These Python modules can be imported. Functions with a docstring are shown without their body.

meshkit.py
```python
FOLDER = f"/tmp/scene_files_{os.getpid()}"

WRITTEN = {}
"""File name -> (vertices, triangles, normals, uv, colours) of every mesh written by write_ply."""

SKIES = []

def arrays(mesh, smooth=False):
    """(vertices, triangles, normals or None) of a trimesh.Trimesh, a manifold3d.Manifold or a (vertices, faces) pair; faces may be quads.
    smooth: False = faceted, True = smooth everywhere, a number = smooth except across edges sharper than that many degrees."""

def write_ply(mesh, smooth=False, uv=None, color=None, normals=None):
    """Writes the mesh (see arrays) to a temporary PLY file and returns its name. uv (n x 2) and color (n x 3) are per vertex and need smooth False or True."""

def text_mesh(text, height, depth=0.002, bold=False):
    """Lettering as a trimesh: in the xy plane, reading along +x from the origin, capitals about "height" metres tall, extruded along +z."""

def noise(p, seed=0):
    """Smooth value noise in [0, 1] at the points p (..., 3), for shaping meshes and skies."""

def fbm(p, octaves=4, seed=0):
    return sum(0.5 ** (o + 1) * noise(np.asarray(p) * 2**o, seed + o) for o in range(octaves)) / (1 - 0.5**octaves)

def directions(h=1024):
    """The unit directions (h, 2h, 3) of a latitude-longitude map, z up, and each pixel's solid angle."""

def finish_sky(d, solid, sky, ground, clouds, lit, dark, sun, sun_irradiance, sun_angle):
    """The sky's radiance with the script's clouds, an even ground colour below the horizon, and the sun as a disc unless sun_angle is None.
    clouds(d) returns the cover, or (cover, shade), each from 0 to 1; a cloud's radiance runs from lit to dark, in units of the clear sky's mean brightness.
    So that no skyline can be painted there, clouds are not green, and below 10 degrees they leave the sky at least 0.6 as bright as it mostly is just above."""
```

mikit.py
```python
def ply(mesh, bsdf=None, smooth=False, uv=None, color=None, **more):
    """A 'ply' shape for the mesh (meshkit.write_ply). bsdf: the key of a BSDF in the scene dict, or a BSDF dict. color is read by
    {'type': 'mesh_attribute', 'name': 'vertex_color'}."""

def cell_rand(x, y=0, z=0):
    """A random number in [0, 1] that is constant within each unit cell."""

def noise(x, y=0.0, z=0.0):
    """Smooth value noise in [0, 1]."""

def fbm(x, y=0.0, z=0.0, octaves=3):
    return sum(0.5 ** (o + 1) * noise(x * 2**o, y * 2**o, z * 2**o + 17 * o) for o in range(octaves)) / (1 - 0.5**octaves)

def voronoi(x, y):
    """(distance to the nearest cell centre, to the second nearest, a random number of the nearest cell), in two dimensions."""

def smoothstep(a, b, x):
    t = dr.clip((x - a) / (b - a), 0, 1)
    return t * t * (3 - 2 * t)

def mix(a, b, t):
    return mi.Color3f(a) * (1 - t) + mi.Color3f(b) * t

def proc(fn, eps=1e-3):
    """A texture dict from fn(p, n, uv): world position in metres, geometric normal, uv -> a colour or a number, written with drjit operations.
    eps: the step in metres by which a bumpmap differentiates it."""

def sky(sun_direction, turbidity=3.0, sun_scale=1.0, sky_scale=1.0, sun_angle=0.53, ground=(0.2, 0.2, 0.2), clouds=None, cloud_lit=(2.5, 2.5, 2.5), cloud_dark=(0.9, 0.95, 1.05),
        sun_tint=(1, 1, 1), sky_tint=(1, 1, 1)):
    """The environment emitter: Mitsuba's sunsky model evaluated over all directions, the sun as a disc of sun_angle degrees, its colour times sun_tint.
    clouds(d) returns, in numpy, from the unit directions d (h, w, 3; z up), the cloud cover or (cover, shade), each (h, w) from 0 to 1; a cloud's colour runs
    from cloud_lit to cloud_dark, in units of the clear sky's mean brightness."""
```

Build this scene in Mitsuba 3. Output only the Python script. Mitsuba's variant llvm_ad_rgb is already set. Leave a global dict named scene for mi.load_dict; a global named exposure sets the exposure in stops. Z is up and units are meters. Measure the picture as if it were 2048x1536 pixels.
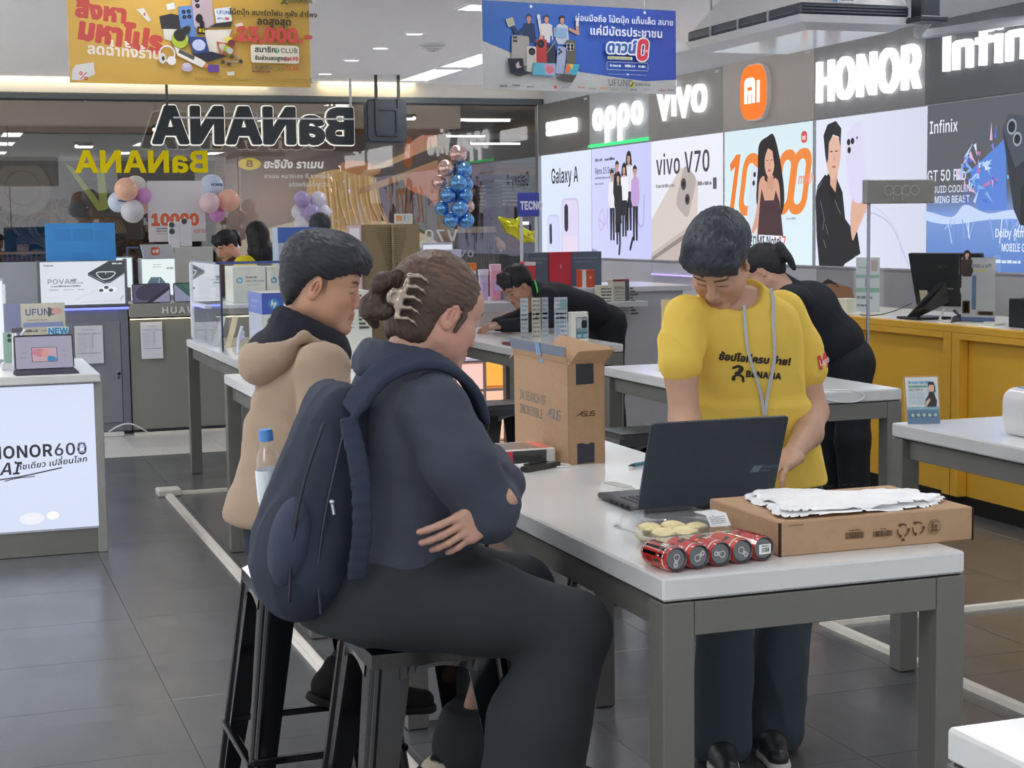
import math, random
import numpy as np, trimesh, drjit as dr, mitsuba as mi
import shapely
from shapely.geometry import Polygon, LineString, Point, MultiPolygon, box as sbox
from shapely import affinity, union_all
from scipy.spatial import ConvexHull
import mikit, meshkit

random.seed(7); np.random.seed(7)
T = mi.ScalarTransform4f
scene, labels = {}, {}

# ---------------------------------------------------------------- camera, light, exposure
exposure = 0.0
EYE = np.array([0.0, 0.0, 1.6])
YAW, PITCH, ROLL, FOCAL = 0.33802, 0.096964, 0.013455, 3245.6
_fw = np.array([math.sin(YAW) * math.cos(PITCH), math.cos(YAW) * math.cos(PITCH), -math.sin(PITCH)])
_rt = np.array([math.cos(YAW), -math.sin(YAW), 0.0]); _dn = np.cross(_fw, _rt)
_up = -(-math.sin(ROLL) * _rt + math.cos(ROLL) * _dn)
scene['camera'] = {'type': 'perspective', 'fov': math.degrees(2 * math.atan(1024 / FOCAL)), 'fov_axis': 'x', 'near_clip': 0.05, 'far_clip': 100.0,
                   'to_world': T().look_at(EYE.tolist(), (EYE + _fw).tolist(), _up.tolist())}
AMBIENT = 0.95      # added even fill light, let in where the unseen room is left open
TROFFER = 12.0       # ceiling lamps of the shop
DOWNLIGHT = 9.0
HALL = 5.0          # lamps of the mall hall behind the glass
SCREEN = 1.0       # backlit panels
scene['ambient_fill'] = {'type': 'constant', 'radiance': {'type': 'rgb', 'value': [AMBIENT * 0.98, AMBIENT * 1.0, AMBIENT * 1.04]}}

# ---------------------------------------------------------------- colour and materials
def c(h, k=1.0):
    if not isinstance(h, str): return np.asarray(h, float) * k
    h = h.lstrip('#')
    v = np.array([int(h[i:i + 2], 16) for i in (0, 2, 4)]) / 255.0
    return np.where(v < 0.04045, v / 12.92, ((v + 0.055) / 1.055) ** 2.4) * k

VC = {'type': 'mesh_attribute', 'name': 'vertex_color'}
def princ(**k): return {'type': 'twosided', 'b': {'type': 'principled', 'base_color': VC, **k}}
scene['mat_matte'] = princ(roughness=0.75, specular=0.25)
scene['mat_satin'] = princ(roughness=0.38, specular=0.45)
scene['mat_gloss'] = princ(roughness=0.12, specular=0.5)
scene['mat_top'] = princ(roughness=0.16, specular=0.5)
scene['mat_metal'] = princ(roughness=0.28, metallic=0.9)
scene['mat_foil'] = princ(roughness=0.16, metallic=0.85)
scene['mat_skin'] = princ(roughness=0.48, specular=0.35)
scene['mat_hair'] = princ(roughness=0.5, specular=0.35)
_weave = mikit.proc(lambda p, n, uv: mikit.fbm(p.x * 900, p.y * 900, p.z * 900, octaves=2), eps=4e-4)
scene['mat_cloth'] = {'type': 'twosided', 'b': {'type': 'bumpmap', 'arbitrary': _weave, 'scale': 0.0006, 'b': {'type': 'principled', 'base_color': VC, 'roughness': 0.85, 'specular': 0.2, 'sheen': 0.35}}}
def _kraft(p, n, uv):
    k = 0.90 + 0.16 * mikit.fbm(p.x * 60, p.y * 60, p.z * 60, octaves=3) + 0.05 * mikit.noise(p.x * 9, p.y * 9, p.z * 500)
    return mi.Color3f(0.375, 0.245, 0.150) * k
scene['mat_kraft'] = {'type': 'twosided', 'b': {'type': 'principled', 'base_color': mikit.proc(_kraft), 'roughness': 0.8, 'specular': 0.2}}
scene['mat_lamp'] = {'type': 'diffuse', 'reflectance': {'type': 'rgb', 'value': [0.05, 0.05, 0.05]}}
scene['mat_glass'] = {'type': 'thindielectric', 'int_ior': 1.5}
scene['mat_acrylic'] = {'type': 'thindielectric', 'int_ior': 1.35}
scene['mat_print'] = princ(roughness=0.3, specular=0.4)

# ---------------------------------------------------------------- mesh helpers
def M4(R=None, t=(0, 0, 0)):
    m = np.eye(4)
    if R is not None: m[:3, :3] = R
    m[:3, 3] = t
    return m
def rot(axis, deg):
    return trimesh.transformations.rotation_matrix(math.radians(deg), {'x': [1, 0, 0], 'y': [0, 1, 0], 'z': [0, 0, 1]}.get(axis, axis) if isinstance(axis, str) else axis)[:3, :3]
def frame(fwd, up=(0, 0, 1)):
    f = np.asarray(fwd, float); f = f / np.linalg.norm(f)
    l = np.cross(up, f); l = l / np.linalg.norm(l)
    return np.stack([f, l, np.cross(f, l)], 1)          # columns: forward, left, up
def tri(v, f): return trimesh.Trimesh(np.asarray(v, float), np.asarray(f, int), process=False)
def mv(m, R=None, t=(0, 0, 0)):
    m = m.copy(); m.apply_transform(M4(R, t)); return m
def hull(pts):
    pts = np.asarray(pts, float); h = ConvexHull(pts)
    f = h.simplices.copy(); n = h.equations[:, :3]
    a, b, d = pts[f[:, 0]], pts[f[:, 1]], pts[f[:, 2]]
    flip = (np.cross(b - a, d - a) * n).sum(1) < 0
    f[flip] = f[flip][:, ::-1]
    used, inv = np.unique(f, return_inverse=True)
    return tri(pts[used], inv.reshape(f.shape))
_boxcache = {}
def rbox(lo, hi, r=0.0):
    """A box from corner to corner with its edges chamfered by r."""
    lo, hi = np.minimum(lo, hi).astype(float), np.maximum(lo, hi).astype(float)
    s = (hi - lo) / 2; r = min(r, s.min() * 0.6)
    if r <= 0:
        m = trimesh.creation.box(extents=2 * s); m.apply_translation((lo + hi) / 2); return m
    if 'f' not in _boxcache:
        S = np.array([[x, y, z] for x in (-1, 1) for y in (-1, 1) for z in (-1, 1)], float)
        P = np.vstack([np.where(np.arange(3) == k, S * 1.0, S * 0.9) for k in range(3)])
        h = ConvexHull(P); f = h.simplices.copy(); n = h.equations[:, :3]
        a, b, d = P[f[:, 0]], P[f[:, 1]], P[f[:, 2]]
        fl = (np.cross(b - a, d - a) * n).sum(1) < 0; f[fl] = f[fl][:, ::-1]
        _boxcache['f'], _boxcache['S'] = f, S
    S = _boxcache['S']
    V = np.vstack([np.where(np.arange(3) == k, S * s, S * (s - r)) for k in range(3)]) + (lo + hi) / 2
    return tri(V, _boxcache['f'])
def cyl(a, b, r1, r2=None, n=24, caps=True):
    a, b = np.asarray(a, float), np.asarray(b, float); r2 = r1 if r2 is None else r2
    d = b - a; d = d / np.linalg.norm(d)
    x = np.cross(d, [0, 0, 1] if abs(d[2]) < 0.9 else [1, 0, 0]); x /= np.linalg.norm(x); y = np.cross(d, x)
    t = np.arange(n) * 2 * np.pi / n; ring = np.cos(t)[:, None] * x + np.sin(t)[:, None] * y
    v = np.vstack([a + ring * r1, b + ring * r2, [a], [b]]); i = np.arange(n); j = (i + 1) % n
    f = [np.stack([i, j, j + n], 1), np.stack([i, j + n, i + n], 1)]
    if caps: f += [np.stack([j, i, i * 0 + 2 * n], 1), np.stack([i + n, j + n, i * 0 + 2 * n + 1], 1)]
    return tri(v, np.vstack(f))
def tube(pts, r, n=10, closed=False):
    p = np.asarray(pts, float); m = len(p); r = np.broadcast_to(r, (m,)).astype(float)
    if closed: t = np.roll(p, -1, 0) - np.roll(p, 1, 0)
    else: t = np.gradient(p, axis=0)
    t /= np.linalg.norm(t, axis=1, keepdims=True) + 1e-12
    a = np.zeros_like(p); ref = np.array([0, 0, 1.0]) if abs(t[0, 2]) < 0.9 else np.array([1.0, 0, 0])
    prev = np.cross(t[0], ref)
    for i in range(m):
        prev = prev - t[i] * (prev @ t[i]); prev /= np.linalg.norm(prev) + 1e-12; a[i] = prev
    b = np.cross(t, a); ang = np.arange(n) * 2 * np.pi / n
    v = (p[:, None] + r[:, None, None] * (np.cos(ang)[None, :, None] * a[:, None] + np.sin(ang)[None, :, None] * b[:, None])).reshape(-1, 3)
    k = m if closed else m - 1
    i, j = np.meshgrid(np.arange(k), np.arange(n), indexing='ij'); i2 = (i + 1) % m; j2 = (j + 1) % n
    q = np.stack([i * n + j, i * n + j2, i2 * n + j2, i2 * n + j], -1).reshape(-1, 4)
    f = np.vstack([q[:, [0, 1, 2]], q[:, [0, 2, 3]]])
    if not closed:
        v = np.vstack([v, p[:1], p[-1:]]); jj = np.arange(n); nn = (jj + 1) % n; base = (m - 1) * n
        f = np.vstack([f, np.stack([nn, jj, jj * 0 + m * n], 1), np.stack([base + jj, base + nn, jj * 0 + m * n + 1], 1)])
    return tri(v, f)
def spline(pts, n=8, closed=False):
    p = np.asarray(pts, float)
    q = np.vstack([p[-1:], p, p[:2]]) if closed else np.vstack([2 * p[0] - p[1], p, 2 * p[-1] - p[-2]])
    out = []
    for i in range(1, len(q) - 2):
        for t in np.arange(n) / n:
            a, b, d, e = q[i - 1], q[i], q[i + 1], q[i + 2]
            out.append(0.5 * (2 * b + (d - a) * t + (2 * a - 5 * b + 4 * d - e) * t * t + (3 * b - a - 3 * d + e) * t ** 3))
    if not closed: out.append(p[-1])
    return np.array(out)
def lathe(prof, n=32, c0=(0, 0, 0), R=None):
    prof = np.asarray(prof, float); m = len(prof); t = np.arange(n) * 2 * np.pi / n
    v = np.stack([prof[:, None, 0] * np.cos(t), prof[:, None, 0] * np.sin(t), np.broadcast_to(prof[:, None, 1], (m, n))], -1).reshape(-1, 3)
    i, j = np.meshgrid(np.arange(m - 1), np.arange(n), indexing='ij'); j2 = (j + 1) % n
    q = np.stack([i * n + j, i * n + j2, (i + 1) * n + j2, (i + 1) * n + j], -1).reshape(-1, 4)
    v = v if R is None else v @ np.asarray(R).T
    return tri(v + np.asarray(c0), np.vstack([q[:, [0, 1, 2]], q[:, [0, 2, 3]]]))
def ball(p, r, sub=2):
    m = trimesh.creation.icosphere(sub); m.vertices = m.vertices * np.asarray(r) + np.asarray(p); return m
def polys(g):
    if g.is_empty: return []
    return [x for x in (g.geoms if hasattr(g, 'geoms') else [g]) if x.geom_type == 'Polygon' and x.area > 1e-9]
def flat(g):
    """Triangulated 2D shape -> (vertices n x 2, faces)."""
    V, F, k = [], [], 0
    for p in polys(g):
        v, f = trimesh.creation.triangulate_polygon(p, engine='earcut'); v, f = np.asarray(v), np.asarray(f)
        if not len(f): continue
        a, b, d = v[f[:, 0]], v[f[:, 1]], v[f[:, 2]]
        s = (b - a)[:, 0] * (d - a)[:, 1] - (b - a)[:, 1] * (d - a)[:, 0]
        f = np.where((s < 0)[:, None], f[:, ::-1], f)
        V.append(v); F.append(f + k); k += len(v)
    return (np.vstack(V), np.vstack(F)) if V else (np.zeros((0, 2)), np.zeros((0, 3), int))
def extr(g, depth):
    ms = [trimesh.creation.extrude_polygon(p, depth, engine='earcut') for p in polys(g)]
    return trimesh.util.concatenate(ms)
def onplane(m, o, u, v):
    """Lays a mesh built in (u, v, n) coordinates at o."""
    u, v = np.asarray(u, float), np.asarray(v, float)
    return mv(m, np.stack([u, v, np.cross(u, v)], 1), o)

# ---------------------------------------------------------------- scene entries
_taken = {}
def key_of(name, parent=None):
    k = f'{parent}__{name}' if parent else name
    n = _taken.get(k, -1) + 1; _taken[k] = n
    return k if n == 0 else f'{k}_{n:03d}'
def join(parts):
    V, F, C, k = [], [], [], 0
    for m, col in parts:
        v, f = np.asarray(m.vertices), np.asarray(m.faces)
        V.append(v); F.append(f + k); k += len(v)
        col = c(col) if isinstance(col, str) else np.asarray(col, float)
        C.append(np.broadcast_to(col, (len(v), 3)))
    return np.vstack(V), np.vstack(F), np.vstack(C)
def flatten(v, f, C):
    """Splits vertices so that every face has its own normal."""
    return v[f].reshape(-1, 3), np.arange(len(f) * 3).reshape(-1, 3), C[f].reshape(-1, 3)
def put(name, parts, mat='mat_matte', parent=None, smooth=False, emit=None, label=None, cat=None, group=None, kind=None, key=None):
    """Adds one entry: parts is a mesh list [(mesh, colour)]; colour a hex string, rgb or per-vertex array."""
    if not isinstance(parts, list): parts = [parts]
    v, f, C = join(parts)
    k = key or key_of(name, parent)
    if smooth not in (False, True):
        m = trimesh.Trimesh(v, f, process=False)
        m.visual = trimesh.visual.ColorVisuals(m)
        sm = smooth_split(v, f, C, smooth); v, f, C = sm; smooth = True
    elif smooth is False: v, f, C = flatten(v, f, C)
    more = {}
    if emit is not None:
        C = C * emit; more['emitter'] = {'type': 'area', 'radiance': VC, 'sampling_weight': 0.0}; mat = 'mat_lamp'
    scene[k] = mikit.ply((v, f), mat, smooth=smooth, color=C, **more)
    tag(k, label, cat, group, kind)
    return k
def smooth_split(v, f, C, deg):
    fn = np.cross(v[f[:, 1]] - v[f[:, 0]], v[f[:, 2]] - v[f[:, 0]]); fn /= np.linalg.norm(fn, axis=1, keepdims=True) + 1e-20
    # group the faces round each vertex by the angle between them, greedy
    order = np.argsort(f.ravel(), kind='stable'); vid = f.ravel()[order]; face = order // 3
    new = np.empty(len(order), int); reps = []; src = []; cosd = math.cos(math.radians(deg)); start = 0; cnt = 0
    bounds = np.flatnonzero(np.diff(vid)) + 1; bounds = np.concatenate([[0], bounds, [len(vid)]])
    for a, b in zip(bounds[:-1], bounds[1:]):
        local = []
        for i in range(a, b):
            n = fn[face[i]]
            for q, (rn, idx) in enumerate(local):
                if rn @ n > cosd: new[i] = idx; break
            else:
                local.append((n, cnt)); src.append(vid[a]); new[i] = cnt; cnt += 1
    g = np.empty(f.size, int); g[order] = new
    return v[src], g.reshape(-1, 3), C[src]
def tag(k, label=None, cat=None, group=None, kind=None):
    d = {n: x for n, x in (('label', label), ('category', cat), ('group', group), ('kind', kind)) if x}
    if d: labels.setdefault(k, {}).update(d)
def thing(name, label, cat, group=None):
    k = key_of(name); tag(k, label, cat, group); return k
def lamp(name, mesh, rgb, parent=None, weight=1.0, **kw):
    k = key_of(name, parent)
    scene[k] = mikit.ply(mesh, 'mat_lamp', emitter={'type': 'area', 'radiance': {'type': 'rgb', 'value': list(map(float, rgb))}, 'sampling_weight': weight})
    tag(k, **kw); return k
def pane(name, mesh, parent=None, mat='mat_acrylic', **kw):
    k = key_of(name, parent); scene[k] = mikit.ply(mesh, mat); tag(k, **kw); return k

# ---------------------------------------------------------------- flat print and lettering
class Sheet:
    """Flat print in local coordinates (u right, v up, metres): coloured shapes laid over one another."""
    def __init__(s, w, h, bg=None): s.w, s.h, s.items, s.n = w, h, [], 0; s.bg = bg; (s.rect(0, 0, w, h, bg) if bg is not None else None)
    def add(s, g, col):
        v, f = flat(g)
        if len(f): s.items.append((v, f, np.broadcast_to(c(col), (len(v), 3)), s.n)); s.n += 1
        return s
    def rect(s, x0, y0, x1, y1, col): return s.add(sbox(min(x0, x1), min(y0, y1), max(x0, x1), max(y0, y1)), col)
    def grid(s, x0, y0, x1, y1, fn, nx=8, ny=8):
        x, y = np.meshgrid(np.linspace(x0, x1, nx + 1), np.linspace(y0, y1, ny + 1), indexing='ij')
        v = np.stack([x.ravel(), y.ravel()], 1); i, j = np.meshgrid(np.arange(nx), np.arange(ny), indexing='ij'); a = (i * (ny + 1) + j).ravel(); b = a + ny + 1
        f = np.vstack([np.stack([a, b, b + 1], 1), np.stack([a, b + 1, a + 1], 1)])
        C = np.array([c(fn((p[0] - x0) / (x1 - x0), (p[1] - y0) / (y1 - y0))) for p in v]); s.items.append((v, f, C, s.n)); s.n += 1; return s
    def text(s, t, x, y, h, col, **k): return s.add(txt(t, h, x, y, **k), col)
    def poly(s, pts, col, smooth=0): return s.add(Polygon(spline(np.array(pts, float), 6, True) if smooth else pts).buffer(0), col)
    def ell(s, x, y, a, b, col, ang=0): return s.add(affinity.rotate(affinity.scale(Point(x, y).buffer(1, 12), a, b), ang), col)
    def line(s, pts, w, col, round=True): return s.add(LineString(pts).buffer(w / 2, cap_style=1 if round else 2), col)
    def greek(s, x0, y, x1, h, col, seed=1, gap=0.35):
        """A line of print too small to read in the photograph, set as short strokes."""
        r = random.Random(seed); x = x0; g = []
        while x < x1:
            w = h * r.uniform(0.6, 2.8); g.append(sbox(x, y, min(x + w, x1), y + h * r.uniform(0.65, 1))); x += w + h * gap
        return s.add(union_all(g), col)
    def mesh(s, step=0.0004, clip=True):
        V, F, C, k = [], [], [], 0
        for v, f, col, n in s.items:
            V.append(np.column_stack([v, np.full(len(v), 0.0003 + n * step)])); F.append(f + k); C.append(col); k += len(v)
        return tri(np.vstack(V), np.vstack(F)), np.vstack(C)
    def place(s, o, u, v, step=0.0004):
        m, C = s.mesh(step); return (onplane(m, o, u, v), C)

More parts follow.
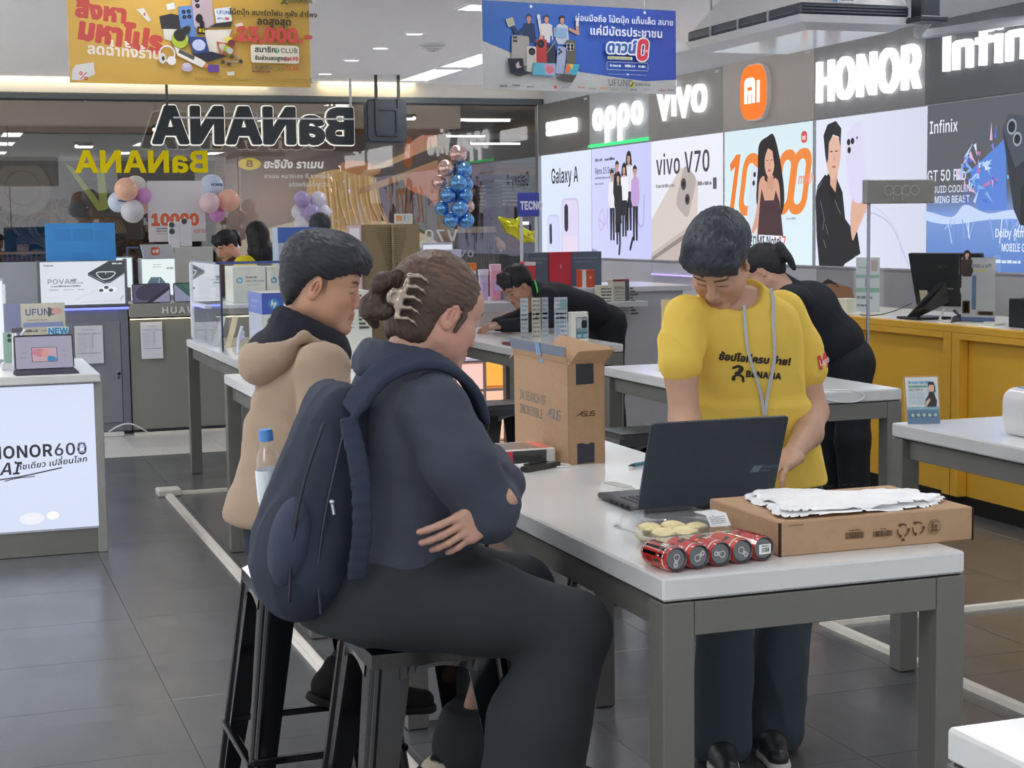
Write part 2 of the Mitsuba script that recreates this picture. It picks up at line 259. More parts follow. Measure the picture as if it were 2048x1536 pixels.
GLYPHS = r'''
A(m%L%D&>(n&q(n(e%D(:%D(&%{&0%{%v%D"&T(G&:&A&v&A&X(J
B(X%[%D%[(n&c(n(+(c(8(V(>(L(C(-(8&o&y&_(8&R(G&=(J%w(C%b(.%M&s%F"&*&L&)%f&_%f&q%l&z%v(!&1&v&@&n&F&]&L"&)&k&W&j&f&o&q&x&v()&v(5&q(?&k(F&[(L&)(L
C(o%X&0%S&i%](5%o(R&5(i&R(q&k(q(+(k(D([(R(L([(;(`($(9($(/(;(!(F&g(M&M(L&@(F&2(:&#&x%{&H&%&4&0%z&I%h&U%e&o%f(!%l(/%w(9&3(`&3(]%{(S%i(@%S(.%I&k%A&R%A&8%G&)%O%n%b%c%q
D(m%[%D%[(n&[(n&|(f(7(Y(M(@([&r([&?(U&)(J%n(2%U&s%I&Y%D"&)%i&T%h&i%l&w%t(/&2(6&L(5&g(1(!()(2&n(D&V(J&)(J
E(I%[%D%[(n(7(n(7(L&)(K&)&l(/&k(0&J&)&I&)%g(7%f(7%D
F(C%[%B%[(n(4(n(4(L&)(K&)&d(+&d(+&B&)&B&(%D
G(t%T&H%U&t%b(>%u(X&<(l&R(q&k(q(+(k(D([(S(J(](:(b(((7(((1(8(!(F&h(M&U(M&;(C&0(8&%(#%{&j%{&H&&&1&9%q&U%e&q%f(&%n(5&!(;&5(;&?&d&?&d&_(c&_(c&7([%t(F%V(,%G&l%A&R%A&<%F&#%R%c%q%X&0
H(s%[%D%[(n&((n&)&m(4&m(6(n(](n(]%D(6%D(5&K&*&K&(%D
I&x%Q%D%P%f%x%g%x(K%P(L%P(n&k(n&k(L&E(K&E%g&k%f&k%D
J(@%Q%y%P&9%v&9%z%v&+%h&7%c&D%c&W%n&^&#&^(n(+(n(+&!($%e&w%X&j%L&R%C&2%A&!%D%l%L%]%Y%U%h
K(g%[%D%[(n&((n&*&Z&B&|(+(n([(n&d&h(]%D(0%D&F&L&)&,&(%D
L(=%[%D%[(n&((n&)%g(1%f(1%D
M)O%[%D%[(n&=(l&g&W&w%v(+&Q(U(l)8(n)8%D(k%D(k(B(S&Q(-%D&f%D&&(>&&%D
N(w%[%D%[(n&.(n&y&Q(9%{(9(n(b(n(b%D(5%D(1%G&D&`&((9&*%D
O(y%T&H%U&t%c(A%w(Y&<(l&R(q&k(q(.(i(L(S(c(,(i&e(i&M(b&&(V%l(I%[(%%F&k%A&R%A&<%F&#%R%c%q%X&0"%{&j&%&4&-&$&@%l&U%e&g%e(!%l(5&$(A&J(@&q(5(3(((C&o(L&U(M&@(F&0(8&%(#
P(U%[%B%[(n&`(n(((c(;(P(F(8(G&s(;&Q(,&B&p&8&`&4&)&4&(%D"&)&W&V&V&k&^&s&f&y&w&y(,&s(=&i(F&_(J&)(L
Q(z%X&0%S&i%](5%i(J&#(`&<(l&R(q&t(o(7(e(I(V(X(C(b(1(h&s(i&M(c&,(V%l(F%X(c%1(?%1(,%H&k%A&R%A&,%M%u%Y%c%q"%{&j&%&4&0%z&I%h&U%e&n%g&S&3&w&3(/%w(;&1(A&K(@&q(5(3(((C&o(L&U(M&@(F&0(8&%(#
R(V%[%D%[(n&b(n()(c(;(R(C(D(G(2(G&w(>&Z(1&K&{&A(O%D(#%D&Q&<&*&<&(%F"&)&_&W&^&k&d&t&n&y&z&y(/&s(>&`(J&)(L
S(T%T%v%S&+%x&+%{%y&)%n&C%c&_%e&t%r&y&-&q&:&c&B&&&S%n&^%`&l%X(&%X(9%e(U%o(`&,(l&A(q&[(q&t(k(+(b(>(I(C(1&x(1&s(?&f(J&V(O&E(O&2(I&)(@&%(,&1&x&y&a(;&K(C&=(F%|(C%n(:%](%%L&m%D&[%A&3%C%l%P%[%c
T(X%Q(L%P(n(L(n(L(L&c(K&b%D&;%D&:(K
U(o%[&+%[(o&((n&)&/&/%z&8%o&Q%e&o%h&y%l(.&!(2&3(3(o(Y(n(Y&/(P%k(;%R((%G&h%A&M%A&/%I%t%V%i%c%`%t
V(n&?%F%L(n%x(n&Y%i(:(n(f(n&s%D
W)l&-%D%L(n%v(n%x(k&E%p&p(n(@(n(k%q)8(k):(n)d(n))%D(T%F(+(:($&s&Z%D
X(k%L%D&A&[%S(n&&(n&W&y(0(n([(n&p&](b%D(4%D&W&>%y%D
Y(i&C&@%N(n%{(n&W&d(3(n(b(n&l&A&k%D&D%D
Z(U%U%D%V%a&m(K%U(L%U(n(C(n(A(Q&+%g(D%f(D%D
a(=%O%i%R&-%b&?%x&H&P&N&[&U&[&c&U&n&G&t&8&t&)&n%x&`%S&g%c(%&*(7&L(9&a(4&y(!()&c()%D&^%D&]%Y&F%F&7%A%t%C%Y%R"%v%n&!%c&/%_&>%_&M%e&W%n&[%y&[&7&5&1&$&+%w&!
b(L%X%D%X(n&$(n&%&x&6(/&G(7&e(7&z(.(1&w(=&[(@&G(>&%(8%k(.%X(!%M&m%D&`%A&A%D&8%I&$%_&#%D"&#&D&)%z&2%k&C%b&]%e&j%q&q&)&s&G&m&_&e&j&X&q&E&s&8&n&)&Y
c(B%R&.%R&I%X&d%e&y&#(2&;(8&[(7&y()(1&k(4&^&k&W&e&e&[&n&P&s&=&s&,&h%{&R%{&(&,%l&8%c&P%b&[%f&e%p&l&#(4%v(1%i((%Y&j%G&R%A&;%A%{%I%n%R%_%e
d(N%U%w%R&J%V&b%_&s%l()&-(7&C(8&Z(1&l&y&m(n(:(n(:%D&o%D&m%_&a%M&N%C&2%A&%%D%o%M%`%_"%z&/&&%s&5%e&P%b&^%h&h%v&n&1&m&P&a&j&M&s&:&q&-&j%{&R
e(D%R&.%R&I%X&d%f&z&#(2&;(9&P(8&e(4&w()()&w(2&g(8&L(8&3%z&2&%%s&/%h&;%b&P%`&[%c&g%k&l%u(5%o(+%X&j%F&U%A&=%A%t%M%e%[%[%i"&%&c%{&M&m&N&d&h&M&t&@&t&1&n
f&a%H&s%G(7%f(7%h(X%n(e%x(o&7(x&J(x&[(t&U(W&>(X&3(K&4(7&U(7&V&t&3&r&1%D%f%D%f&r
g(N%U%z%R&L%X&g%c&z%t(/&4(8&N(7&_(.&m&v&o(7(:(7(:%9(4%$&z$j&_$_&:$^&!$b%i$m%X%)%w%5&,%%&=$z&V$|&d%(&k%1&n%<&n%b&j%c&_%R&N%I&2%G%{%L%n%S%_%e"%z&2&&%w&2%l&=%h&P%g&[%l&g%w&n&4&m&R&e&e&P&s&=&s&0&m&)&e%{&S
h(I%X%D%X(o&#(o&#&v&;(4&M(:&`(:&y(1(+($(1&s(6&_(5%F&i%D&g&]&a&j&X&p&B&s&/&j&%&V&$%F
i&9%U(]%X(o%f(x%y(u&((i&$(W%r(N%_(Q'%X%D%X(7&$(7&$%D
j&;%W(]%Y(o%h(x%{(u&*(i&&(W%s(N%`(Q'%?$`%>%#%Q%(%Y%5%Y(5&&(5&$%)%x$s%l$h%S$a
k(=%X%D%X(n&$(n&%&M&d(7(5(7&Q&F(:%D&f%D&3&0&%%|&$%D
l&C%X%c%X(n&$(n&%%l&,%c&<%c&B%F%z%B%k%G%_%R
m)E%X%D%X(7%|(7&$&w&3(/&J(9&Z(8&h(4&v(%(!&q(4(.(N(8(l(5(z(.)*&|)2&e)2%D(e%D(e&](_&j(N&q(9&n(0&e(+&Y(+%D&`%D&^&b&O&p&=&q&2&m&%&Y&$%D
n(I%X%D%X(7&#(7&$&v&6(1&E(8&`(:&y(1(+($(5&_(5%F&i%D&g&]&a&j&X&p&B&s&/&j&%&V&$%F
o(I%R&.%S&T%_&p%t(,&3(7&R(8&s(.(1&p(;&R(;&((2%h&w%O&[%C&;%A%t%M%_%e"%z&/&&%s&5%e&P%a&[%f&g%q&p&3&n&P&g&d&[&n&P&s&=&s&0&m&&&b%{&R
p(L%X$`%X(7&#(7&$&v&8(1&E(7&e(7&z(.(5&p(>&T(@&2(5%e&z%L&Y%A&<%F&%%Y&$$a"&$&-&,%s&8%f&D%b&Q%a&_%f&j%q&s&3&q&P&j&d&_&n&R&s&D&s&5&m&&&X&#&K
q(N%U%w%R&J%X&g%e&|%w(1&7(8&K(7&[(/&m&v&o(7(:(7(:$a&m$a&m%]&^%L&K%C&7%A&!%F%n%O%`%_"%z&/&%%v&4%f&@%b&M%a&[%h&h%w&n&6&m&O&e&d&Y&n&M&s&:&q&/&k%{&R
r&b%X%D%X(7&#(7&$&v&*(%&6(2&E(8&[(8&[&o&=&n&,&b&%&U&$%D
s(7%[%Y%R%r%v%x%{%l&,%c&G%`&V%f&^%n&^%y&V&&%u&6%i&<%]&H%V&W%V&j%]&y%f()&)(7&J(8&d(2&w(!(%&m($&g&`&c&T&q&G&v&/&s&#&g&#&]&+&T&g&E(!&6(+&$(+%n(!%[&q%O&d%G&J%A&2%A%w%F%f%O
t&T%F&s%F(7%^(8%_(_&+(_&,(7&K(7&K&s&,&r&+%m&4%c&I%d&N%F&A%B&!%D%o%J%f%S%_%h%^&r
u(I%X%u%X(7&$(7&%&!&0%k&?%e&L%e&X%i&g%|&i(7(5(7(5%D&j%D&i%`&W%L&H%D&.%C%w%G%i%P%`%]
v(B&-%D%K(7%q(7%u(4&C%g&m(5(;(7&X%D
w)5&!%D%L(7%s(7&8%o&W(7&|(7(A%p(_(5)-(7(V%D(0%D&j&`&I%D
x(<%L%D&&&?%O(7%y(7&@&V&c(7(2(7&Y&=(4%D&d%D&?&*%u%D
y(C&.%D%K(5%s(5&B%j&m(4(=(5&O%,&C$q&.$b%g$_%X$b%`%%%w%$&#%(&*%0
z(<%W%D%V%^&Q&n%Y&p%Y(7(((7(%&s&2%g()%f()%D
0(T%U&E%U&l%Y(/%f(M%w(b&3(n&X(q&w(f(,(X(:(A(@(/(D&l(D&F(;%t(.%[&|%O&k%F&X%A&A%A&!%L%l%[%`%q"&!&B&*%|&0%q&=%f&F%c&Y%e&m%v&v&7&w&o&p(6&j(A&](L&F(O&8(I&-(<&!&o
1(T%a%D%`%d&A%f&@(H&7(D%g($%f(J&;(n&h(n&i%e(=%d(=%D
2(T%[(,%](>%h(U%u(c&0(n&@(q&g(n&z(e(/(V(;(9(;(&(7&p(!&Q&:%g(@%f(@%D%]%D%]%a&d&i&n&{&p(6&h(E&`(L&E(P&7(L&,(A&&(-
3(T%Y%e%S&&%{&&&%%s&2%h&A%c&Q%c&g%k&m%q&s&&&q&8&c&K&L&R&-&S&-&n&_(K%_(L%_(n(8(n(8(Q&T&l&m&h($&a(;&H(A&4(A%|(=%k(5%_&t%I&V%A&<%A&&%F%l%P
4(T%Q%m%R&6&J(l&q(n%z&5&`&5&a&t(+&t(+&5(I&3(I%n(+%m(*%D&a%D&`%m
5(T%_%e%X&$&$&$&&%t&2%h&@%b&S%b&g%l&q&(&p&A&h&O&Y&Z&N&^&:&[&%&O%]&V%h(n(2(n(2(L&/(L&)&r&+&m&5&v&D&|&d&|&w&t(1&b(=&F(?&)(8%l(,%Y&v%L&_%C&5%C%n%R
6(T%Z&$%Y&;%b&W&H(e&P(n&w(n&?&t&`&v&n&s((&h(1&_(8&R(?&=(=%x(2%`((%S&k%F&X%A&8%C%{%L%f%`"&%&8&,%s&4%i&C%b&U%b&e%i&m%s&s&)&s&8&m&I&a&U&S&Z&F&Z&8&U&,&I
7(T%[(L%[(n(=(n(=(K&9%D%m%D%k%F&m(K
8(T%U%v%U&.%]&C%k&R&(&^%r&f%f&r%_(&%_(D%i(X&)(k&A(q&h(n(+(_(:(I(=(;(;(((4&r((&f&r&^(/&R(A&:(D%w(:%_()%O&k%D&Y%A&5%C%l%R%]%c"&#&/&)%q&2%h&A%b&X%b&h%h&q%q&v&/&p&=&c&H&U&L&D&L&7&H&*&="&+(+&/&z&7&r&F&l&S&l&c&r&j&x&p(,&p(8&j(E&b(L&V(P&C(P&4(I&-(A
9(T%Z&t%Y(2%b(J%u(b&/(l&F(q&d(n(!(b(4(O(>(2(>&w(8&^($&9&H%D%|%D%{%F&X&>&8&<%z&D%b&]"&%(/&,&i&8&]&D&W&S&W&e&`&m&i&s&z&s(/&n(<&b(J&R(P&F(P&;(M&,(?
.&;%U%Q%X%f%f%p%y%m&*%`&&%L%s%A%`%D
,&<%O$e%]%d&*%d%j$e
+(U%^&3%]&R&<&S&<(4&^(4&_&S(=&R(=&3&^&2&^%R&<%R&;&3
-(T%v&6%u&U(!&U(!&6
!&K%^%Q%]%`%b%i%o%p&(%m&3%`&3%R&.%I%{%A%h%D'%c&0%`(n&0(n&-&0
%)i(G%f(F&)(I&4(O&?([&I(m&O)%&O)3&K)B&=)J&*)J%f)B%R)3%D)$%@(a%C(N%R"(d%h(h%](p%X({%X))%^)-%i)-&&)&&4(p&7(g&/(d&%'&+%D(d(k(g(n)&(n&F%D'%d(,%c(J%f(U%l(`%x(k&/(q&B(q&O(l&_(_&g(J&g(-&_&s&O&f&A&a&&&c%l&r"&%(.&*(#&2&y&=&y&E(#&I(/&I(H&C(U&2(X&)(P&%(F
/&^%I%!&6(x&W(x%l%!
&(Z%R%u%R&.%Y&B%{&`%f(*%e(B%k(U%z(f&5(o&J(q&e(i&t([&z(P(!(4&p&s&S&^&S&Y&z&.(%&:(*&R(J&R(G&2(8%k(V%D(-%D&y%S&e%G&U%C&5%A&%%D%q%J%_%Y"%y%x&)%h&7%b&L%b&d%m&7&F&!&5%x&+"&.(4&8&z&@&u&X(0&[(8&Z(E&U(L&J(P&;(O&/(D
:&;%U%Q%X%f%f%p%y%m&*%`&&%L%s%A%`%D'%U&j%X(!%f(.%y(+&*&w&&&d%s&Y%`&]
'&M%h&o%c(n&.(n&+&o
ก(J%W&U%V&f%[&t%k(+%{(4&4(8&V(8&j(4&z(+(.&v(4&e(4%C&i%C&g&b&^&n&S&s&<&t&,&n&#&c&%&]&A&O&?&>&/&9&&&,&$%C%Y%C%[&0%`&:%i&C%v&J
ข(>%R(/%U(4%e(8&%(8&1(4&9(+&<&j&&&@&%%|&)%n&0%e&D%`&W%i&[%y&](7(((7((%p&y%V&p%M&W%C&4%A%z%F%e%U%Y%q%Y&:%c&Q%p&c%r&p%l&v%Y&s
ค(P%[%D%[&[%`&p%h(!&!(4&=(:&d(8(!(.(1&y(:&[(:%D&o%D&m&]&c&n&V&t&H&v&4&p&,&f&&&S&&&5&8&C&W&F&W&)&=&&&-%v&&%`&&%D
ง(:%w%F%F(7%m(5&<%c&G%f&T%s&^&1&_&N&W&f&N&p&>&t&2&s&*(5&L(8&_(4&q((&z&v()&_(+&2&z%k&g%R&K%F
จ(6%O&g%O(,%c(5%|(:&>(:&T(5&h(+&y&n(&&M(!%w&v%c&m%V&a%M&K%F%k%D%j&1%V&2%V&K&3&K&3%d&<%c&K%i&U%y&Z&9&W&X&K&m&8&t%s&t
ฉ(J%_%_%[&I&&&I&)%s&0%h&;%c&J%c&W%h&d%v&h&0&g&Y&Z&n&J&t&9&v%w&q%_&g%`(.&&(8&P(:&k(4(%($(/&n(4&Y(4%D&p%D&k%]&^%L&I%C&,%A%x%D%f%P
ช(@%Y&s%S(2%e(8&%(9&7(.&<&z&<&j&)&@&&%|&*%n&2%e&E%`&X%h&_%y&^&M&U&W&J&Y&J&n&U&p&[&u&c(7(.(7(+&v(%&m&t&d()&T(+%p&|%V&s%M&Z%C&7%A%u%I%h%S%`%`%[%q%[&:%e&R%p&c%r&p%l&v
ญ)O%W&W%Y&s%c(%%o(/&7(:&P(:&e(5&t(.(+&t(/&c(0&#(4%q(>%i(N%h(Y%l(c%u(i&+(k(7)6(7)6%I),%((u$q(X$g(3$g&m$p&m%6(7%+(V%.(i%@(k%X(]%M(E%F(3%F&v%M&l%X&d%l&d&W&a&f&X&p&D&v&,&p&#&d&$&^&@&Q&?&?&0&<&&&,&&%d&.%]&=%^&@%F&1%A%y%A%h%G%[%Y%[&0%b&=%v&L
ด(O%U&+%U&L%Y&g%b&w%o(,&%(5&=(:&X(:&s(4(/&|(8&b(8%D&m%D&m&W&g&k&[&s&H&v&0&n&%&_%{&B&!&(&*%m&8%b&O%a&R%D&1%A%o%L%]%e
ต(T%U&-%U&S%Y&n%`(!%n(2%{(8&9(8&C(4&M((&](7&{(8(/(2(7(+(=&u(=%D&r%D&q&j&n&q&h&t&Z&s&S&e&D&f&?&q&1&t&)&n&!&Z%{&:&&%q&/%f&8%b&Q%a&T%D&2%A%o%L%]%e
ถ(J%W&W%V&h%`&|%i(+&!(5&8(:&R(:&h(5&|(+(,&y(4&e(4%D&i%D&h&]&e&f&[&p&G&v&7&t&/&q&#&c&$&^&B&O&?&>&,&9&&&-&)%a&.%]&=%^&?%Y&B%G&:%C%x%A%h%G%`%O%[%Z%[&0%`&:%u&J
ท(O%^%D%](7%y(7&$&x&2(.&G(8&e(:($(1(/(%(8&h(8%D&m%D&k&`&b&n&U&s&H&s&;&n&2&e&*&P&(%D
น(P%[%r%[(7&&(7&)%w&5%f&?%c&M%c&[%i&h%|&k&0&l(7(7(7(7%D&u%D&o%]&_%J&R%D&D%A&&%C%k%O%`%`
บ(N%[%y%[(7&&(7&)%w&5%e&F%`&]%e&j%w&l(7(7(7(7%z(2%f($%P&b%C&;%A&*%D%i%U%b%b
ป(N%[%y%[(7&%(7&&&&&*%s&5%e&F%`&Y%c&e%l&k&&&l(r(7(r(7%z(1%b((%S&y%L&b%C&;%A&*%D%x%I%i%U%b%b
ผ([%^%D%]&w%c(,%i(2%z(8&@(5&=&v&.&v&&&n&%%u&G&W&X&W&y%v&y(7(C(7(C%D&y%D&O&1&&%D
พ(i%l%D%O(7%u(7&)&%&+&#&J(7&d(7((&#(9(7(_(7(A%D&v%D&V&Y&7%D
ฟ(g%k%D%O(7%u(7&&&&&*&!&G(4&I(7&b(7(&&!(<(r(b(r(@%D&u%D&^&5&U&Z&6%D
ม(P%_%D%_(7&*(7&*&9&-&!&=%h&I%c&W%c&j%n&n%|&o(7(:(7(:%n(1%U&y%F&h%A&R%A&<%G&-%S&&%^%|%D
ย(I%W&a%Y&z%k(2&$(9&=(8&N(4&H&s&2&v&,&t&#&k&#&[&*&S&8&N&H&N&H&7&-&3&%&+&#%u&)%i&5%b&U%b&a%h&g%v&g(5(2(5(2%n()%V&s%I&S%A&*%C%i%M%Y%c%X&(%]&4%r&D%_&P
ร(+%Q%N%[%m&$%b&8%`&M%f&R%o&Q%y&I&&%k&>%Y&M%S&]%S&n%[(%%o(4&/(:&V(8&n(1&n&l&V&s&:&v&$&p%z&e&+&W&R&I&p&7&y&$&y%h&q%V&Z%F&D%A%u%C
ล(C%R%g%U&+%[&6%h&@&0&L&a&Q&^&i&U&q&G&v&)&t%`&g%`(.&-(:&S(:&p(1(!($(,&h(,%D&a%D&`&3&2&.&&&*%z%z%z%j&(%`&1%]&F%^&K%F&H%D&!%A%o%D%Y%S
ว((%O%M%Y%j%y%`&.%b&;%i&E%v&K&3&I&S&B&g&5&q&&&v%n&v%R&m%R(2%m(:&5(:&N(2&e&w&q&R&p%{&d%]&R%L&4%A%l%C
ส(D%R%g%U&+%[&6%h&@&0&L&a&Q&^&i&U&q&G&v&)&t%`&g%`(.&.(:&S(:&i(3&p(9&r(A(:(A(5(.(%&x(-&f(,%D&a%D&`&3&2&.&&&*%z%z%z%j&(%`&1%]&F%^&K%F&H%D&!%A%o%D%Y%S
ห(I%_%D%_(7&*(7&,&P&f(7(7(7&d&_&z&W(2&B(7&1(7%D&l%D&k&%&h&2&_&=&K&C&*%z&*%D
อ(B%X%k%W&K&B&K&B&2%{&1&%%m&4%`&G%_&W%e&a%s&e&-&d&S&X&k&A&v&-&v%v&s%]&i%](/&)(:&O(:&m(/(%&t(1&P(/%x&|%X&j%I&M%A&4%A%u%G%`%Y
ฮ(B%X%k%W&K&B&K&B&2%{&1&%%m&4%`&G%_&X%f&a%s&e&-&b&Y&R&p&A&v&-&v%v&s%]&i%](/&)(:&L(:&g(1&p(9&r(A(:(A(5(.&|&w(/&X(1&((+%i&t%P&b%F&M%A&4%A%u%G%`%Y
ะ&T%U%`%P%x%V&+%o&(%s&&%r%t%w%o&H%o&H%S%e%U'%U&Z%P&s%V(%%p(!%s&{%r&o%w&j&H&j&H&N%e&P
ั%D$8(e$7(r$<)#$R)!$Y({$X(p$`(j%N(i%N(O$Q(O$C(T
า&l%I&m%I(1%](8&.(:&@(4&L()&T&q&T%D&/%D&.&c&+&m%u&v%^&t
ำ&l%K&m%J(2%](8&.(:&@(4&L()&T&q&T%D&/%D&.&c&+&m%u&v%^&t'$G(_$F(l$K(w$Q)!$b))$t))%*)!%5(l%5(_%0(T%*(N$t(H$b(H$Q(N"$^(a$f(X$s(Z$x(a$x(j$s(q$f(r$^(j
ิ%D#Y(O#Y(`#s(k%,(k%,(O
ี%D#Y(O#Y(`#o(i$d(k$e)&%,)&%,(O
ื%D#Y(O#Y(`#](b#s(k$>(k$?)&$X)&$Y(k$l(k$m)&%,)&%,(O
ุ%D$W$t$W%-$f%0${%/%)%)%,${%,$O$e$O$e$o$`$t
ู%D$#$v#|%-$*%0$F%-$L%#$N$j$T$e$^$e$f$m$g%0%,%0%,$e%)$^$t$Q$f$M$E$O$3$Z$.$d$.$s
เ&M%a%]%`(7&+(7&,%h&4%_&B%`&F%G&5%A%w%C%f%M
แ(J&_%]&^(7()(7(*%h(2%_(@%`(D%G(3%A&u%C&d%M'%a%]%`(7&+(7&,%h&4%_&B%`&F%G&5%A%w%C%f%M
โ&O%I(o%I)%%c)2&X)2&X(p&#(n&-(c&1(S&2%e&8%_&H%`&K%F&H%D&;%A%{%C%r%G%h%U%f(Q%`(f%T(n
ใ&K%K(i%J)-%`)5&-)3&<),&E({&H(p&F(Z&@(L&/(5&*(&&*%h&2%_&@%`&D%F&@%D%{%A%k%G%b%R%_%^%_(-%i(C%y(V%|(a%y(k%n(q%^(q
ไ&N%C(o%J)2&L)2&L(p&@(n&5(e&0(Q&0%i&8%_&F%`&K%H&C%C&(%A%w%D%k%M%f%V%e(T%q(n
็%D#l(f#m)!$#)5$/)8%%)8%%)!$8)!$3({$-(r$-(i$5(a$;(b$F(n$M(n$Q(e$[(_$e(d$g(o%%(o%#([$o(L$Z(K$O(O$I(V$:(K$*(L#y(Q#p(Z
่%D$a(O$a)8%*)8%*(O
้%D$,)-$.)2$:)6$V)5$c)%$a(j%3(i%3(O$-(O$-(]$=(d$C(j$E(s$A(x$1(w
๊%D#v(^#u)!$&)2$;)6$K),$[)6$f)6$t)2$z),%#({$|(h%9(h%9(O$X(O$X(`$b(k$b(s$Z(z$K(s$?(z$7(v$7(g$>(b$G(b$J(Q$C(N$1(N$$(R
์%D$K(U$L(i$X(w$d(z%>(z%>(_$s(_$m(W$n(K$Y(H$O(H
'''
_AL = "!#$%&()*+,-./0123456789:;<=>?@ABCDEFGHIJKLMNOPQRSTUVWXYZ[]^_`abcdefghijklmnopqrstuvwxyz{|}~"
def _dec(q):
    n = [_AL.index(x) for x in q]; return [(n[i] * 89 + n[i + 1]) / 300 - 1.0 for i in range(0, len(n), 2)]
_GL = {}
def _glyphs():
    for line in GLYPHS.strip('\n').split('\n'):
        ch, adv, rest = line[0], line[1:3], line[3:]; ps = []
        for g in (rest.split("'") if rest else []):
            rings = []
            for r in g.split('"'):
                d = _dec(r); rings.append(list(zip(d[0::2], d[1::2])))
            p = Polygon(rings[0], rings[1:]).buffer(0)
            ps += polys(p)
        _GL[ch] = (_dec(adv)[0], MultiPolygon(ps))
_TONE, _UPPER = set('่้๊๋์'), set('ิีึืั็ำ')
def txt(t, h, x=0.0, y=0.0, align='l', bold=0.0, cond=1.0, slant=0.0, ang=0.0, gap=0.0):
    """Lettering with capitals h tall as a 2D shape; align l, c or r about x."""
    if not _GL: _glyphs()
    em = h / 0.727; out, pen = [], 0.0
    for i, ch in enumerate(t):
        if ch == ' ': pen += 0.28 + gap; continue
        adv, g = _GL[ch]
        dy = 0.0
        if ch in _TONE and ((i and t[i - 1] in _UPPER) or (i + 1 < len(t) and t[i + 1] == 'ำ')): dy = 0.19
        dx = -0.02 if dy else 0.0
        if not g.is_empty: out.append(affinity.translate(g, pen + dx, dy))
        pen += adv + (gap if adv > 0.05 else 0)
    g = union_all(out)
    if bold: g = g.buffer(bold, join_style=1, quad_segs=2)
    g = affinity.affine_transform(g, [em * cond, em * slant, 0, em, 0, 0])
    w = pen * em * cond
    g = affinity.translate(g, x - {'l': 0, 'c': w / 2, 'r': w}[align], y)
    return affinity.rotate(g, ang, origin=(x, y)) if ang else g
def rrect(x0, y0, x1, y1, r): return sbox(min(x0, x1) + r, min(y0, y1) + r, max(x0, x1) - r, max(y0, y1) - r).buffer(r, quad_segs=5)
def phone_pic(S, x, y, w, h, col, ang=0, cams=(), rim=None):
    """A small picture of a phone's back: body and lenses (fractions of w, h, radius)."""
    R = lambda g: affinity.rotate(g, ang, origin=(x + w / 2, y + h / 2))
    if rim: S.add(R(rrect(x - w * .03, y - w * .03, x + w * 1.03, y + h + w * .03, w * .16)), rim)
    S.add(R(rrect(x, y, x + w, y + h, w * .14)), col)
    for a, b, r in cams:
        S.add(R(Point(x + a * w, y + b * h).buffer(r * w, 8)), '#14161a'); S.add(R(Point(x + a * w, y + b * h).buffer(r * w * .45, 6)), '#3a4150')

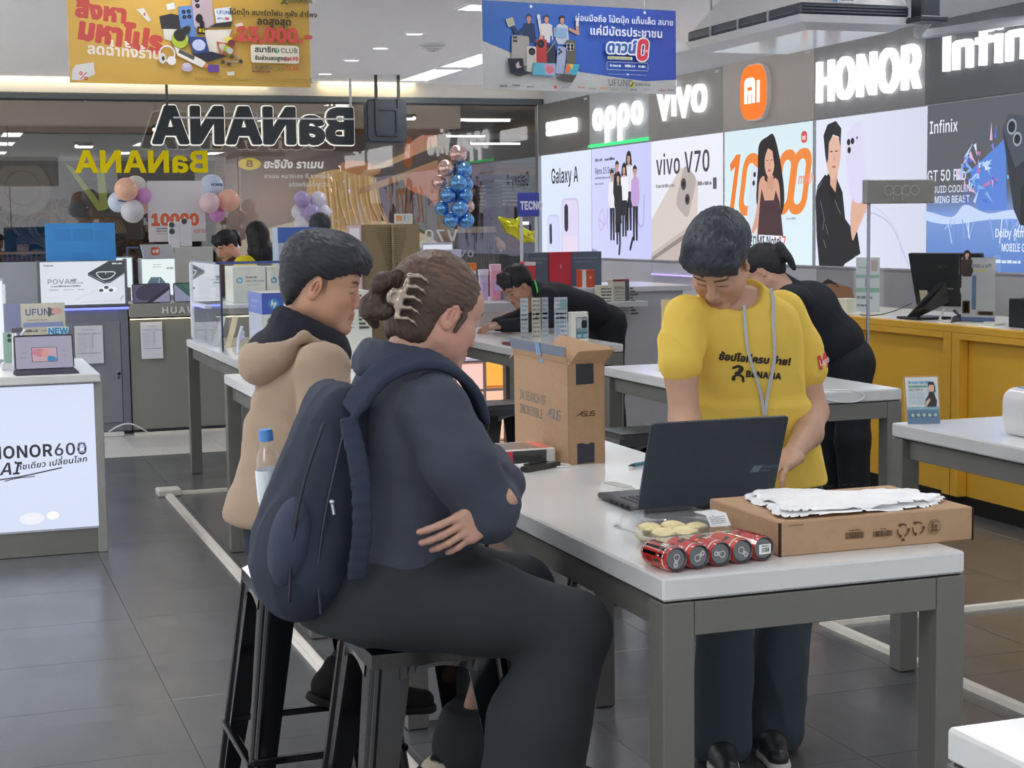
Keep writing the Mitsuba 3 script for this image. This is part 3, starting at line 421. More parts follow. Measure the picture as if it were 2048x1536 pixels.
# ---------------------------------------------------------------- soft bodies: signed distances joined smoothly, then meshed
class Soft:
    def __init__(s, lo, hi, h):
        s.o = np.asarray(lo, float); s.h = h; n = np.ceil((np.asarray(hi) - s.o) / h).astype(int) + 1
        s.ax = [s.o[i] + h * np.arange(n[i]) for i in range(3)]
        s.F = np.full(n, 1.0, np.float32)
    def _blk(s, lo, hi, m):
        sl = []
        for i in range(3):
            a = max(0, int((lo[i] - m - s.o[i]) / s.h)); b = min(s.F.shape[i], int((hi[i] + m - s.o[i]) / s.h) + 2)
            if b <= a: return None, None
            sl.append(slice(a, b))
        g = np.meshgrid(*[s.ax[i][sl[i]] for i in range(3)], indexing='ij', sparse=True)
        return tuple(sl), [x.astype(np.float32) for x in g]
    def _mix(s, sl, d, k, op):
        f = s.F[sl]
        if op == 'sub': d = -d; a = np.maximum(f, d) + (np.maximum(k - np.abs(f - d), 0) ** 2 / (4 * k) if k else 0)
        elif op == 'and': a = np.maximum(f, d) + (np.maximum(k - np.abs(f - d), 0) ** 2 / (4 * k) if k else 0)
        else: a = np.minimum(f, d) - (np.maximum(k - np.abs(f - d), 0) ** 2 / (4 * k) if k else 0)
        s.F[sl] = a
    def cap(s, a, b, r1, r2=None, k=0.02, op='add', flat=None):
        a, b = np.asarray(a, float), np.asarray(b, float); r2 = r1 if r2 is None else r2; r = max(r1, r2)
        sl, g = s._blk(np.minimum(a, b) - r, np.maximum(a, b) + r, k + 4 * s.h)
        if sl is None: return s
        d = b - a; L = d @ d + 1e-12
        t = np.clip(((g[0] - a[0]) * d[0] + (g[1] - a[1]) * d[1] + (g[2] - a[2]) * d[2]) / L, 0, 1)
        q = np.sqrt((g[0] - a[0] - t * d[0]) ** 2 + (g[1] - a[1] - t * d[1]) ** 2 + (g[2] - a[2] - t * d[2]) ** 2) - (r1 + (r2 - r1) * t)
        s._mix(sl, q, k, op); return s
    def chain(s, pts, rs, k=0.02, op='add'):
        rs = np.broadcast_to(rs, (len(pts),))
        for i in range(len(pts) - 1): s.cap(pts[i], pts[i + 1], rs[i], rs[i + 1], k, op)
        return s
    def ell(s, p, r, R=None, k=0.02, op='add'):
        p, r = np.asarray(p, float), np.asarray(r, float); R = np.eye(3) if R is None else np.asarray(R)
        e = np.abs(R) @ r
        sl, g = s._blk(p - e, p + e, k + 4 * s.h)
        if sl is None: return s
        x = [g[i] - p[i] for i in range(3)]
        q = [(R[0, i] * x[0] + R[1, i] * x[1] + R[2, i] * x[2]) for i in range(3)]
        k0 = np.sqrt(sum((q[i] / r[i]) ** 2 for i in range(3))) + 1e-9; k1 = np.sqrt(sum((q[i] / r[i] ** 2) ** 2 for i in range(3))) + 1e-9
        s._mix(sl, k0 * (k0 - 1) / k1, k, op); return s
    def box(s, p, hs, R=None, rr=0.01, k=0.01, op='add'):
        p, hs = np.asarray(p, float), np.asarray(hs, float); R = np.eye(3) if R is None else np.asarray(R)
        e = np.abs(R) @ hs
        sl, g = s._blk(p - e, p + e, k + 4 * s.h)
        if sl is None: return s
        x = [g[i] - p[i] for i in range(3)]
        q = [np.abs(R[0, i] * x[0] + R[1, i] * x[1] + R[2, i] * x[2]) - (hs[i] - rr) for i in range(3)]
        d = np.sqrt(sum(np.maximum(v, 0) ** 2 for v in q)) + np.minimum(np.maximum(np.maximum(q[0], q[1]), q[2]), 0) - rr
        s._mix(sl, d, k, op); return s
    def stk(s, lv, yaw=0.0, k=0.03, grow=0.0, rr=.02):
        """A trunk from level ellipses (z, x, y, half depth, half width), turned by yaw degrees."""
        from scipy.interpolate import PchipInterpolator
        lv = np.array(lv, float); R = lv[:, 3:].max() + grow + .02
        sl, g = s._blk([lv[:, 1].min() - R, lv[:, 2].min() - R, lv[0, 0] - grow], [lv[:, 1].max() + R, lv[:, 2].max() + R, lv[-1, 0] + grow], k + 4 * s.h)
        if sl is None: return s
        z = np.clip(g[2].ravel(), lv[0, 0], lv[-1, 0]); cx, cy, a, b = PchipInterpolator(lv[:, 0], lv[:, 1:])(z).T.astype(np.float32)
        x, y = g[0] - cx, g[1] - cy; C, N = math.cos(math.radians(yaw)), math.sin(math.radians(yaw)); u, v = x * C + y * N, -x * N + y * C
        a, b = a + grow, b + grow; k0 = np.sqrt((u / a) ** 2 + (v / b) ** 2) + 1e-6; k1 = np.sqrt((u / a ** 2) ** 2 + (v / b ** 2) ** 2) + 1e-6; d = k0 * (k0 - 1) / k1
        w = np.maximum(lv[0, 0] - grow - g[2], g[2] - lv[-1, 0] - grow); q, p = np.maximum(d + rr, 0), np.maximum(w + rr, 0)
        s._mix(sl, (np.sqrt(q * q + p * p) + np.minimum(np.maximum(d, w) + rr, 0) - rr).astype(np.float32), k, 'add'); return s
    def half(s, p, n, k=0.0):
        """Keeps what lies behind the plane through p with outward normal n."""
        n = np.asarray(n, float) / np.linalg.norm(n); g = np.meshgrid(*s.ax, indexing='ij', sparse=True)
        d = sum((g[i] - p[i]) * n[i] for i in range(3)).astype(np.float32)
        s._mix(tuple(slice(None) for _ in range(3)), d, k, 'and'); return s
    def field(s, fn, band=0.03):
        """Adds fn(points) to the distances near the surface (folds, strands)."""
        i = np.argwhere(np.abs(s.F) < band); p = s.o + i * s.h
        s.F[tuple(i.T)] += fn(p).astype(np.float32); return s
    def mesh(s):
        F = s.F.copy()
        for ax in range(3):
            ix = [slice(None)] * 3
            for e in (0, -1): ix[ax] = e; F[tuple(ix)] = np.maximum(F[tuple(ix)], 1e-4)
        ins = F < 0; n = np.array(F.shape) - 1
        cnt = np.zeros(n, np.uint8)
        for a, b, d in np.ndindex(2, 2, 2): cnt += ins[a:n[0] + a, b:n[1] + b, d:n[2] + d]
        act = np.argwhere((cnt > 0) & (cnt < 8)); idx = np.full(n, -1, np.int64); idx[tuple(act.T)] = np.arange(len(act))
        acc = np.zeros((len(act), 3)); w = np.zeros(len(act))
        cor = [np.array(x) for x in np.ndindex(2, 2, 2)]; val = {tuple(q): F[tuple((act + q).T)] for q in cor}
        for q in cor:
            for ax in range(3):
                if q[ax]: continue
                e = q.copy(); e[ax] = 1; f0, f1 = val[tuple(q)], val[tuple(e)]; m = (f0 < 0) != (f1 < 0)
                t = np.where(m, f0 / np.where(m, f0 - f1, 1), 0); p = np.repeat(q[None].astype(float), len(act), 0); p[:, ax] += t
                acc[m] += p[m]; w[m] += 1
        V = s.o + (act + acc / w[:, None]) * s.h
        quads = []
        for ax in range(3):
            b, d = (ax + 1) % 3, (ax + 2) % 3
            lo = [slice(None)] * 3; hi = [slice(None)] * 3; lo[ax] = slice(0, -1); hi[ax] = slice(1, None)
            A, B = ins[tuple(lo)], ins[tuple(hi)]
            e = np.argwhere(A != B); e = e[(e[:, b] > 0) & (e[:, d] > 0) & (e[:, b] < n[b]) & (e[:, d] < n[d])]
            if not len(e): continue
            def cell(db, dd): q = e.copy(); q[:, b] -= db; q[:, d] -= dd; return idx[tuple(q.T)]
            q = np.stack([cell(1, 1), cell(0, 1), cell(0, 0), cell(1, 0)], 1)
            flip = ~A[tuple(e.T)]; q[flip] = q[flip][:, ::-1]; quads.append(q)
        q = np.vstack(quads); q = q[(q >= 0).all(1)]
        return tri(V, np.vstack([q[:, [0, 1, 2]], q[:, [0, 2, 3]]]))
def fold(amp, *waves, seed=3):
    """Cloth folds: sums of ridged noise stretched along given directions. waves: (direction across the folds, spacing, stretch)."""
    def fn(p):
        d = 0
        for i, (dirn, sp, st) in enumerate(waves):
            n = np.asarray(dirn, float) / np.linalg.norm(dirn); a = p @ n; rest = p - a[:, None] * n
            q = np.column_stack([a / sp, rest[:, 0] / (sp * st) + rest[:, 2] / (sp * st), rest[:, 1] / (sp * st) + 3.1 * i])
            d = d + (np.abs(meshkit.fbm(q, 2, seed + i) - 0.5) * 2 - 0.35)
        return amp * d
    return fn

# ================================================================ the room
def _stone(dark):
    def fn(p, n, uv):
        ix, iy = dr.floor((p.x - 0.687) / 0.6227), dr.floor((p.y - 4.12) / 0.62)
        k = 0.86 + 0.28 * mikit.cell_rand(ix, iy, 3) * 0.6
        m = mikit.fbm(p.x * 7, p.y * 2.2 + ix * 3.7, iy * 1.9, octaves=3); s = mikit.fbm(p.x * 90, p.y * 60, 1.0, octaves=2)
        return (mi.Color3f(0.078, 0.080, 0.084) if dark else mi.Color3f(0.62, 0.61, 0.58)) * k * (0.82 + (0.34 if dark else 0.1) * m + 0.06 * s)
    return fn
def _rough(p, n, uv): return 0.17 + 0.13 * mikit.fbm(p.x * 3, p.y * 3, 0.0, octaves=3) + 0.04 * mikit.noise(p.x * 40, p.y * 14, 0.0)
_rt_ = mikit.proc(_rough)
scene['mat_floor_dark'] = {'type': 'twosided', 'b': {'type': 'principled', 'base_color': mikit.proc(_stone(True)), 'roughness': _rt_, 'specular': 0.62}}
scene['mat_floor_white'] = {'type': 'twosided', 'b': {'type': 'principled', 'base_color': mikit.proc(_stone(False)), 'roughness': _rt_, 'specular': 0.5}}
put('floor', [(rbox((-4.5, -2.2, -0.12), (9, 30, -0.006)), '#dedbd3')], 'mat_matte', kind='structure')  # white base beyond the tiles, chosen to bounce light up to the ceiling
_td = {}
def tile(x0, x1, y0, y1, mat):
    s = (round(x1 - x0, 3), round(y1 - y0, 3), mat)
    k = key_of('tile', 'floor')
    scene[k] = mikit.ply(rbox((x0 + .0011, y0 + .0011, -0.012), (x1 - .0011, y1 - .0011, 0.0), 0.0009), mat)
_rows = [4.12 - .62 * i for i in range(5, 0, -1)] + [4.12, 4.745, 4.955, 5.52, 6.145, 6.77] + [6.77 + .62 * i for i in range(1, 17)]
for a, b in zip(_rows[:-1], _rows[1:]):
    for i in range(-2, 9):
        x0 = 0.687 + .6227 * i
        if x0 > 3.2 and b > 11.0 or x0 < 0 and b > 9.5: continue
        if a > 13.6: continue
        tile(x0, x0 + .6227, a, b, 'mat_floor_white' if a > 11.3 else 'mat_floor_dark')
put('ceiling', [(rbox((-3.2, -0.6, 3.17), (6.9, 17.42, 3.3)), '#f7f8fa')], 'mat_matte', kind='structure')
# right wall carrying the brand panels, its lower part in separate grey boards
put('wall_right', [(rbox((6.52, -2, 0), (6.9, 17.42, 3.2)), '#d4d6da')], 'mat_matte', kind='structure')
SEAM = [17.36, 15.84, 14.33, 12.79, 11.23, 9.715, 8.19, 6.67]
for i, (a, b) in enumerate(zip(SEAM[:-1], SEAM[1:])):
    put('board', [(rbox((6.49, b + .003, 0.0), (6.53, a - .003, 1.235), .004), ['#8d9097', '#c9c9d2', '#c9c9d6', '#c8c8d0', '#9c9ca2', '#b4b7ba', '#b4b7ba'][i])], 'mat_satin', 'wall_right')
# shop front: white band, dark bar, posts and panes
FY = 17.38
put('wall_front', [(rbox((-9, FY - .03, 3.02), (6.52, FY + .1, 3.3)), '#efe9df')], 'mat_matte', kind='structure')
put('trim_1', [(rbox((-9, FY - .05, 2.955), (6.5, FY + .05, 3.02), .006), '#5d6468'), (rbox((-9, FY - .035, 2.94), (6.5, FY + .03, 2.955)), '#2b2d2e')], 'mat_satin', kind='structure')
put('trim_2', [(rbox((6.44, FY - .05, 0), (6.52, FY + .05, 2.96), .005), '#9b9fa3')], 'mat_metal', kind='structure')
for i, (a, b) in enumerate([(-7, -2.5), (-2.5, 0.72), (0.72, 3.05), (3.05, 6.44)]):
    w = f'window_{i + 1}'
    scene[w] = mikit.ply(rbox((a + .004, FY - .006, 0.05), (b - .004, FY + .006, 2.94)), 'mat_glass'); labels[w] = {'kind': 'structure'}
put('trim_3', [(rbox((-9, FY - .03, 0), (6.45, FY + .03, .05)), '#8a8d90')], 'mat_metal', kind='structure')
# warm cove lamp along the white band (its glow is on the band)
lamp('cove_lamp', rbox((3.95, FY - .10, 3.150), (5.0, FY - .07, 3.158)), [9, 7.3, 3.6], weight=.3, label='slim yellow strip lamp above the white band over the glass front, by the black box', cat='strip lamp')
lamp('cove_lamp', rbox((0.5, FY - .10, 3.150), (3.4, FY - .07, 3.158)), [6.2, 5.3, 3.6], weight=.3, label='long cream strip lamp above the white band over the glass front, behind the yellow banner', cat='strip lamp')

# ceiling lamps
def troffer(x0, y0, x1, y1, label=None, group='ceiling lamps'):
    k = thing('ceiling_lamp', label, 'ceiling lamp', group)
    z = 3.17
    put('frame', [(rbox((x0 - .02, y0 - .02, z - .012), (x1 + .02, y0, z + .004)), '#f2f3f5'), (rbox((x0 - .02, y1, z - .012), (x1 + .02, y1 + .02, z + .004)), '#f2f3f5'),
                  (rbox((x0 - .02, y0, z - .012), (x0, y1, z + .004)), '#f2f3f5'), (rbox((x1, y0, z - .012), (x1 + .02, y1, z + .004)), '#f2f3f5')], 'mat_satin', k)
    lamp('diffuser', rbox((x0, y0, z - .010), (x1, y1, z + .002)), [TROFFER, TROFFER * 1.0, TROFFER * 1.03], k)
troffer(3.62, 11.08, 4.82, 11.38, 'wide rectangular ceiling lamp just left of the top of the blue banner')
troffer(4.72, 14.2, 5.02, 15.4, 'rectangular ceiling lamp touching the left edge of the blue banner')
troffer(4.72, 15.65, 5.02, 16.9, 'rectangular ceiling lamp nearest the white band, below the other lamps')
for x in (-2.6, -1.7, -.8, 1.2, 3.6, 5.4):  # lamps added out of view to raise the light in the shop
    for y in (1.2, 4.6, 7.4):
        troffer(x - .15, y - .6, x + .15, y + .6, 'added rectangular ceiling lamp out of view above the shop')
for x in (-2.6, -1.7, -.8):  # further added lamps, unseen at the left
    for y in (11.0, 14.6): troffer(x - .15, y - .6, x + .15, y + .6, 'added rectangular ceiling lamp out of view above the shop')
def downlight(x, y, label, r=.065):
    k = thing('downlight', label, 'downlight', 'round downlights')
    put('ring', [(lathe([(r, -.004), (r + .02, -.008), (r + .024, 0)], 24, (x, y, 3.17)), '#ffffff')], 'mat_satin', k, smooth=40)
    lamp('disc', cyl((x, y, 3.164), (x, y, 3.1665), r), [DOWNLIGHT] * 3, k, weight=.4)
downlight(3.74, 12.92, 'first round downlight from the front in the row left of the blue banner')
downlight(3.74, 14.0, 'second round downlight from the front in the row left of the blue banner')
downlight(3.74, 15.05, 'third round downlight from the front in the row left of the blue banner')
downlight(3.80, 16.42, 'rearmost round downlight of the row beside the yellow banner')
k = thing('air_vent', 'small round white ceiling diffuser between the downlights', 'ceiling vent')
put('cone', [(lathe([(.02, -.06), (.05, -.058), (.055, -.05), (.05, -.045), (.085, -.04), (.09, -.03), (.08, -.026), (.115, -.014), (.12, 0)], 28, (4.1, 13.6, 3.17)), '#dfe1e4')], 'mat_satin', k, smooth=40)
put('cone', [(cyl((4.1, 13.6, 3.108), (4.1, 13.6, 3.118), .022), '#9a9da1')], 'mat_satin', k)
for x, y, l in ((4.62, 11.7, 'small dark sprinkler head on the ceiling beside the blue banner'), (3.75, 16.9, 'small dark sprinkler head on the ceiling above the white band')):
    put('sprinkler', [(cyl((x, y, 3.17), (x, y, 3.12), .012), '#8a8d92'), (cyl((x, y, 3.122), (x, y, 3.118), .03), '#5f6267')], 'mat_metal', label=l, cat='sprinkler')

# white cable ducts on the floor
def duct(name, x0, y0, x1, y1, label):
    lo, hi = np.array([min(x0, x1), min(y0, y1)]), np.array([max(x0, x1), max(y0, y1)])
    if hi[0] - lo[0] > hi[1] - lo[1]: prof = [(-.026, 0), (-.019, .017), (.019, .017), (.026, 0)]; ax = 0
    else: prof = [(-.026, 0), (-.019, .017), (.019, .017), (.026, 0)]; ax = 1
    a, b = lo[ax], hi[ax]; m = (lo[1 - ax] + hi[1 - ax]) / 2
    pts = [((t, m + u, z) if ax == 0 else (m + u, t, z)) for t in (a, b) for u, z in prof]
    k = thing(name, label, 'cable duct', 'floor cable ducts')
    put('cover', [(hull(pts), '#d3d0c4')], 'mat_satin', k)
    s = [(-.012, .0172), (-.009, .0182), (.009, .0182), (.012, .0172)]
    pts = [((t, m + u, z) if ax == 0 else (m + u, t, z)) for t in (a, b) for u, z in s]
    put('ridge', [(hull(pts), '#e2dfd4')], 'mat_satin', k)
duct('cable_duct', 1.255, 3.0, 1.255, 9.86, 'long white floor duct running under the stools to the white end box')
duct('cable_duct', 1.30, 9.92, 3.1, 9.92, 'thin white floor duct running right from the white end box')
duct('cable_duct', 3.28, 2.6, 3.28, 5.6, 'white floor duct beside the right-hand table leg')
duct('cable_duct', 3.31, 5.575, 5.0, 5.575, 'white floor duct crossing toward the yellow counter')
duct('cable_duct', 1.4, 12.98, 2.9, 12.98, 'white duct along the foot of the grey cabinets')
put('junction_box', [(rbox((1.19, 9.84, 0), (1.33, 9.99, .04), .006), '#d9d8d2')], 'mat_satin', label='small white box at the end of the long floor duct', cat='junction box')

# ---------------------------------------------------------------- the mall beyond the glass
def _wood(p, n, uv):
    g = mikit.fbm(p.x * 3 + 40 * mikit.noise(p.x * .7, p.y * .7, p.z * .2) * 0.03, p.y * 3, p.z * 26, octaves=3)
    return mi.Color3f(0.30, 0.19, 0.115) * (0.7 + 0.55 * g)
scene['mat_wood'] = {'type': 'twosided', 'b': {'type': 'principled', 'base_color': mikit.proc(_wood), 'roughness': 0.5, 'specular': 0.3}}
put('hall_ceiling', [(rbox((-9, FY + .1, 3.32), (12, 30, 3.5)), '#a39c96')], 'mat_matte', kind='structure', key='ceiling_hall')
put('hall_beam', [(rbox((-6, 22.3, 3.0), (7.12, 22.62, 3.33), .01), '#cdbfae')], 'mat_matte', label='cream beam across the hall ceiling in front of the noodle shop', cat='beam')
put('hall_beam', [(rbox((-6, 22.62, 2.93), (7.05, 22.8, 3.06), .01), '#8a6a50')], 'mat_matte', label='brown timber strip under the cream beam', cat='beam')
put('wall_hall', [(rbox((-9, 27.5, 0), (14, 27.7, 3.4)), '#4a4745')], 'mat_matte', kind='structure')
put('wall_hall_right', [(rbox((9.2, FY + .1, 0), (9.4, 28, 3.4)), '#8d7c66')], 'mat_matte', kind='structure')
put('floor_hall', [(rbox((-9, FY + .05, -.006), (12, 30, 0.0)), '#a8a39a')], 'mat_gloss', kind='structure')
for x, y in ((-2, 19), (2.4, 19.2), (6, 19), (-4, 24.6), (0.2, 25.0), (2.6, 25), (8.2, 25), (8.2, 21)):
    lamp('hall_lamp', rbox((x - .6, y - .06, 3.28), (x + .6, y + .06, 3.32)), [HALL * 1.12, HALL, HALL * .82], weight=.6, label='slim warm ceiling lamp over the mall hall', cat='ceiling lamp', group='hall ceiling lamps')
def linear(a, b, label, col=(9, 8, 6.5)):
    k = thing('linear_lamp', label, 'linear lamp')
    a, b = np.array(a), np.array(b)
    put('housing', [(tube([a + (0, 0, .025), b + (0, 0, .025)], .03, 6), '#3a3836')], 'mat_satin', k)
    lamp('tube', tube([a, b], .022, 8), col, k, weight=.15)
linear((1.62, 20.2, 2.62), (1.92, 21.6, 2.69), 'slanting white tube lamp seen beyond the glass above the yellow letters')
linear((2.33, 18.5, 2.72), (2.62, 20.2, 2.86), 'white tube lamp hanging just left of the dark reversed sign')
linear((5.36, 18.6, 2.88), (5.47, 19.4, 2.93), 'short white tube lamp right of the black hanging box')
linear((6.5, 21.0, 2.82), (7.04, 21.0, 2.82), 'upper white tube lamp over the dark counter shop at the right')
linear((6.84, 21.0, 2.72), (7.54, 21.0, 2.72), 'lower long white tube lamp over the dark counter shop')
# noodle shop across the hall: timber posts, poster wall
RY = 23.0
put('timber_post', [(rbox((3.70, RY - .12, 0), (3.83, RY + .1, 3.0), .008), '#8a6a4c')], 'mat_wood', label='timber post at the left edge of the noodle poster', cat='post')
put('timber_post', [(rbox((6.95, RY - .12, 0), (7.12, RY + .1, 3.0), .008), '#8a6a4c')], 'mat_wood', label='timber post at the right edge of the noodle poster', cat='post')
S = Sheet(3.12, 2.0)
def bgc(u, v):
    a, b, d = c('#5a4a45'), c('#a3887a'), c('#4a3f3d')
    t = math.exp(-((u - .22) ** 2) / .05 - ((v - .52) ** 2) / .09); return (d * (1 - u * .2) * (1 - t) + b * t)
S.grid(0, 0, 3.12, 2.0, bgc, 14, 10)
S.ell(1.62, 0.0, 1.75, .80, '#c9b9a2'); S.ell(1.62, -.12, 1.62, .72, '#55505a'); S.ell(1.62, -.2, 1.50, .62, '#a78e6c')
for x, y, a, b, col, an in ((.75, .36, .25, .1, '#9aa45a', 20), (.55, .18, .3, .12, '#b9bd6e', -10), (2.1, .3, .42, .2, '#a5a85e', -30), (1.75, .62, .3, .2, '#b3b56c', 12), (1.0, .2, .28, .16, '#b98a58', 30), (2.55, .1, .2, .12, '#c79a60', -20)): S.ell(x, y, a, b, col, an)
S.poly([(.72, .30), (.66, .62), (.85, .38)], '#8fa252')
NC = ['#c8a263', '#b88d4c', '#d9b87a', '#a87b3e', '#e0c48c']
S.poly([(1.18, .95), (1.2, 1.3), (1.42, 1.45), (1.9, 1.5), (2.12, 1.4), (2.2, 1.2), (2.3, .3), (2.1, .1), (1.85, .2), (1.55, .55), (1.3, .6)], '#c39d62', 1)
rr = random.Random(5)
for i in range(34):
    x = 1.22 + i * .03; x2 = x + rr.uniform(.0, .12) + i * .004
    S.line(spline([(x, rr.uniform(1.2, 1.42)), (x + .03, 1.0), (x2, .6), (x2 + .05, rr.uniform(.15, .5))], 5), rr.uniform(.012, .026), NC[i % 5])
S.ell(1.96, 1.5, .30, .10, '#b5733a', -8)
S.poly([(1.95, 1.36), (2.0, 1.46), (3.12, 1.93), (3.12, 1.82)], '#b99468'); S.poly([(1.92, 1.12), (1.94, 1.21), (3.12, 1.62), (3.12, 1.5)], '#a88258')
S.poly([(2.62, 1.62), (2.7, 1.85), (2.95, 2.0), (3.12, 2.0), (3.12, 1.92)], '#c98a70', 1); S.poly([(2.66, 1.2), (2.62, 1.38), (2.9, 1.5), (3.12, 1.5), (3.12, .95), (2.95, 1.08)], '#b5735c', 1)
S.ell(.36, 1.56, .16, .085, '#d8c33a'); S.add(txt('8', .085, .36, 1.52, 'c', bold=.02, cond=1.5), '#8a4a1e')
S.add(txt('ฮะจิบัง ราเมน', .115, .55, 1.50, bold=.025, slant=.15), '#f2efe9')
S.add(txt('ราเมน หมายเลข 8 จากญี่ปุ่น', .062, .56, 1.36), '#d9d2cc'); S.add(txt('อร่อยกันได้ทุกวัน', .062, .90, 1.24), '#d9d2cc')
k = thing('noodle_poster', 'huge poster of noodles lifted from a bowl with chopsticks, across the hall', 'poster')
put('panel', [(rbox((3.83, RY - .02, .95), (6.95, RY + .03, 2.96)), '#6a5a52')], 'mat_matte', k)
put('print', [S.place((3.83, RY - .021, .96), (1, 0, 0), (0, 0, 1), .0012)], None, k, emit=.62)
# rope-decorated window at the left, with counter rails
k = thing('rope_display', 'dark shop window hung with coils of brown rope, behind the blue panel', 'window display')
put('backing', [(rbox((-3.5, RY + .5, .7), (3.7, RY + .55, 2.25)), '#2e2a28')], 'mat_matte', k)
rr = random.Random(11); ropes = []
for i in range(70):
    x, z = rr.uniform(.2, 3.0), rr.uniform(1.2, 2.05); R = rr.uniform(.08, .30); w = rr.uniform(.012, .03); turns = rr.choice([1, 2, 3])
    th = np.linspace(0, 2 * math.pi * turns, 18 * turns); e = rr.uniform(.35, 1)
    p = np.stack([x + R * (1 - .12 * th / 6.3) * np.cos(th), RY + .3 + rr.uniform(-.15, .15) + .04 * np.sin(th * 1.5), z + R * e * (1 - .12 * th / 6.3) * np.sin(th)], 1)
    ropes.append((tube(p, w, 5), rr.choice(['#5a4634', '#7a5c40', '#4a3b2e', '#8a6a48', '#6b5a48', '#3c332b'])))
put('rope', ropes, 'mat_matte', k, smooth=True, kind='stuff', label='coils of brown rope')
bas = [(tube(np.stack([2.05 + .42 * np.cos(t) * (1 - .1 * j), np.full(14, RY + .1) - .02 * j, 1.55 + .34 * np.sin(t) * (1 - .1 * j)], 1), .022, 5), '#8a6442') for j in range(5) for t in [np.linspace(.1, 3.0, 14)]]
put('rope_ball', bas, 'mat_matte', k, smooth=True)
k = thing('shop_fascia', 'grey glass fascia of the shop across the hall above the ropes', 'fascia')
put('panel', [(rbox((-5, RY - .1, 2.55), (3.7, RY - .05, 2.92)), '#8d9192'), (rbox((-5, RY - .12, 2.50), (3.7, RY - .04, 2.56)), '#39393a')], 'mat_satin', k)
put('panel', [(rbox((-5, RY, 2.05), (3.7, RY + .05, 2.50)), '#4b4a4d')], 'mat_satin', k)
put('emblem', [(lathe([(.0, 0), (.22, .0), (.24, .02), (.36, .02), (.38, 0)], 36, (1.12, RY - .02, 2.2), rot('x', 90)), '#77706a'), (rbox((1.7, RY - .06, 1.8), (2.7, RY - .03, 2.3)), '#33312f')], 'mat_satin', label='round grey emblem on the dark fascia at the far left', cat='emblem')
k = thing('counter_rail', 'timber shelf with rails and small pots at the far left across the hall', 'shelf')
for z in (1.08, 1.32, .75): put('shelf_board', [(rbox((0.2, 22.0, z), (1.32, 22.35, z + .035), .004), '#a4734c')], 'mat_wood', k)
put('slat', [(rbox((.3 + .06 * i, 22.02, 1.12), (.315 + .06 * i, 22.05, 1.32)), '#6d5a52') for i in range(16)], 'mat_matte', k, kind='stuff')
rr = random.Random(3)
for i in range(7): put('pot', [(lathe([(.0, 0), (.05, 0), (.06, .07), (.05, .09)], 12, (.86 + .06 * i, 22.15, .785 + (i % 2) * .0)), rr.choice(['#a85a3a', '#c7b089', '#8a4a34', '#b8a070'])), (ball((.86 + .06 * i, 22.15, .89), .035, 1), rr.choice(['#a8642e', '#5a7a3a', '#c98a4a']))], 'mat_matte', k, smooth=True)
# neon-like leaf decoration
put('leaf_sign', [(onplane(extr(shapely.union_all([Polygon(p) for p in ([(.42, 0), (.52, .02), (.1, .6), (.02, .62)], [(.45, 0), (.56, .03), (.52, .6), (.42, .55)], [(.5, 0), (.58, .08), (.95, .42), (.86, .46)])]), .02), (1.66, 22.82, 1.88), (1, 0, 0), (0, 0, 1)), '#a3b83e')], 'mat_satin', label='lime green leaf-shaped sign beyond the yellow letters', cat='sign')
# dark counter shop at the right: fascia, menu board, kitchen wall
k = thing('counter_shop', 'dark counter shop with menu board across the hall beside the balloon column', 'shop front')
put('fascia', [(rbox((7.14, RY - .3, 2.52), (9.2, RY, 2.95)), '#6b7078')], 'mat_satin', k)
put('timber_band', [(rbox((7.14, RY - .1, 2.34), (9.2, RY, 2.55)), '#9a8468')], 'mat_wood', k)
put('dark_band', [(rbox((7.14, RY - .12, 2.25), (9.2, RY - .02, 2.36)), '#4d5056')], 'mat_satin', k)
S = Sheet(.86, .42, '#34383d')
S.rect(0, .34, .86, .345, '#8a8f94'); S.greek(.28, .37, .56, .022, '#c9ccd0', 3)
for i in range(6): S.rect(0, .285 - .055 * i, .86, .289 - .055 * i, '#7b8086'); S.greek(.02, .30 - .055 * i, .14, .016, '#a9adb2', i); S.greek(.40, .30 - .055 * i, .68, .018, '#b9bdc2', i + 9)
put('menu_board', [(rbox((7.49, RY - .2, 1.88), (8.37, RY - .17, 2.32), .004), '#2b2e33'), S.place((7.5, RY - .205, 1.89), (1, 0, 0), (0, 0, 1), .001)], 'mat_satin', k)
put('kitchen_wall', [(rbox((7.14, RY + .6, .6), (9.2, RY + .65, 2.3)), '#5a4a3e')], 'mat_matte', k)
for i, (x, h) in enumerate(((7.62, .16), (7.86, .24), (8.06, .14))):
    lamp('pendant_lamp', lathe([(0.002, h), (.02, h * .7), (.045, .02), (.02, 0), (.002, 0)], 10, (x, 22.5, 1.70)), [7, 4.6, 2.2], k, weight=.15)
lamp('warm_strip', rbox((7.75, 22.35, 1.62), (8.15, 22.4, 1.66)), [10, 7, 3.5], k, weight=.15)
put('counter_front', [(rbox((7.0, 21.8, 0), (9.2, 22.3, 1.42)), '#2f2b29'), (rbox((6.95, 21.75, 1.42), (9.2, 22.3, 1.48), .006), '#7a6a58')], 'mat_satin', k)
put('round_sign', [(onplane(extr(Point(0, 0).buffer(.2, 24).difference(Point(.05, -.05).buffer(.12, 20)), .03), (8.62, RY - .25, 2.16), (1, 0, 0), (0, 0, 1)), '#3aa08a'), (onplane(extr(Point(.05, -.05).buffer(.12, 20), .02), (8.62, RY - .25, 2.16), (1, 0, 0), (0, 0, 1)), '#c9b394')], 'mat_satin', k)
k = thing('round_kiosk', 'dark ribbed round kiosk with a pale rim, in the hall under the balloon column', 'kiosk')
th = np.arange(40) * 2 * np.pi / 40
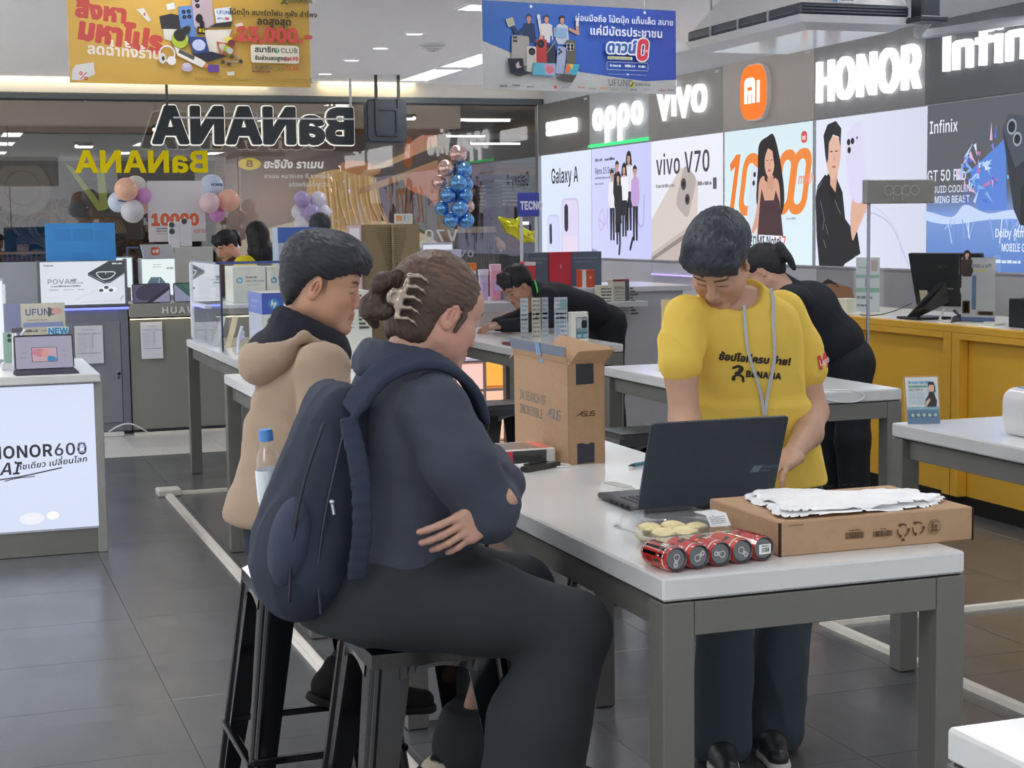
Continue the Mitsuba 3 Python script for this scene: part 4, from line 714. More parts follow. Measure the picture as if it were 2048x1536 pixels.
put('drum', [(cyl((6.6, 20.2, 0), (6.6, 20.2, 1.52), .26, n=36), '#33302f')], 'mat_satin', k, smooth=40)
put('rib', [(rbox((6.6 + .262 * math.cos(t) - .006, 20.2 + .262 * math.sin(t) - .006, 0), (6.6 + .262 * math.cos(t) + .006, 20.2 + .262 * math.sin(t) + .006, 1.5)), '#4a4644') for t in th], 'mat_satin', k, kind='stuff')
put('rim', [(cyl((6.6, 20.2, 1.52), (6.6, 20.2, 1.60), .30, n=36), '#9b8f80')], 'mat_satin', k, smooth=40)

# ---------------------------------------------------------------- signs on the glass front (seen from behind: reversed)
k = thing('hanging_sign', 'large dark letters of the shop name with pale glowing edges, reversed, hung behind the glass', 'sign')
word = txt('BaNANA', .355, 0, 0, bold=.035)
w = word.bounds[2] - word.bounds[0]; word = affinity.scale(word, 2.10 / w, 1, origin=(0, 0)); word = affinity.translate(word, -word.bounds[0], 0)
word = affinity.scale(word, -1, 1, origin=(1.05, 0))
for i, g in enumerate(sorted(polys(word), key=lambda g: g.bounds[0])):
    put('letter', [(onplane(extr(g, .05), (2.105, 16.93, 2.495), (1, 0, 0), (0, 0, 1)), '#2c3338')], 'mat_satin', k)
    lamp('glow_edge', onplane(extr(g.buffer(.014).difference(g.buffer(.002)), .02), (2.105, 16.94, 2.495), (1, 0, 0), (0, 0, 1)), [.95, .93, .84], k, weight=0)
put('bar', [(rbox((2.32, 16.86, 2.735), (4.2, 16.88, 2.755), .003), '#e9eaec')], 'mat_satin', k)
put('bar', [(rbox((2.15, 16.94, 2.575), (4.2, 16.96, 2.59)), '#2b2e30')], 'mat_satin', k)
put('rod', [(cyl((2.265, 16.9, 2.72), (2.265, 16.9, 3.17), .013), '#4b4f52')], 'mat_satin', k)
put('rod', [(cyl((4.178, 16.9, 2.74), (4.178, 16.9, 3.17), .013), '#c9cbcd')], 'mat_satin', k)
k = thing('window_lettering', 'yellow reversed shop-name letters on the glass front under the dark sign', 'lettering')
word = txt('BaNANA', .22, 0, 0, bold=.02); w = word.bounds[2] - word.bounds[0]
word = affinity.translate(affinity.scale(word, 1.36 / w, 1, origin=(0, 0)), 0, 0); word = affinity.translate(word, -word.bounds[0], 0); word = affinity.scale(word, -1, 1, origin=(.68, 0))
for g in sorted(polys(word), key=lambda g: g.bounds[0]):
    put('letter', [(onplane(extr(g, .012), (1.37, FY - .02, 2.21), (1, 0, 0), (0, 0, 1)), '#f2dc0a')], 'mat_matte', k, emit=None)
k = thing('hanging_box', 'black square box with rounded corners hung on two rods near the glass front', 'hanging box')
g = rrect(0, 0, .44, .45, .05)
put('shell', [(onplane(extr(g, .08), (4.227, 16.55, 2.475), (1, 0, 0), (0, 0, 1)), '#30383f'), (onplane(extr(rrect(.02, .02, .42, .43, .04), .1), (4.227, 16.55, 2.475), (1, 0, 0), (0, 0, 1)), '#323a41')], 'mat_satin', k)
put('bracket', [(onplane(extr(rrect(.10, .07, .34, .36, .02).difference(rrect(.125, .095, .315, .335, .02)), .02), (4.227, 16.45, 2.475), (1, 0, 0), (0, 0, 1)), '#262d33')], 'mat_satin', k)
for x in (4.335, 4.575): put('rod', [(rbox((x - .014, 16.43, 2.60), (x + .014, 16.455, 3.17)), '#33383c')], 'mat_satin', k)

# ================================================================ backlit brand panels along the right wall
SX = 6.49
def W(i, S, z, off=0.0): return S.place((SX - .012 - off, SEAM[i] - .006, z), (0, -1, 0), (0, 0, 1), .0006)
def panel(i, label, S, head, letters, lcol=(1, 1, 1), lglow=2.2, face=None):
    k = thing('backlit_panel', label, 'backlit panel', 'brand panels on the right wall')
    a, b = SEAM[i], SEAM[i + 1]; w = a - b - .012
    put('frame', [(rbox((SX - .012, b, 1.25), (SX + .03, a, 2.395)), '#b9bcc2')], 'mat_satin', k)
    put('screen', [W(i, S, 1.262)], None, k, emit=SCREEN)
    put('header', [(rbox((SX - .03, b + .002, 2.395), (SX + .03, a - .002, 2.95), .004), head)], 'mat_satin', k)
    for part, g in letters:
        for q in sorted(polys(g), key=lambda q: q.bounds[0]):
            lamp('letter', onplane(extr(q, .035), (SX - .031, a - .006, 2.395), (0, -1, 0), (0, 0, 1)), np.array(lcol) * lglow, k, weight=0)
    put('maker_mark', [(onplane(extr(sbox(w - .13, .51, w - .05, .53), .003), (SX - .03, a - .006, 2.395), (0, -1, 0), (0, 0, 1)), '#c8cad0')], 'mat_matte', k)
    return k
PW, PH = 1.51, 1.123
def person_pic(S, x, y, s, hair='#1d1b1e', skin='#c99a83', top='#26262c', legs=None, long=False, lean=0.0, skirt=None):
    """A small printed figure, head at height y+1.62*s."""
    P = lambda pts: [(x + (a + lean * b) * s, y + b * s) for a, b in pts]
    if legs: S.poly(P([(-.15, .9), (-.13, .0), (-.04, .0), (-.01, .8), (.03, .0), (.12, .0), (.15, .9)]), legs)
    if long: S.poly(P([(-.14, 1.62), (-.17, 1.2), (-.02, 1.15), (.15, 1.2), (.13, 1.62), (0, 1.74)]), hair, 1)
    S.poly(P([(-.21, 1.38), (-.25, .95), (-.16, .78), (.16, .78), (.25, .95), (.21, 1.38), (.07, 1.44), (-.07, 1.44)]), top)
    if skirt: S.poly(P([(-.16, .85), (-.2, .5), (.2, .5), (.16, .85)]), skirt)
    S.poly(P([(-.045, 1.5), (-.05, 1.4), (.05, 1.4), (.045, 1.5)]), skin)
    S.add(affinity.scale(Point(x + lean * 1.55 * s, y + 1.56 * s).buffer(s * .1, 10), .82, 1.15), skin)
    S.poly(P([(-.095, 1.52), (-.105, 1.66), (0, 1.72), (.105, 1.66), (.095, 1.52), (.07, 1.62), (-.05, 1.63)]), hair)

# 1 -- phone poster, two pastel phones
S = Sheet(PW, PH); S.grid(0, 0, PW, PH, lambda u, v: c('#dfeaff') * (1 - .35 * u * (1 - v)) + c('#c9c2f2') * .35 * u * (1 - v))
S.add(txt('Galaxy A', .165, .74, .80, 'c', cond=.82), '#22252e')
S.add(rrect(.20, -.02, .58, .46, .08), '#c5cdf2'); S.add(rrect(.22, 0, .56, .44, .07), '#d4dbfa'); S.add(rrect(.27, .13, .345, .36, .037), '#3a3a42')
S.add(rrect(.64, -.02, 1.16, .63, .11), '#c9c4e4'); S.add(rrect(.66, 0, 1.14, .61, .10), '#ddd7f4'); S.rect(.68, 0, 1.12, .22, '#eadcf0'); S.add(rrect(.74, .27, .85, .57, .055), '#2e2c36')
S.rect(0, 0, PW, .02, '#d9dffa'); S.add(sbox(.2, -.1, 1.2, 0), '#d9dffa'); S.items.pop()
g = txt('SAMSUNG', .135, .757, .20, 'c', bold=.05, cond=.92)
panel(0, 'farthest backlit panel, beside the glass front, showing two pastel phones', S, '#63615f', [('letter', g)], lglow=2.4)
# 2 -- group of five
S = Sheet(PW, PH); S.grid(0, 0, PW, PH, lambda u, v: c('#d3d6fb') * (1 - u * .5) + c('#bdc0f8') * u * .5)
S.add(txt('Reno 15 Series', .065, .10, .86, cond=.85), '#4e5068'); S.greek(.10, .99, .30, .03, '#7c7e98', 2); S.greek(.36, .99, .62, .03, '#55576d', 4); S.greek(.10, .81, .5, .022, '#8a8ca6', 5); S.greek(.10, .75, .34, .022, '#9a9cb4', 6)
S.add(LineString(spline([(.2, .42), (.3, .5), (.34, .36), (.24, .28), (.2, .4), (.36, .34), (.44, .5), (.42, .3)], 6)).buffer(.008), '#c6b5e8'); S.add(LineString(spline([(1.2, .6), (1.2, .36), (1.32, .34), (1.35, .62)], 6)).buffer(.012), '#b0aef2')
for x, y, s, t, l, lg in ((.56, .18, .42, '#eceaf2', '#262630', False), (.70, .26, .42, '#1f1f28', '#262630', False), (1.0, .28, .45, '#e4e2ee', '#22222c', True), (1.16, .18, .43, '#c2a2d8', '#22222c', False), (.90, .22, .42, '#f0eef6', '#26262e', True), (.76, .14, .42, '#23232c', '#1e1e26', True)):
    person_pic(S, x, y, s, top=t, legs=l, long=lg, skirt='#22222b' if lg else None)
S.line([(.80, .14), (.78, .05)], .04, '#1d1d25'); S.line([(1.12, .2), (1.06, .1)], .04, '#1d1d25'); S.greek(.07, .06, .2, .03, '#8285a8', 8)
r1 = lambda x: Point(x, .28).buffer(.115, 20).difference(Point(x, .28).buffer(.072, 16))
pp = lambda x: union_all([r1(x), sbox(x - .115, .03, x - .072, .28)])
k = panel(1, 'second backlit panel from the glass front, with five small figures and a green line', S, '#a9acb0', [('letter', r1(.27)), ('letter', pp(.60)), ('letter', pp(.93)), ('letter', r1(1.26))], lglow=2.4)
lamp('green_line', rbox((SX - .05, SEAM[2] + .01, 2.40), (SX - .03, SEAM[1] - .01, 2.428)), [.05, 1.3, .28], k, weight=0)
# 3 -- beige phone
S = Sheet(PW, PH); S.grid(0, 0, PW, PH, lambda u, v: c('#eef0fb') * (1 - .1 * (1 - v)))
S.poly([(0, .38), (.66, .86), (1.02, .72), (.98, 0), (0, 0)], '#d8ccc6'); S.poly([(0, .06), (.9, .34), (1.0, 0), (0, 0)], '#c5b6b0'); S.poly([(0, .02), (.75, .25), (.74, .20), (.06, 0), (0, 0)], '#8f8584')
S.add(affinity.rotate(rrect(.62, .42, .92, .84, .07), -28), '#b7aca8'); S.add(Point(.72, .70).buffer(.055), '#4a4548'); S.add(Point(.80, .56).buffer(.05), '#4a4548'); S.add(Point(.72, .70).buffer(.025), '#1d1a1e'); S.add(Point(.80, .56).buffer(.022), '#1d1a1e')
S.add(txt('vivo V70', .19, .12, .80, gap=.02, cond=.98), '#4a4146'); S.greek(.12, .68, .55, .034, '#a59ca4', 1); S.greek(1.02, .68, 1.30, .034, '#8d8890', 2); S.rect(1.33, .64, 1.40, .74, '#5a5a64')
def vlet(x, h=.25, w=.23, t=.047): return LineString([(x, h), (x + w / 2, 0.02), (x + w, h)]).buffer(t / 2, join_style=2, cap_style=2)
g = [('letter', affinity.translate(vlet(.26), 0, .19)), ('letter', union_all([sbox(.565, .19, .61, .44), sbox(.565, .47, .61, .515)])), ('letter', affinity.translate(vlet(.68), 0, .19)), ('letter', affinity.translate(rrect(.98, .19, 1.25, .44, .11).difference(rrect(1.03, .237, 1.20, .393, .07)), 0, 0))]
panel(2, 'third backlit panel from the glass front, with a beige phone behind the man in yellow', S, '#8d8c89', g, lglow=2.2)
# 4 -- orange numeral and woman
S = Sheet(PW, PH); S.grid(0, 0, PW, PH, lambda u, v: c('#dff3fb') * (1 - v * .06))
OR = '#f08a3c'
n1 = [(.08, .40), (.20, .82), (.12, .78), (.10, .84), (.22, .92), (.30, .92), (.16, .40)]
S.poly(n1, '#ee7f35')
ring = lambda x: affinity.skew(rrect(x, .40, x + .30, .92, .13).difference(rrect(x + .085, .48, x + .215, .84, .06)), 14, origin=(x, .40))
for x in (.24, .56, .86, 1.10): S.add(ring(x), OR)
S.add(txt('mAh', .085, 1.28, .64, slant=.2), '#e89a8a')
S.poly([(.40, .27), (.60, .20), (.62, .22), (.70, .76), (.55, .82), (.50, .80)], '#d9e4f3'); S.add(Point(.56, .74).buffer(.022), '#2b2e38'); S.add(Point(.545, .67).buffer(.022), '#2b2e38'); S.add(Point(.41, .70).buffer(.0001), '#e0b49c')
S.poly([(.64, .98), (.62, .78), (.60, .50), (.72, .42), (.98, .38), (1.07, .52), (1.02, .78), (.90, 1.04), (.78, 1.04)], '#2a2324', 1)
S.poly([(.68, .68), (.58, .40), (.52, .28), (.56, .26), (.70, .44), (.74, .70)], '#d8a58e', 1)
S.poly([(.63, .60), (.64, .06), (.99, .06), (1.0, .58), (.93, .70), (.84, .66), (.76, .68), (.70, .72)], '#d8a58e', 1)
S.poly([(.66, .50), (.62, .22), (1.06, .22), (1.0, .50), (.93, .60), (.90, .52), (.74, .52), (.69, .62)], '#4a3238')
S.poly([(.64, .24), (.62, .0), (1.10, .0), (1.04, .23)], '#e9edf6'); S.poly([(.70, .22), (.84, .12), (1.02, .22), (1.0, .17), (.84, .06), (.66, .16)], '#d3dae8')
S.poly([(.80, .74), (.78, .62), (.88, .60), (.90, .72)], '#cf9a83'); S.ell(.83, .83, .085, .12, '#dfae97'); S.poly([(.74, .86), (.76, .98), (.86, 1.0), (.92, .90), (.92, .78), (.88, .92), (.80, .95)], '#241e20')
S.rect(.78, .845, .81, .851, '#4a3430'); S.rect(.85, .845, .88, .851, '#4a3430'); S.ell(.83, .765, .025, .009, '#b86a62'); S.poly([(.83, .84), (.82, .80), (.845, .80)], '#cf9880')
S.add(txt('REDMI Note', .082, .42, .145, cond=.88), '#3a3f48'); S.add(txt('17', .082, .99, .145, cond=.88), '#e0524a'); S.greek(.56, .06, .90, .03, '#8c93a0', 1); S.greek(1.12, .36, 1.28, .02, '#a9b4c0', 4)
S.add(rrect(1.36, .96, 1.45, 1.05, .028), '#d2574f'); S.add(txt('mi', .034, 1.375, .985, bold=.05), '#f4dfdc')
sq = rrect(.42, .06, .86, .50, .15)
k = panel(3, 'fourth backlit panel from the glass front, with a woman before a huge orange number', S, '#b3aea8', [], lglow=1)
lamp('logo_plate', onplane(extr(sq, .05), (SX - .031, SEAM[3] - .006, 2.395), (0, -1, 0), (0, 0, 1)), [1.05, .21, .02], k, weight=0)
put('logo_edge', [(onplane(extr(sq.buffer(.012), .04), (SX - .031, SEAM[3] - .006, 2.395), (0, -1, 0), (0, 0, 1)), '#ece8e4')], 'mat_satin', k)
mi_ = union_all([sbox(.51, .19, .555, .37), rrect(.51, .30, .69, .37, .05).difference(sbox(.555, .29, .645, .325)), sbox(.645, .19, .69, .33), sbox(.578, .19, .622, .295), sbox(.725, .19, .77, .37)])
for q in polys(mi_): lamp('letter', onplane(extr(q, .006), (SX - .082, SEAM[3] - .006, 2.395), (0, -1, 0), (0, 0, 1)), [1.6, 1.5, 1.5], k, weight=0)
# 5 -- man in black jacket
S = Sheet(PW, PH); S.grid(0, 0, PW, PH, lambda u, v: c('#e6eafd') * (1 - .16 * u))
S.line(spline([(.62, .42), (.90, .38), (1.1, .28), (1.3, .02)], 6), .012, '#c6bfe2'); S.line(spline([(.66, .50), (.95, .40), (1.14, .26), (1.22, .05)], 6), .007, '#cfc6ea')
S.poly([(.0, .52), (.03, .62), (.14, .70), (.32, .66), (.40, .56), (.44, .36), (.52, .30), (.56, .44), (.66, .10), (.44, .02), (.42, 0), (.06, 0), (.02, .22)], '#232428')
S.poly([(.18, .70), (.24, .46), (.34, .62), (.30, .74)], '#17171b'); S.poly([(.22, .74), (.22, .62), (.30, .56), (.34, .74)], '#d9aa94')
S.poly([(.165, .84), (.18, .74), (.25, .66), (.32, .70), (.37, .82), (.36, .96), (.2, .98)], '#e3b7a2', 1)
S.poly([(.15, .84), (.12, 1.0), (.18, 1.08), (.30, 1.10), (.38, 1.04), (.37, .90), (.345, .98), (.26, 1.0), (.20, .94), (.19, .82), (.17, .78)], '#2a2a2e')
for pts in ([(.08, .5), (.14, .36), (.12, .28)], [(.16, .32), (.2, .24)], [(.13, .2), (.17, .14)], [(.30, .5), (.38, .4)], [(.02, .58), (.1, .64)]): S.line(pts, .006, '#8b8e96')
S.rect(.225, .868, .26, .876, '#3a2a26'); S.rect(.30, .868, .335, .876, '#3a2a26'); S.ell(.285, .755, .03, .009, '#b8756a'); S.poly([(.285, .86), (.28, .80), (.30, .80)], '#d3a28d')
S.poly([(.53, .34), (.56, .20), (.62, .26), (.80, .50), (.82, .62), (.76, .64), (.66, .52), (.56, .52)], '#e0b29c', 1)
S.poly([(.50, .60), (.46, .92), (.52, 1.03), (.66, 1.06), (.72, .78), (.78, .58), (.74, .50), (.60, .48)], '#dedaf6', 1); S.add(Point(.50, .93).buffer(.024), '#24242c'); S.add(Point(.555, .935).buffer(.024), '#24242c'); S.add(Point(.51, .87).buffer(.024), '#24242c'); S.add(Point(.62, .955).buffer(.012), '#6a6a7a')
S.add(affinity.rotate(rrect(.74, .52, .82, .56, .018), 30), '#e3b8a4'); S.greek(1.0, .53, 1.3, .05, '#4a4d5a', 3)
g = txt('HONOR', .30, .77, .12, 'c', cond=.90, bold=.012, gap=.03)
panel(4, 'fifth backlit panel from the glass front, with a man in a black jacket holding up a phone', S, '#8b8c8e', [('letter', g)], lglow=2.3)
# 6 -- dark phone on blue ice
S = Sheet(PW, PH)
S.grid(0, 0, PW, PH, lambda u, v: c('#5b82c8') * (1 - v * 2.4) * 1.0 + c('#8fb0ee') * v * 2.0 if v < .32 else (c('#7f9fe2') * max(0, 1 - (v - .32) / .16) + c('#5d6066') * min(1, (v - .32) / .16)), 8, 24)
S.add(txt('Infinix', .085, .02, .93, cond=.9), '#eef0f6'); S.add(txt('GT 50 Pro', .075, .00, .605, cond=.9), '#e6eaf6'); S.rect(.34, .605, .42, .68, '#cfd6ea'); S.add(txt('LIQUID COOLING', .048, .0, .525, cond=.95), '#dfe6f6'); S.add(txt('GAMING BEAST', .048, .0, .455, cond=.95), '#dfe6f6')
rr = random.Random(2)
S.poly([(0, .40), (.3, .36), (.45, .44), (.7, .38), (1.0, .40), (1.51, .36), (1.51, .33), (.8, .34), (.3, .31), (0, .34)], '#c6d8fa', 1); S.poly([(.5, .66), (.88, .86), (.9, .4), (.6, .4)], '#5c86d8')
for i in range(46):
    x, y = .62 + rr.gauss(0, .12), .66 + rr.gauss(0, .10); a = rr.uniform(0, 6.28); L = rr.uniform(.04, .13)
    S.poly([(x, y), (x + L * math.cos(a), y + L * math.sin(a)), (x + .03 * math.cos(a + 1.4), y + .03 * math.sin(a + 1.4))], rr.choice(['#b9d4fb', '#8a7fd8', '#e2b5d8', '#5b6fd0', '#d8e8ff', '#c87ba8', '#7fb2f0']))
for i in range(26):
    x = rr.uniform(.2, 1.45); S.line([(x, .34), (x + rr.uniform(-.1, .1), rr.uniform(.16, .30))], rr.uniform(.004, .012), rr.choice(['#a9c8f8', '#cfe2ff', '#86aaf0']))
S.poly([(.90, .92), (.96, 1.0), (1.16, .98), (1.48, .42), (1.50, .34), (1.36, .30), (1.10, .30), (1.03, .40)], '#34383f', 0); S.poly([(.90, .92), (.96, 1.0), (1.16, .98), (1.28, .78), (1.04, .66)], '#4b5160'); S.poly([(1.10, .52), (1.2, .66), (1.5, .4), (1.4, .30), (1.10, .30)], '#232a2c')
S.add(Point(1.0, .92).buffer(.05), '#9aa3b0'); S.add(Point(1.0, .92).buffer(.036), '#20242c'); S.add(Point(1.06, .84).buffer(.045), '#9aa3b0'); S.add(Point(1.06, .84).buffer(.03), '#20242c')
for a, b in (((1.16, .60), (1.24, .44)), ((1.20, .64), (1.30, .46)), ((1.28, .58), (1.36, .42)), ((1.24, .44), (1.36, .40))): S.line([a, b], .014, '#3fd08a')
S.add(txt('Dolby Atmos', .055, .85, .225, cond=.8), '#eef4ff'); S.add(txt('MOBILE GAMES', .05, .92, .135, cond=.7), '#eef4ff'); S.greek(.15, .06, .62, .024, '#d5e2fb', 1); S.greek(.76, .06, 1.12, .024, '#d5e2fb', 2); S.greek(1.2, .06, 1.5, .024, '#d5e2fb', 3)
def inf(x): return [('letter', g) for g in []]
st = lambda pts, w=.05: LineString(pts).buffer(w / 2, join_style=2, cap_style=2)
L = [sbox(.24, .20, .29, .45), union_all([sbox(.35, .20, .40, .38), rrect(.35, .30, .55, .39, .045).difference(sbox(.40, .28, .50, .345)), sbox(.50, .20, .55, .34)]),
     union_all([sbox(.645, .20, .695, .43), sbox(.60, .34, .76, .385), sbox(.645, .41, .76, .455)]), union_all([sbox(.81, .20, .86, .385), sbox(.81, .41, .86, .455)]),
     union_all([sbox(.92, .20, .97, .38), rrect(.92, .30, 1.12, .39, .045).difference(sbox(.97, .28, 1.07, .345)), sbox(1.07, .20, 1.12, .34)]), union_all([sbox(1.18, .20, 1.23, .385), sbox(1.18, .41, 1.23, .455)]), union_all([st([(1.29, .20), (1.44, .385)]), st([(1.29, .385), (1.44, .20)])])]
panel(5, 'nearest backlit panel, cut by the right picture edge, with a dark phone on blue ice', S, '#63666c', [('letter', q) for q in L], lglow=2.2)
S = Sheet(PW, PH); S.grid(0, 0, PW, PH, lambda u, v: c('#d9dcf0') * (1 - .2 * v)); panel(6, 'plain pale backlit panel beyond the right picture edge', S, '#77797c', [])
# violet strip glow on the lower wall
k = thing('wall_strip', 'thin violet light strip on the lower wall left of the man in yellow', 'light strip')
put('rail', [(rbox((SX - .05, 13.2, 1.115), (SX, 14.3, 1.135)), '#d6d4e6')], 'mat_satin', k)
lamp('strip', rbox((SX - .045, 13.25, 1.118), (SX - .052, 14.25, 1.132)), [.75, .55, 3.4], k, weight=.3)

# ================================================================ air conditioner under the ceiling
k = thing('air_conditioner', 'long white ceiling air conditioner with dark grilles above the orange logo panel', 'air conditioner')
x0, x1, y0, y1 = 4.5, 5.2, 7.98, 9.42
put('casing', [(hull([(x0 + .03, y0 + .03, 2.80), (x1, y0 + .03, 2.80), (x0 + .03, y1 - .03, 2.80), (x1, y1 - .03, 2.80), (x0 + .16, y0 + .14, 2.98), (x1, y0 + .14, 2.98), (x0 + .16, y1 - .14, 2.98), (x1, y1 - .14, 2.98)]), '#d9d9da')], 'mat_satin', k)
put('casing', [(rbox((x0 + .01, y0 + .01, 2.735), (x1, y1 - .01, 2.80), .01), '#2e323c')], 'mat_satin', k)
put('base_tray', [(hull([(x0, y0, 2.735), (x1, y0, 2.735), (x0, y1, 2.735), (x1, y1, 2.735), (x0 + .02, y0 + .02, 2.695), (x1, y0 + .02, 2.695), (x0 + .02, y1 - .02, 2.695), (x1, y1 - .02, 2.695), (x0 + .12, y0 + .12, 2.665), (x1 - .05, y0 + .12, 2.665), (x0 + .12, y1 - .12, 2.665), (x1 - .05, y1 - .12, 2.665)]), '#eceef2')], 'mat_gloss', k)
for z in (2.747, 2.763, 2.779): put('slat', [(rbox((x0 + .02, y0 - .002, z), (x1 - .01, y0 + .02, z + .006)), '#474c58')], 'mat_satin', k)
for y in (8.35, 8.72, 9.08): put('vane_divider', [(rbox((x0, y - .004, 2.735), (x0 + .02, y + .004, 2.80)), '#c9ccd2')], 'mat_satin', k)
for y in (8.2, 8.55, 8.9, 9.25): put('louver', [(rbox((x0 + .004, y - .16, 2.752), (x0 + .016, y + .13, 2.758)), '#4d525d')], 'mat_satin', k)
put('hatch', [(rbox((4.86, y0 + .10, 2.87), (4.96, y0 + .16, 2.95)), '#24272e'), (rbox((5.08, y0 + .10, 2.87), (5.17, y0 + .16, 2.95)), '#24272e')], 'mat_satin', k)
S = Sheet(.14, .03, '#dfe2e4'); S.rect(0, .002, .03, .026, '#5a9ac0'); S.greek(.04, .01, .13, .012, '#8a929a', 1)
put('sticker', [S.place((4.72, y0 + .024, 2.806), (1, 0, 0), (0, 0, 1))], 'mat_print', k)
put('bracket', [(rbox((5.2, 7.86, 2.72), (5.32, 7.98, 3.17), .01), '#262a31'), (rbox((5.18, 7.84, 2.70), (5.36, 8.0, 2.73), .006), '#262a31')], 'mat_satin', k)
put('pipe', [(tube(spline([(5.3, 7.95, 2.72), (5.4, 8.2, 2.68), (5.7, 8.5, 2.72), (6.2, 8.6, 2.80), (6.5, 8.6, 2.84)], 6), .03, 8), '#b9bcc0')], 'mat_satin', k, smooth=True)
for x, y in ((4.62, 8.1), (4.62, 9.3), (5.12, 8.1), (5.12, 9.3)): put('hanger', [(cyl((x, y, 2.9), (x, y, 3.17), .006, n=8), '#8e9196')], 'mat_metal', k)

# ================================================================ hanging banners
def banner(name, label, o, yaw, S, drop=.0, pins=(.25, .84)):
    k = thing(name, label, 'banner')
    u = np.array([math.cos(yaw), math.sin(yaw), 0]); v = np.array([0, 0, 1.0]); n = np.cross(u, v); o = np.array(o, float)
    put('board', [(onplane(extr(sbox(0, 0, S.w, S.h), .006), o - n * .006, u, v), '#d8d6cf')], 'mat_matte', k)
    m = onplane(extr(sbox(0, 0, S.w, S.h), .001), o, u, v)
    put('print', [S.place(o, u, v, .0004)], 'mat_print', k)
    for p in pins:
        q = o + u * (p * S.w) + v * (S.h - .02)
        put('eyelet', [(cyl(q - n * .002, q + n * .006, .008, n=12), '#eef0f2')], 'mat_satin', k)
        put('cord', [(cyl(q, [q[0], q[1], 3.17], .0015, n=5), '#d9dbde')], 'mat_matte', k)
    return k
S = Sheet(1.2, .46); S.grid(0, 0, 1.2, .46, lambda u, v: c('#c9a24b') * (1 - .10 * u + .06 * v), 6, 4)
R_ = '#b5443f'
S.add(txt('สิงหา', .082, .035, .318, bold=.05, ang=-6), R_); S.add(txt('มหาโปร', .100, .04, .215, bold=.055, cond=.95, ang=-9), R_); S.add(txt('ลดฉ่ำทั้งร้าน', .052, .085, .140, bold=.02, ang=-3), '#f1e6d8')
S.poly([(.012, .06), (.03, .085), (.115, .10), (.12, .04), (.05, .012), (.008, .012)], '#dcd8d6'); S.add(txt('%', .038, .036, .018, ang=-8), R_)
S.poly([(.33, .36), (.365, .368), (.40, .31), (.385, .30)], '#e2dad3'); S.rect(.365, .33, .372, .345, R_); S.poly([(.475, .39), (.515, .40), (.52, .37), (.48, .36)], '#e3e2de'); S.poly([(.45, .435), (.52, .445), (.52, .43), (.46, .425)], '#3a4a60'); S.poly([(.815, .305), (.85, .315), (.86, .30), (.82, .29)], '#e6dccf')
S.poly([(.44, .33), (.45, .27), (.55, .27), (.55, .335), (.5, .345)], '#2e2c2e'); S.poly([(.455, .27), (.46, .22), (.55, .2), (.55, .27)], '#e2ddd3'); S.poly([(.66, .27), (.80, .28), (.74, .14), (.68, .16)], '#e3dfd2')
phone_pic(S, .54, .21, .075, .175, '#5b7fb6', 6, ((.35, .84, .13), (.68, .84, .13), (.35, .70, .13), (.68, .70, .13))); phone_pic(S, .605, .28, .10, .155, '#b7a6aa', 4, ((.26, .88, .11), (.26, .70, .11)))
S.ell(.635, .325, .018, .022, '#1e1d22'); S.ell(.648, .298, .012, .02, '#1e1d22'); S.rect(.625, .25, .66, .285, '#1f1e1e'); S.add(txt('0', .016, .63, .26, bold=.05), '#e8d23c'); S.add(txt('1', .016, .646, .26, bold=.05), '#e8d23c')
S.poly([(.71, .375), (.795, .39), (.80, .315), (.72, .30)], '#dfe4ea'); S.add(txt('UFUND', .018, .722, .35, cond=.9), '#3a5a9a'); S.rect(.765, .322, .783, .336, '#c24a46'); S.greek(.724, .325, .76, .008, '#7f8fa8', 2); S.poly([(.68, .285), (.72, .305), (.80, .318), (.79, .29)], '#33312f')
S.add(Point(.535, .22).buffer(.042), '#a9b83a'); S.add(Point(.535, .24).buffer(.03), '#2b2a26'); S.ell(.56, .26, .035, .018, '#2c2b2a', 40)
S.poly([(.575, .235), (.66, .235), (.68, .16), (.60, .15)], '#2c3f78'); S.ell(.628, .195, .033, .028, '#c9d2f0'); S.poly([(.595, .15), (.69, .165), (.77, .145), (.67, .115)], '#232636')
S.poly([(.505, .185), (.64, .125), (.66, .11), (.64, .085), (.52, .14)], '#ece8e0'); S.poly([(.53, .172), (.605, .14), (.60, .12), (.525, .155)], '#4a4a46'); S.poly([(.64, .085), (.66, .11), (.69, .085)], '#c07a4a'); S.rect(.67, .065, .725, .10, '#5a3a86')
S.add(Point(.47, .15).buffer(.04).difference(Point(.47, .15).buffer(.032)), '#e9e7e6'); S.ell(.445, .125, .018, .026, '#dfdcd9'); S.ell(.49, .115, .022, .022, '#eeecea'); S.ell(.449, .125, .007, .011, '#3a3838'); S.ell(.565, .08, .028, .016, '#b9aac6'); S.ell(.565, .095, .022, .012, '#cfc6d8')
S.add(LineString([(.86, .255), (.81, .25), (.80, .16), (.735, .155), (.72, .21), (.79, .20)]).buffer(.004), '#a5562e'); S.add(LineString([(.81, .15), (.835, .12), (.76, .115)]).buffer(.003), '#8f8c80')
for x, y in ((.745, .115), (.775, .105), (.835, .12), (.79, .14)): S.add(Point(x, y).buffer(.010), '#3a3632')
for x, y, q in ((.775, .225, '#e8d65a'), (.79, .21, '#6a2f3a'), (.745, .19, '#cfcab8'), (.765, .18, '#9db04a'), (.78, .17, '#bfc3c0')): S.ell(x, y, .018, .016, q)
S.poly([(.76, .065), (.80, .07), (.80, .05), (.765, .048)], '#e2ddd2')
S.add(txt('BaNANA', .022, 1.085, .42, bold=.02), '#5a5a34'); S.add(Point(1.068, .435).buffer(.013).difference(Point(1.072, .437).buffer(.008)), '#3f5a34'); S.line([(1.05, .412), (1.062, .42), (1.08, .412)], .006, '#2f3a28')
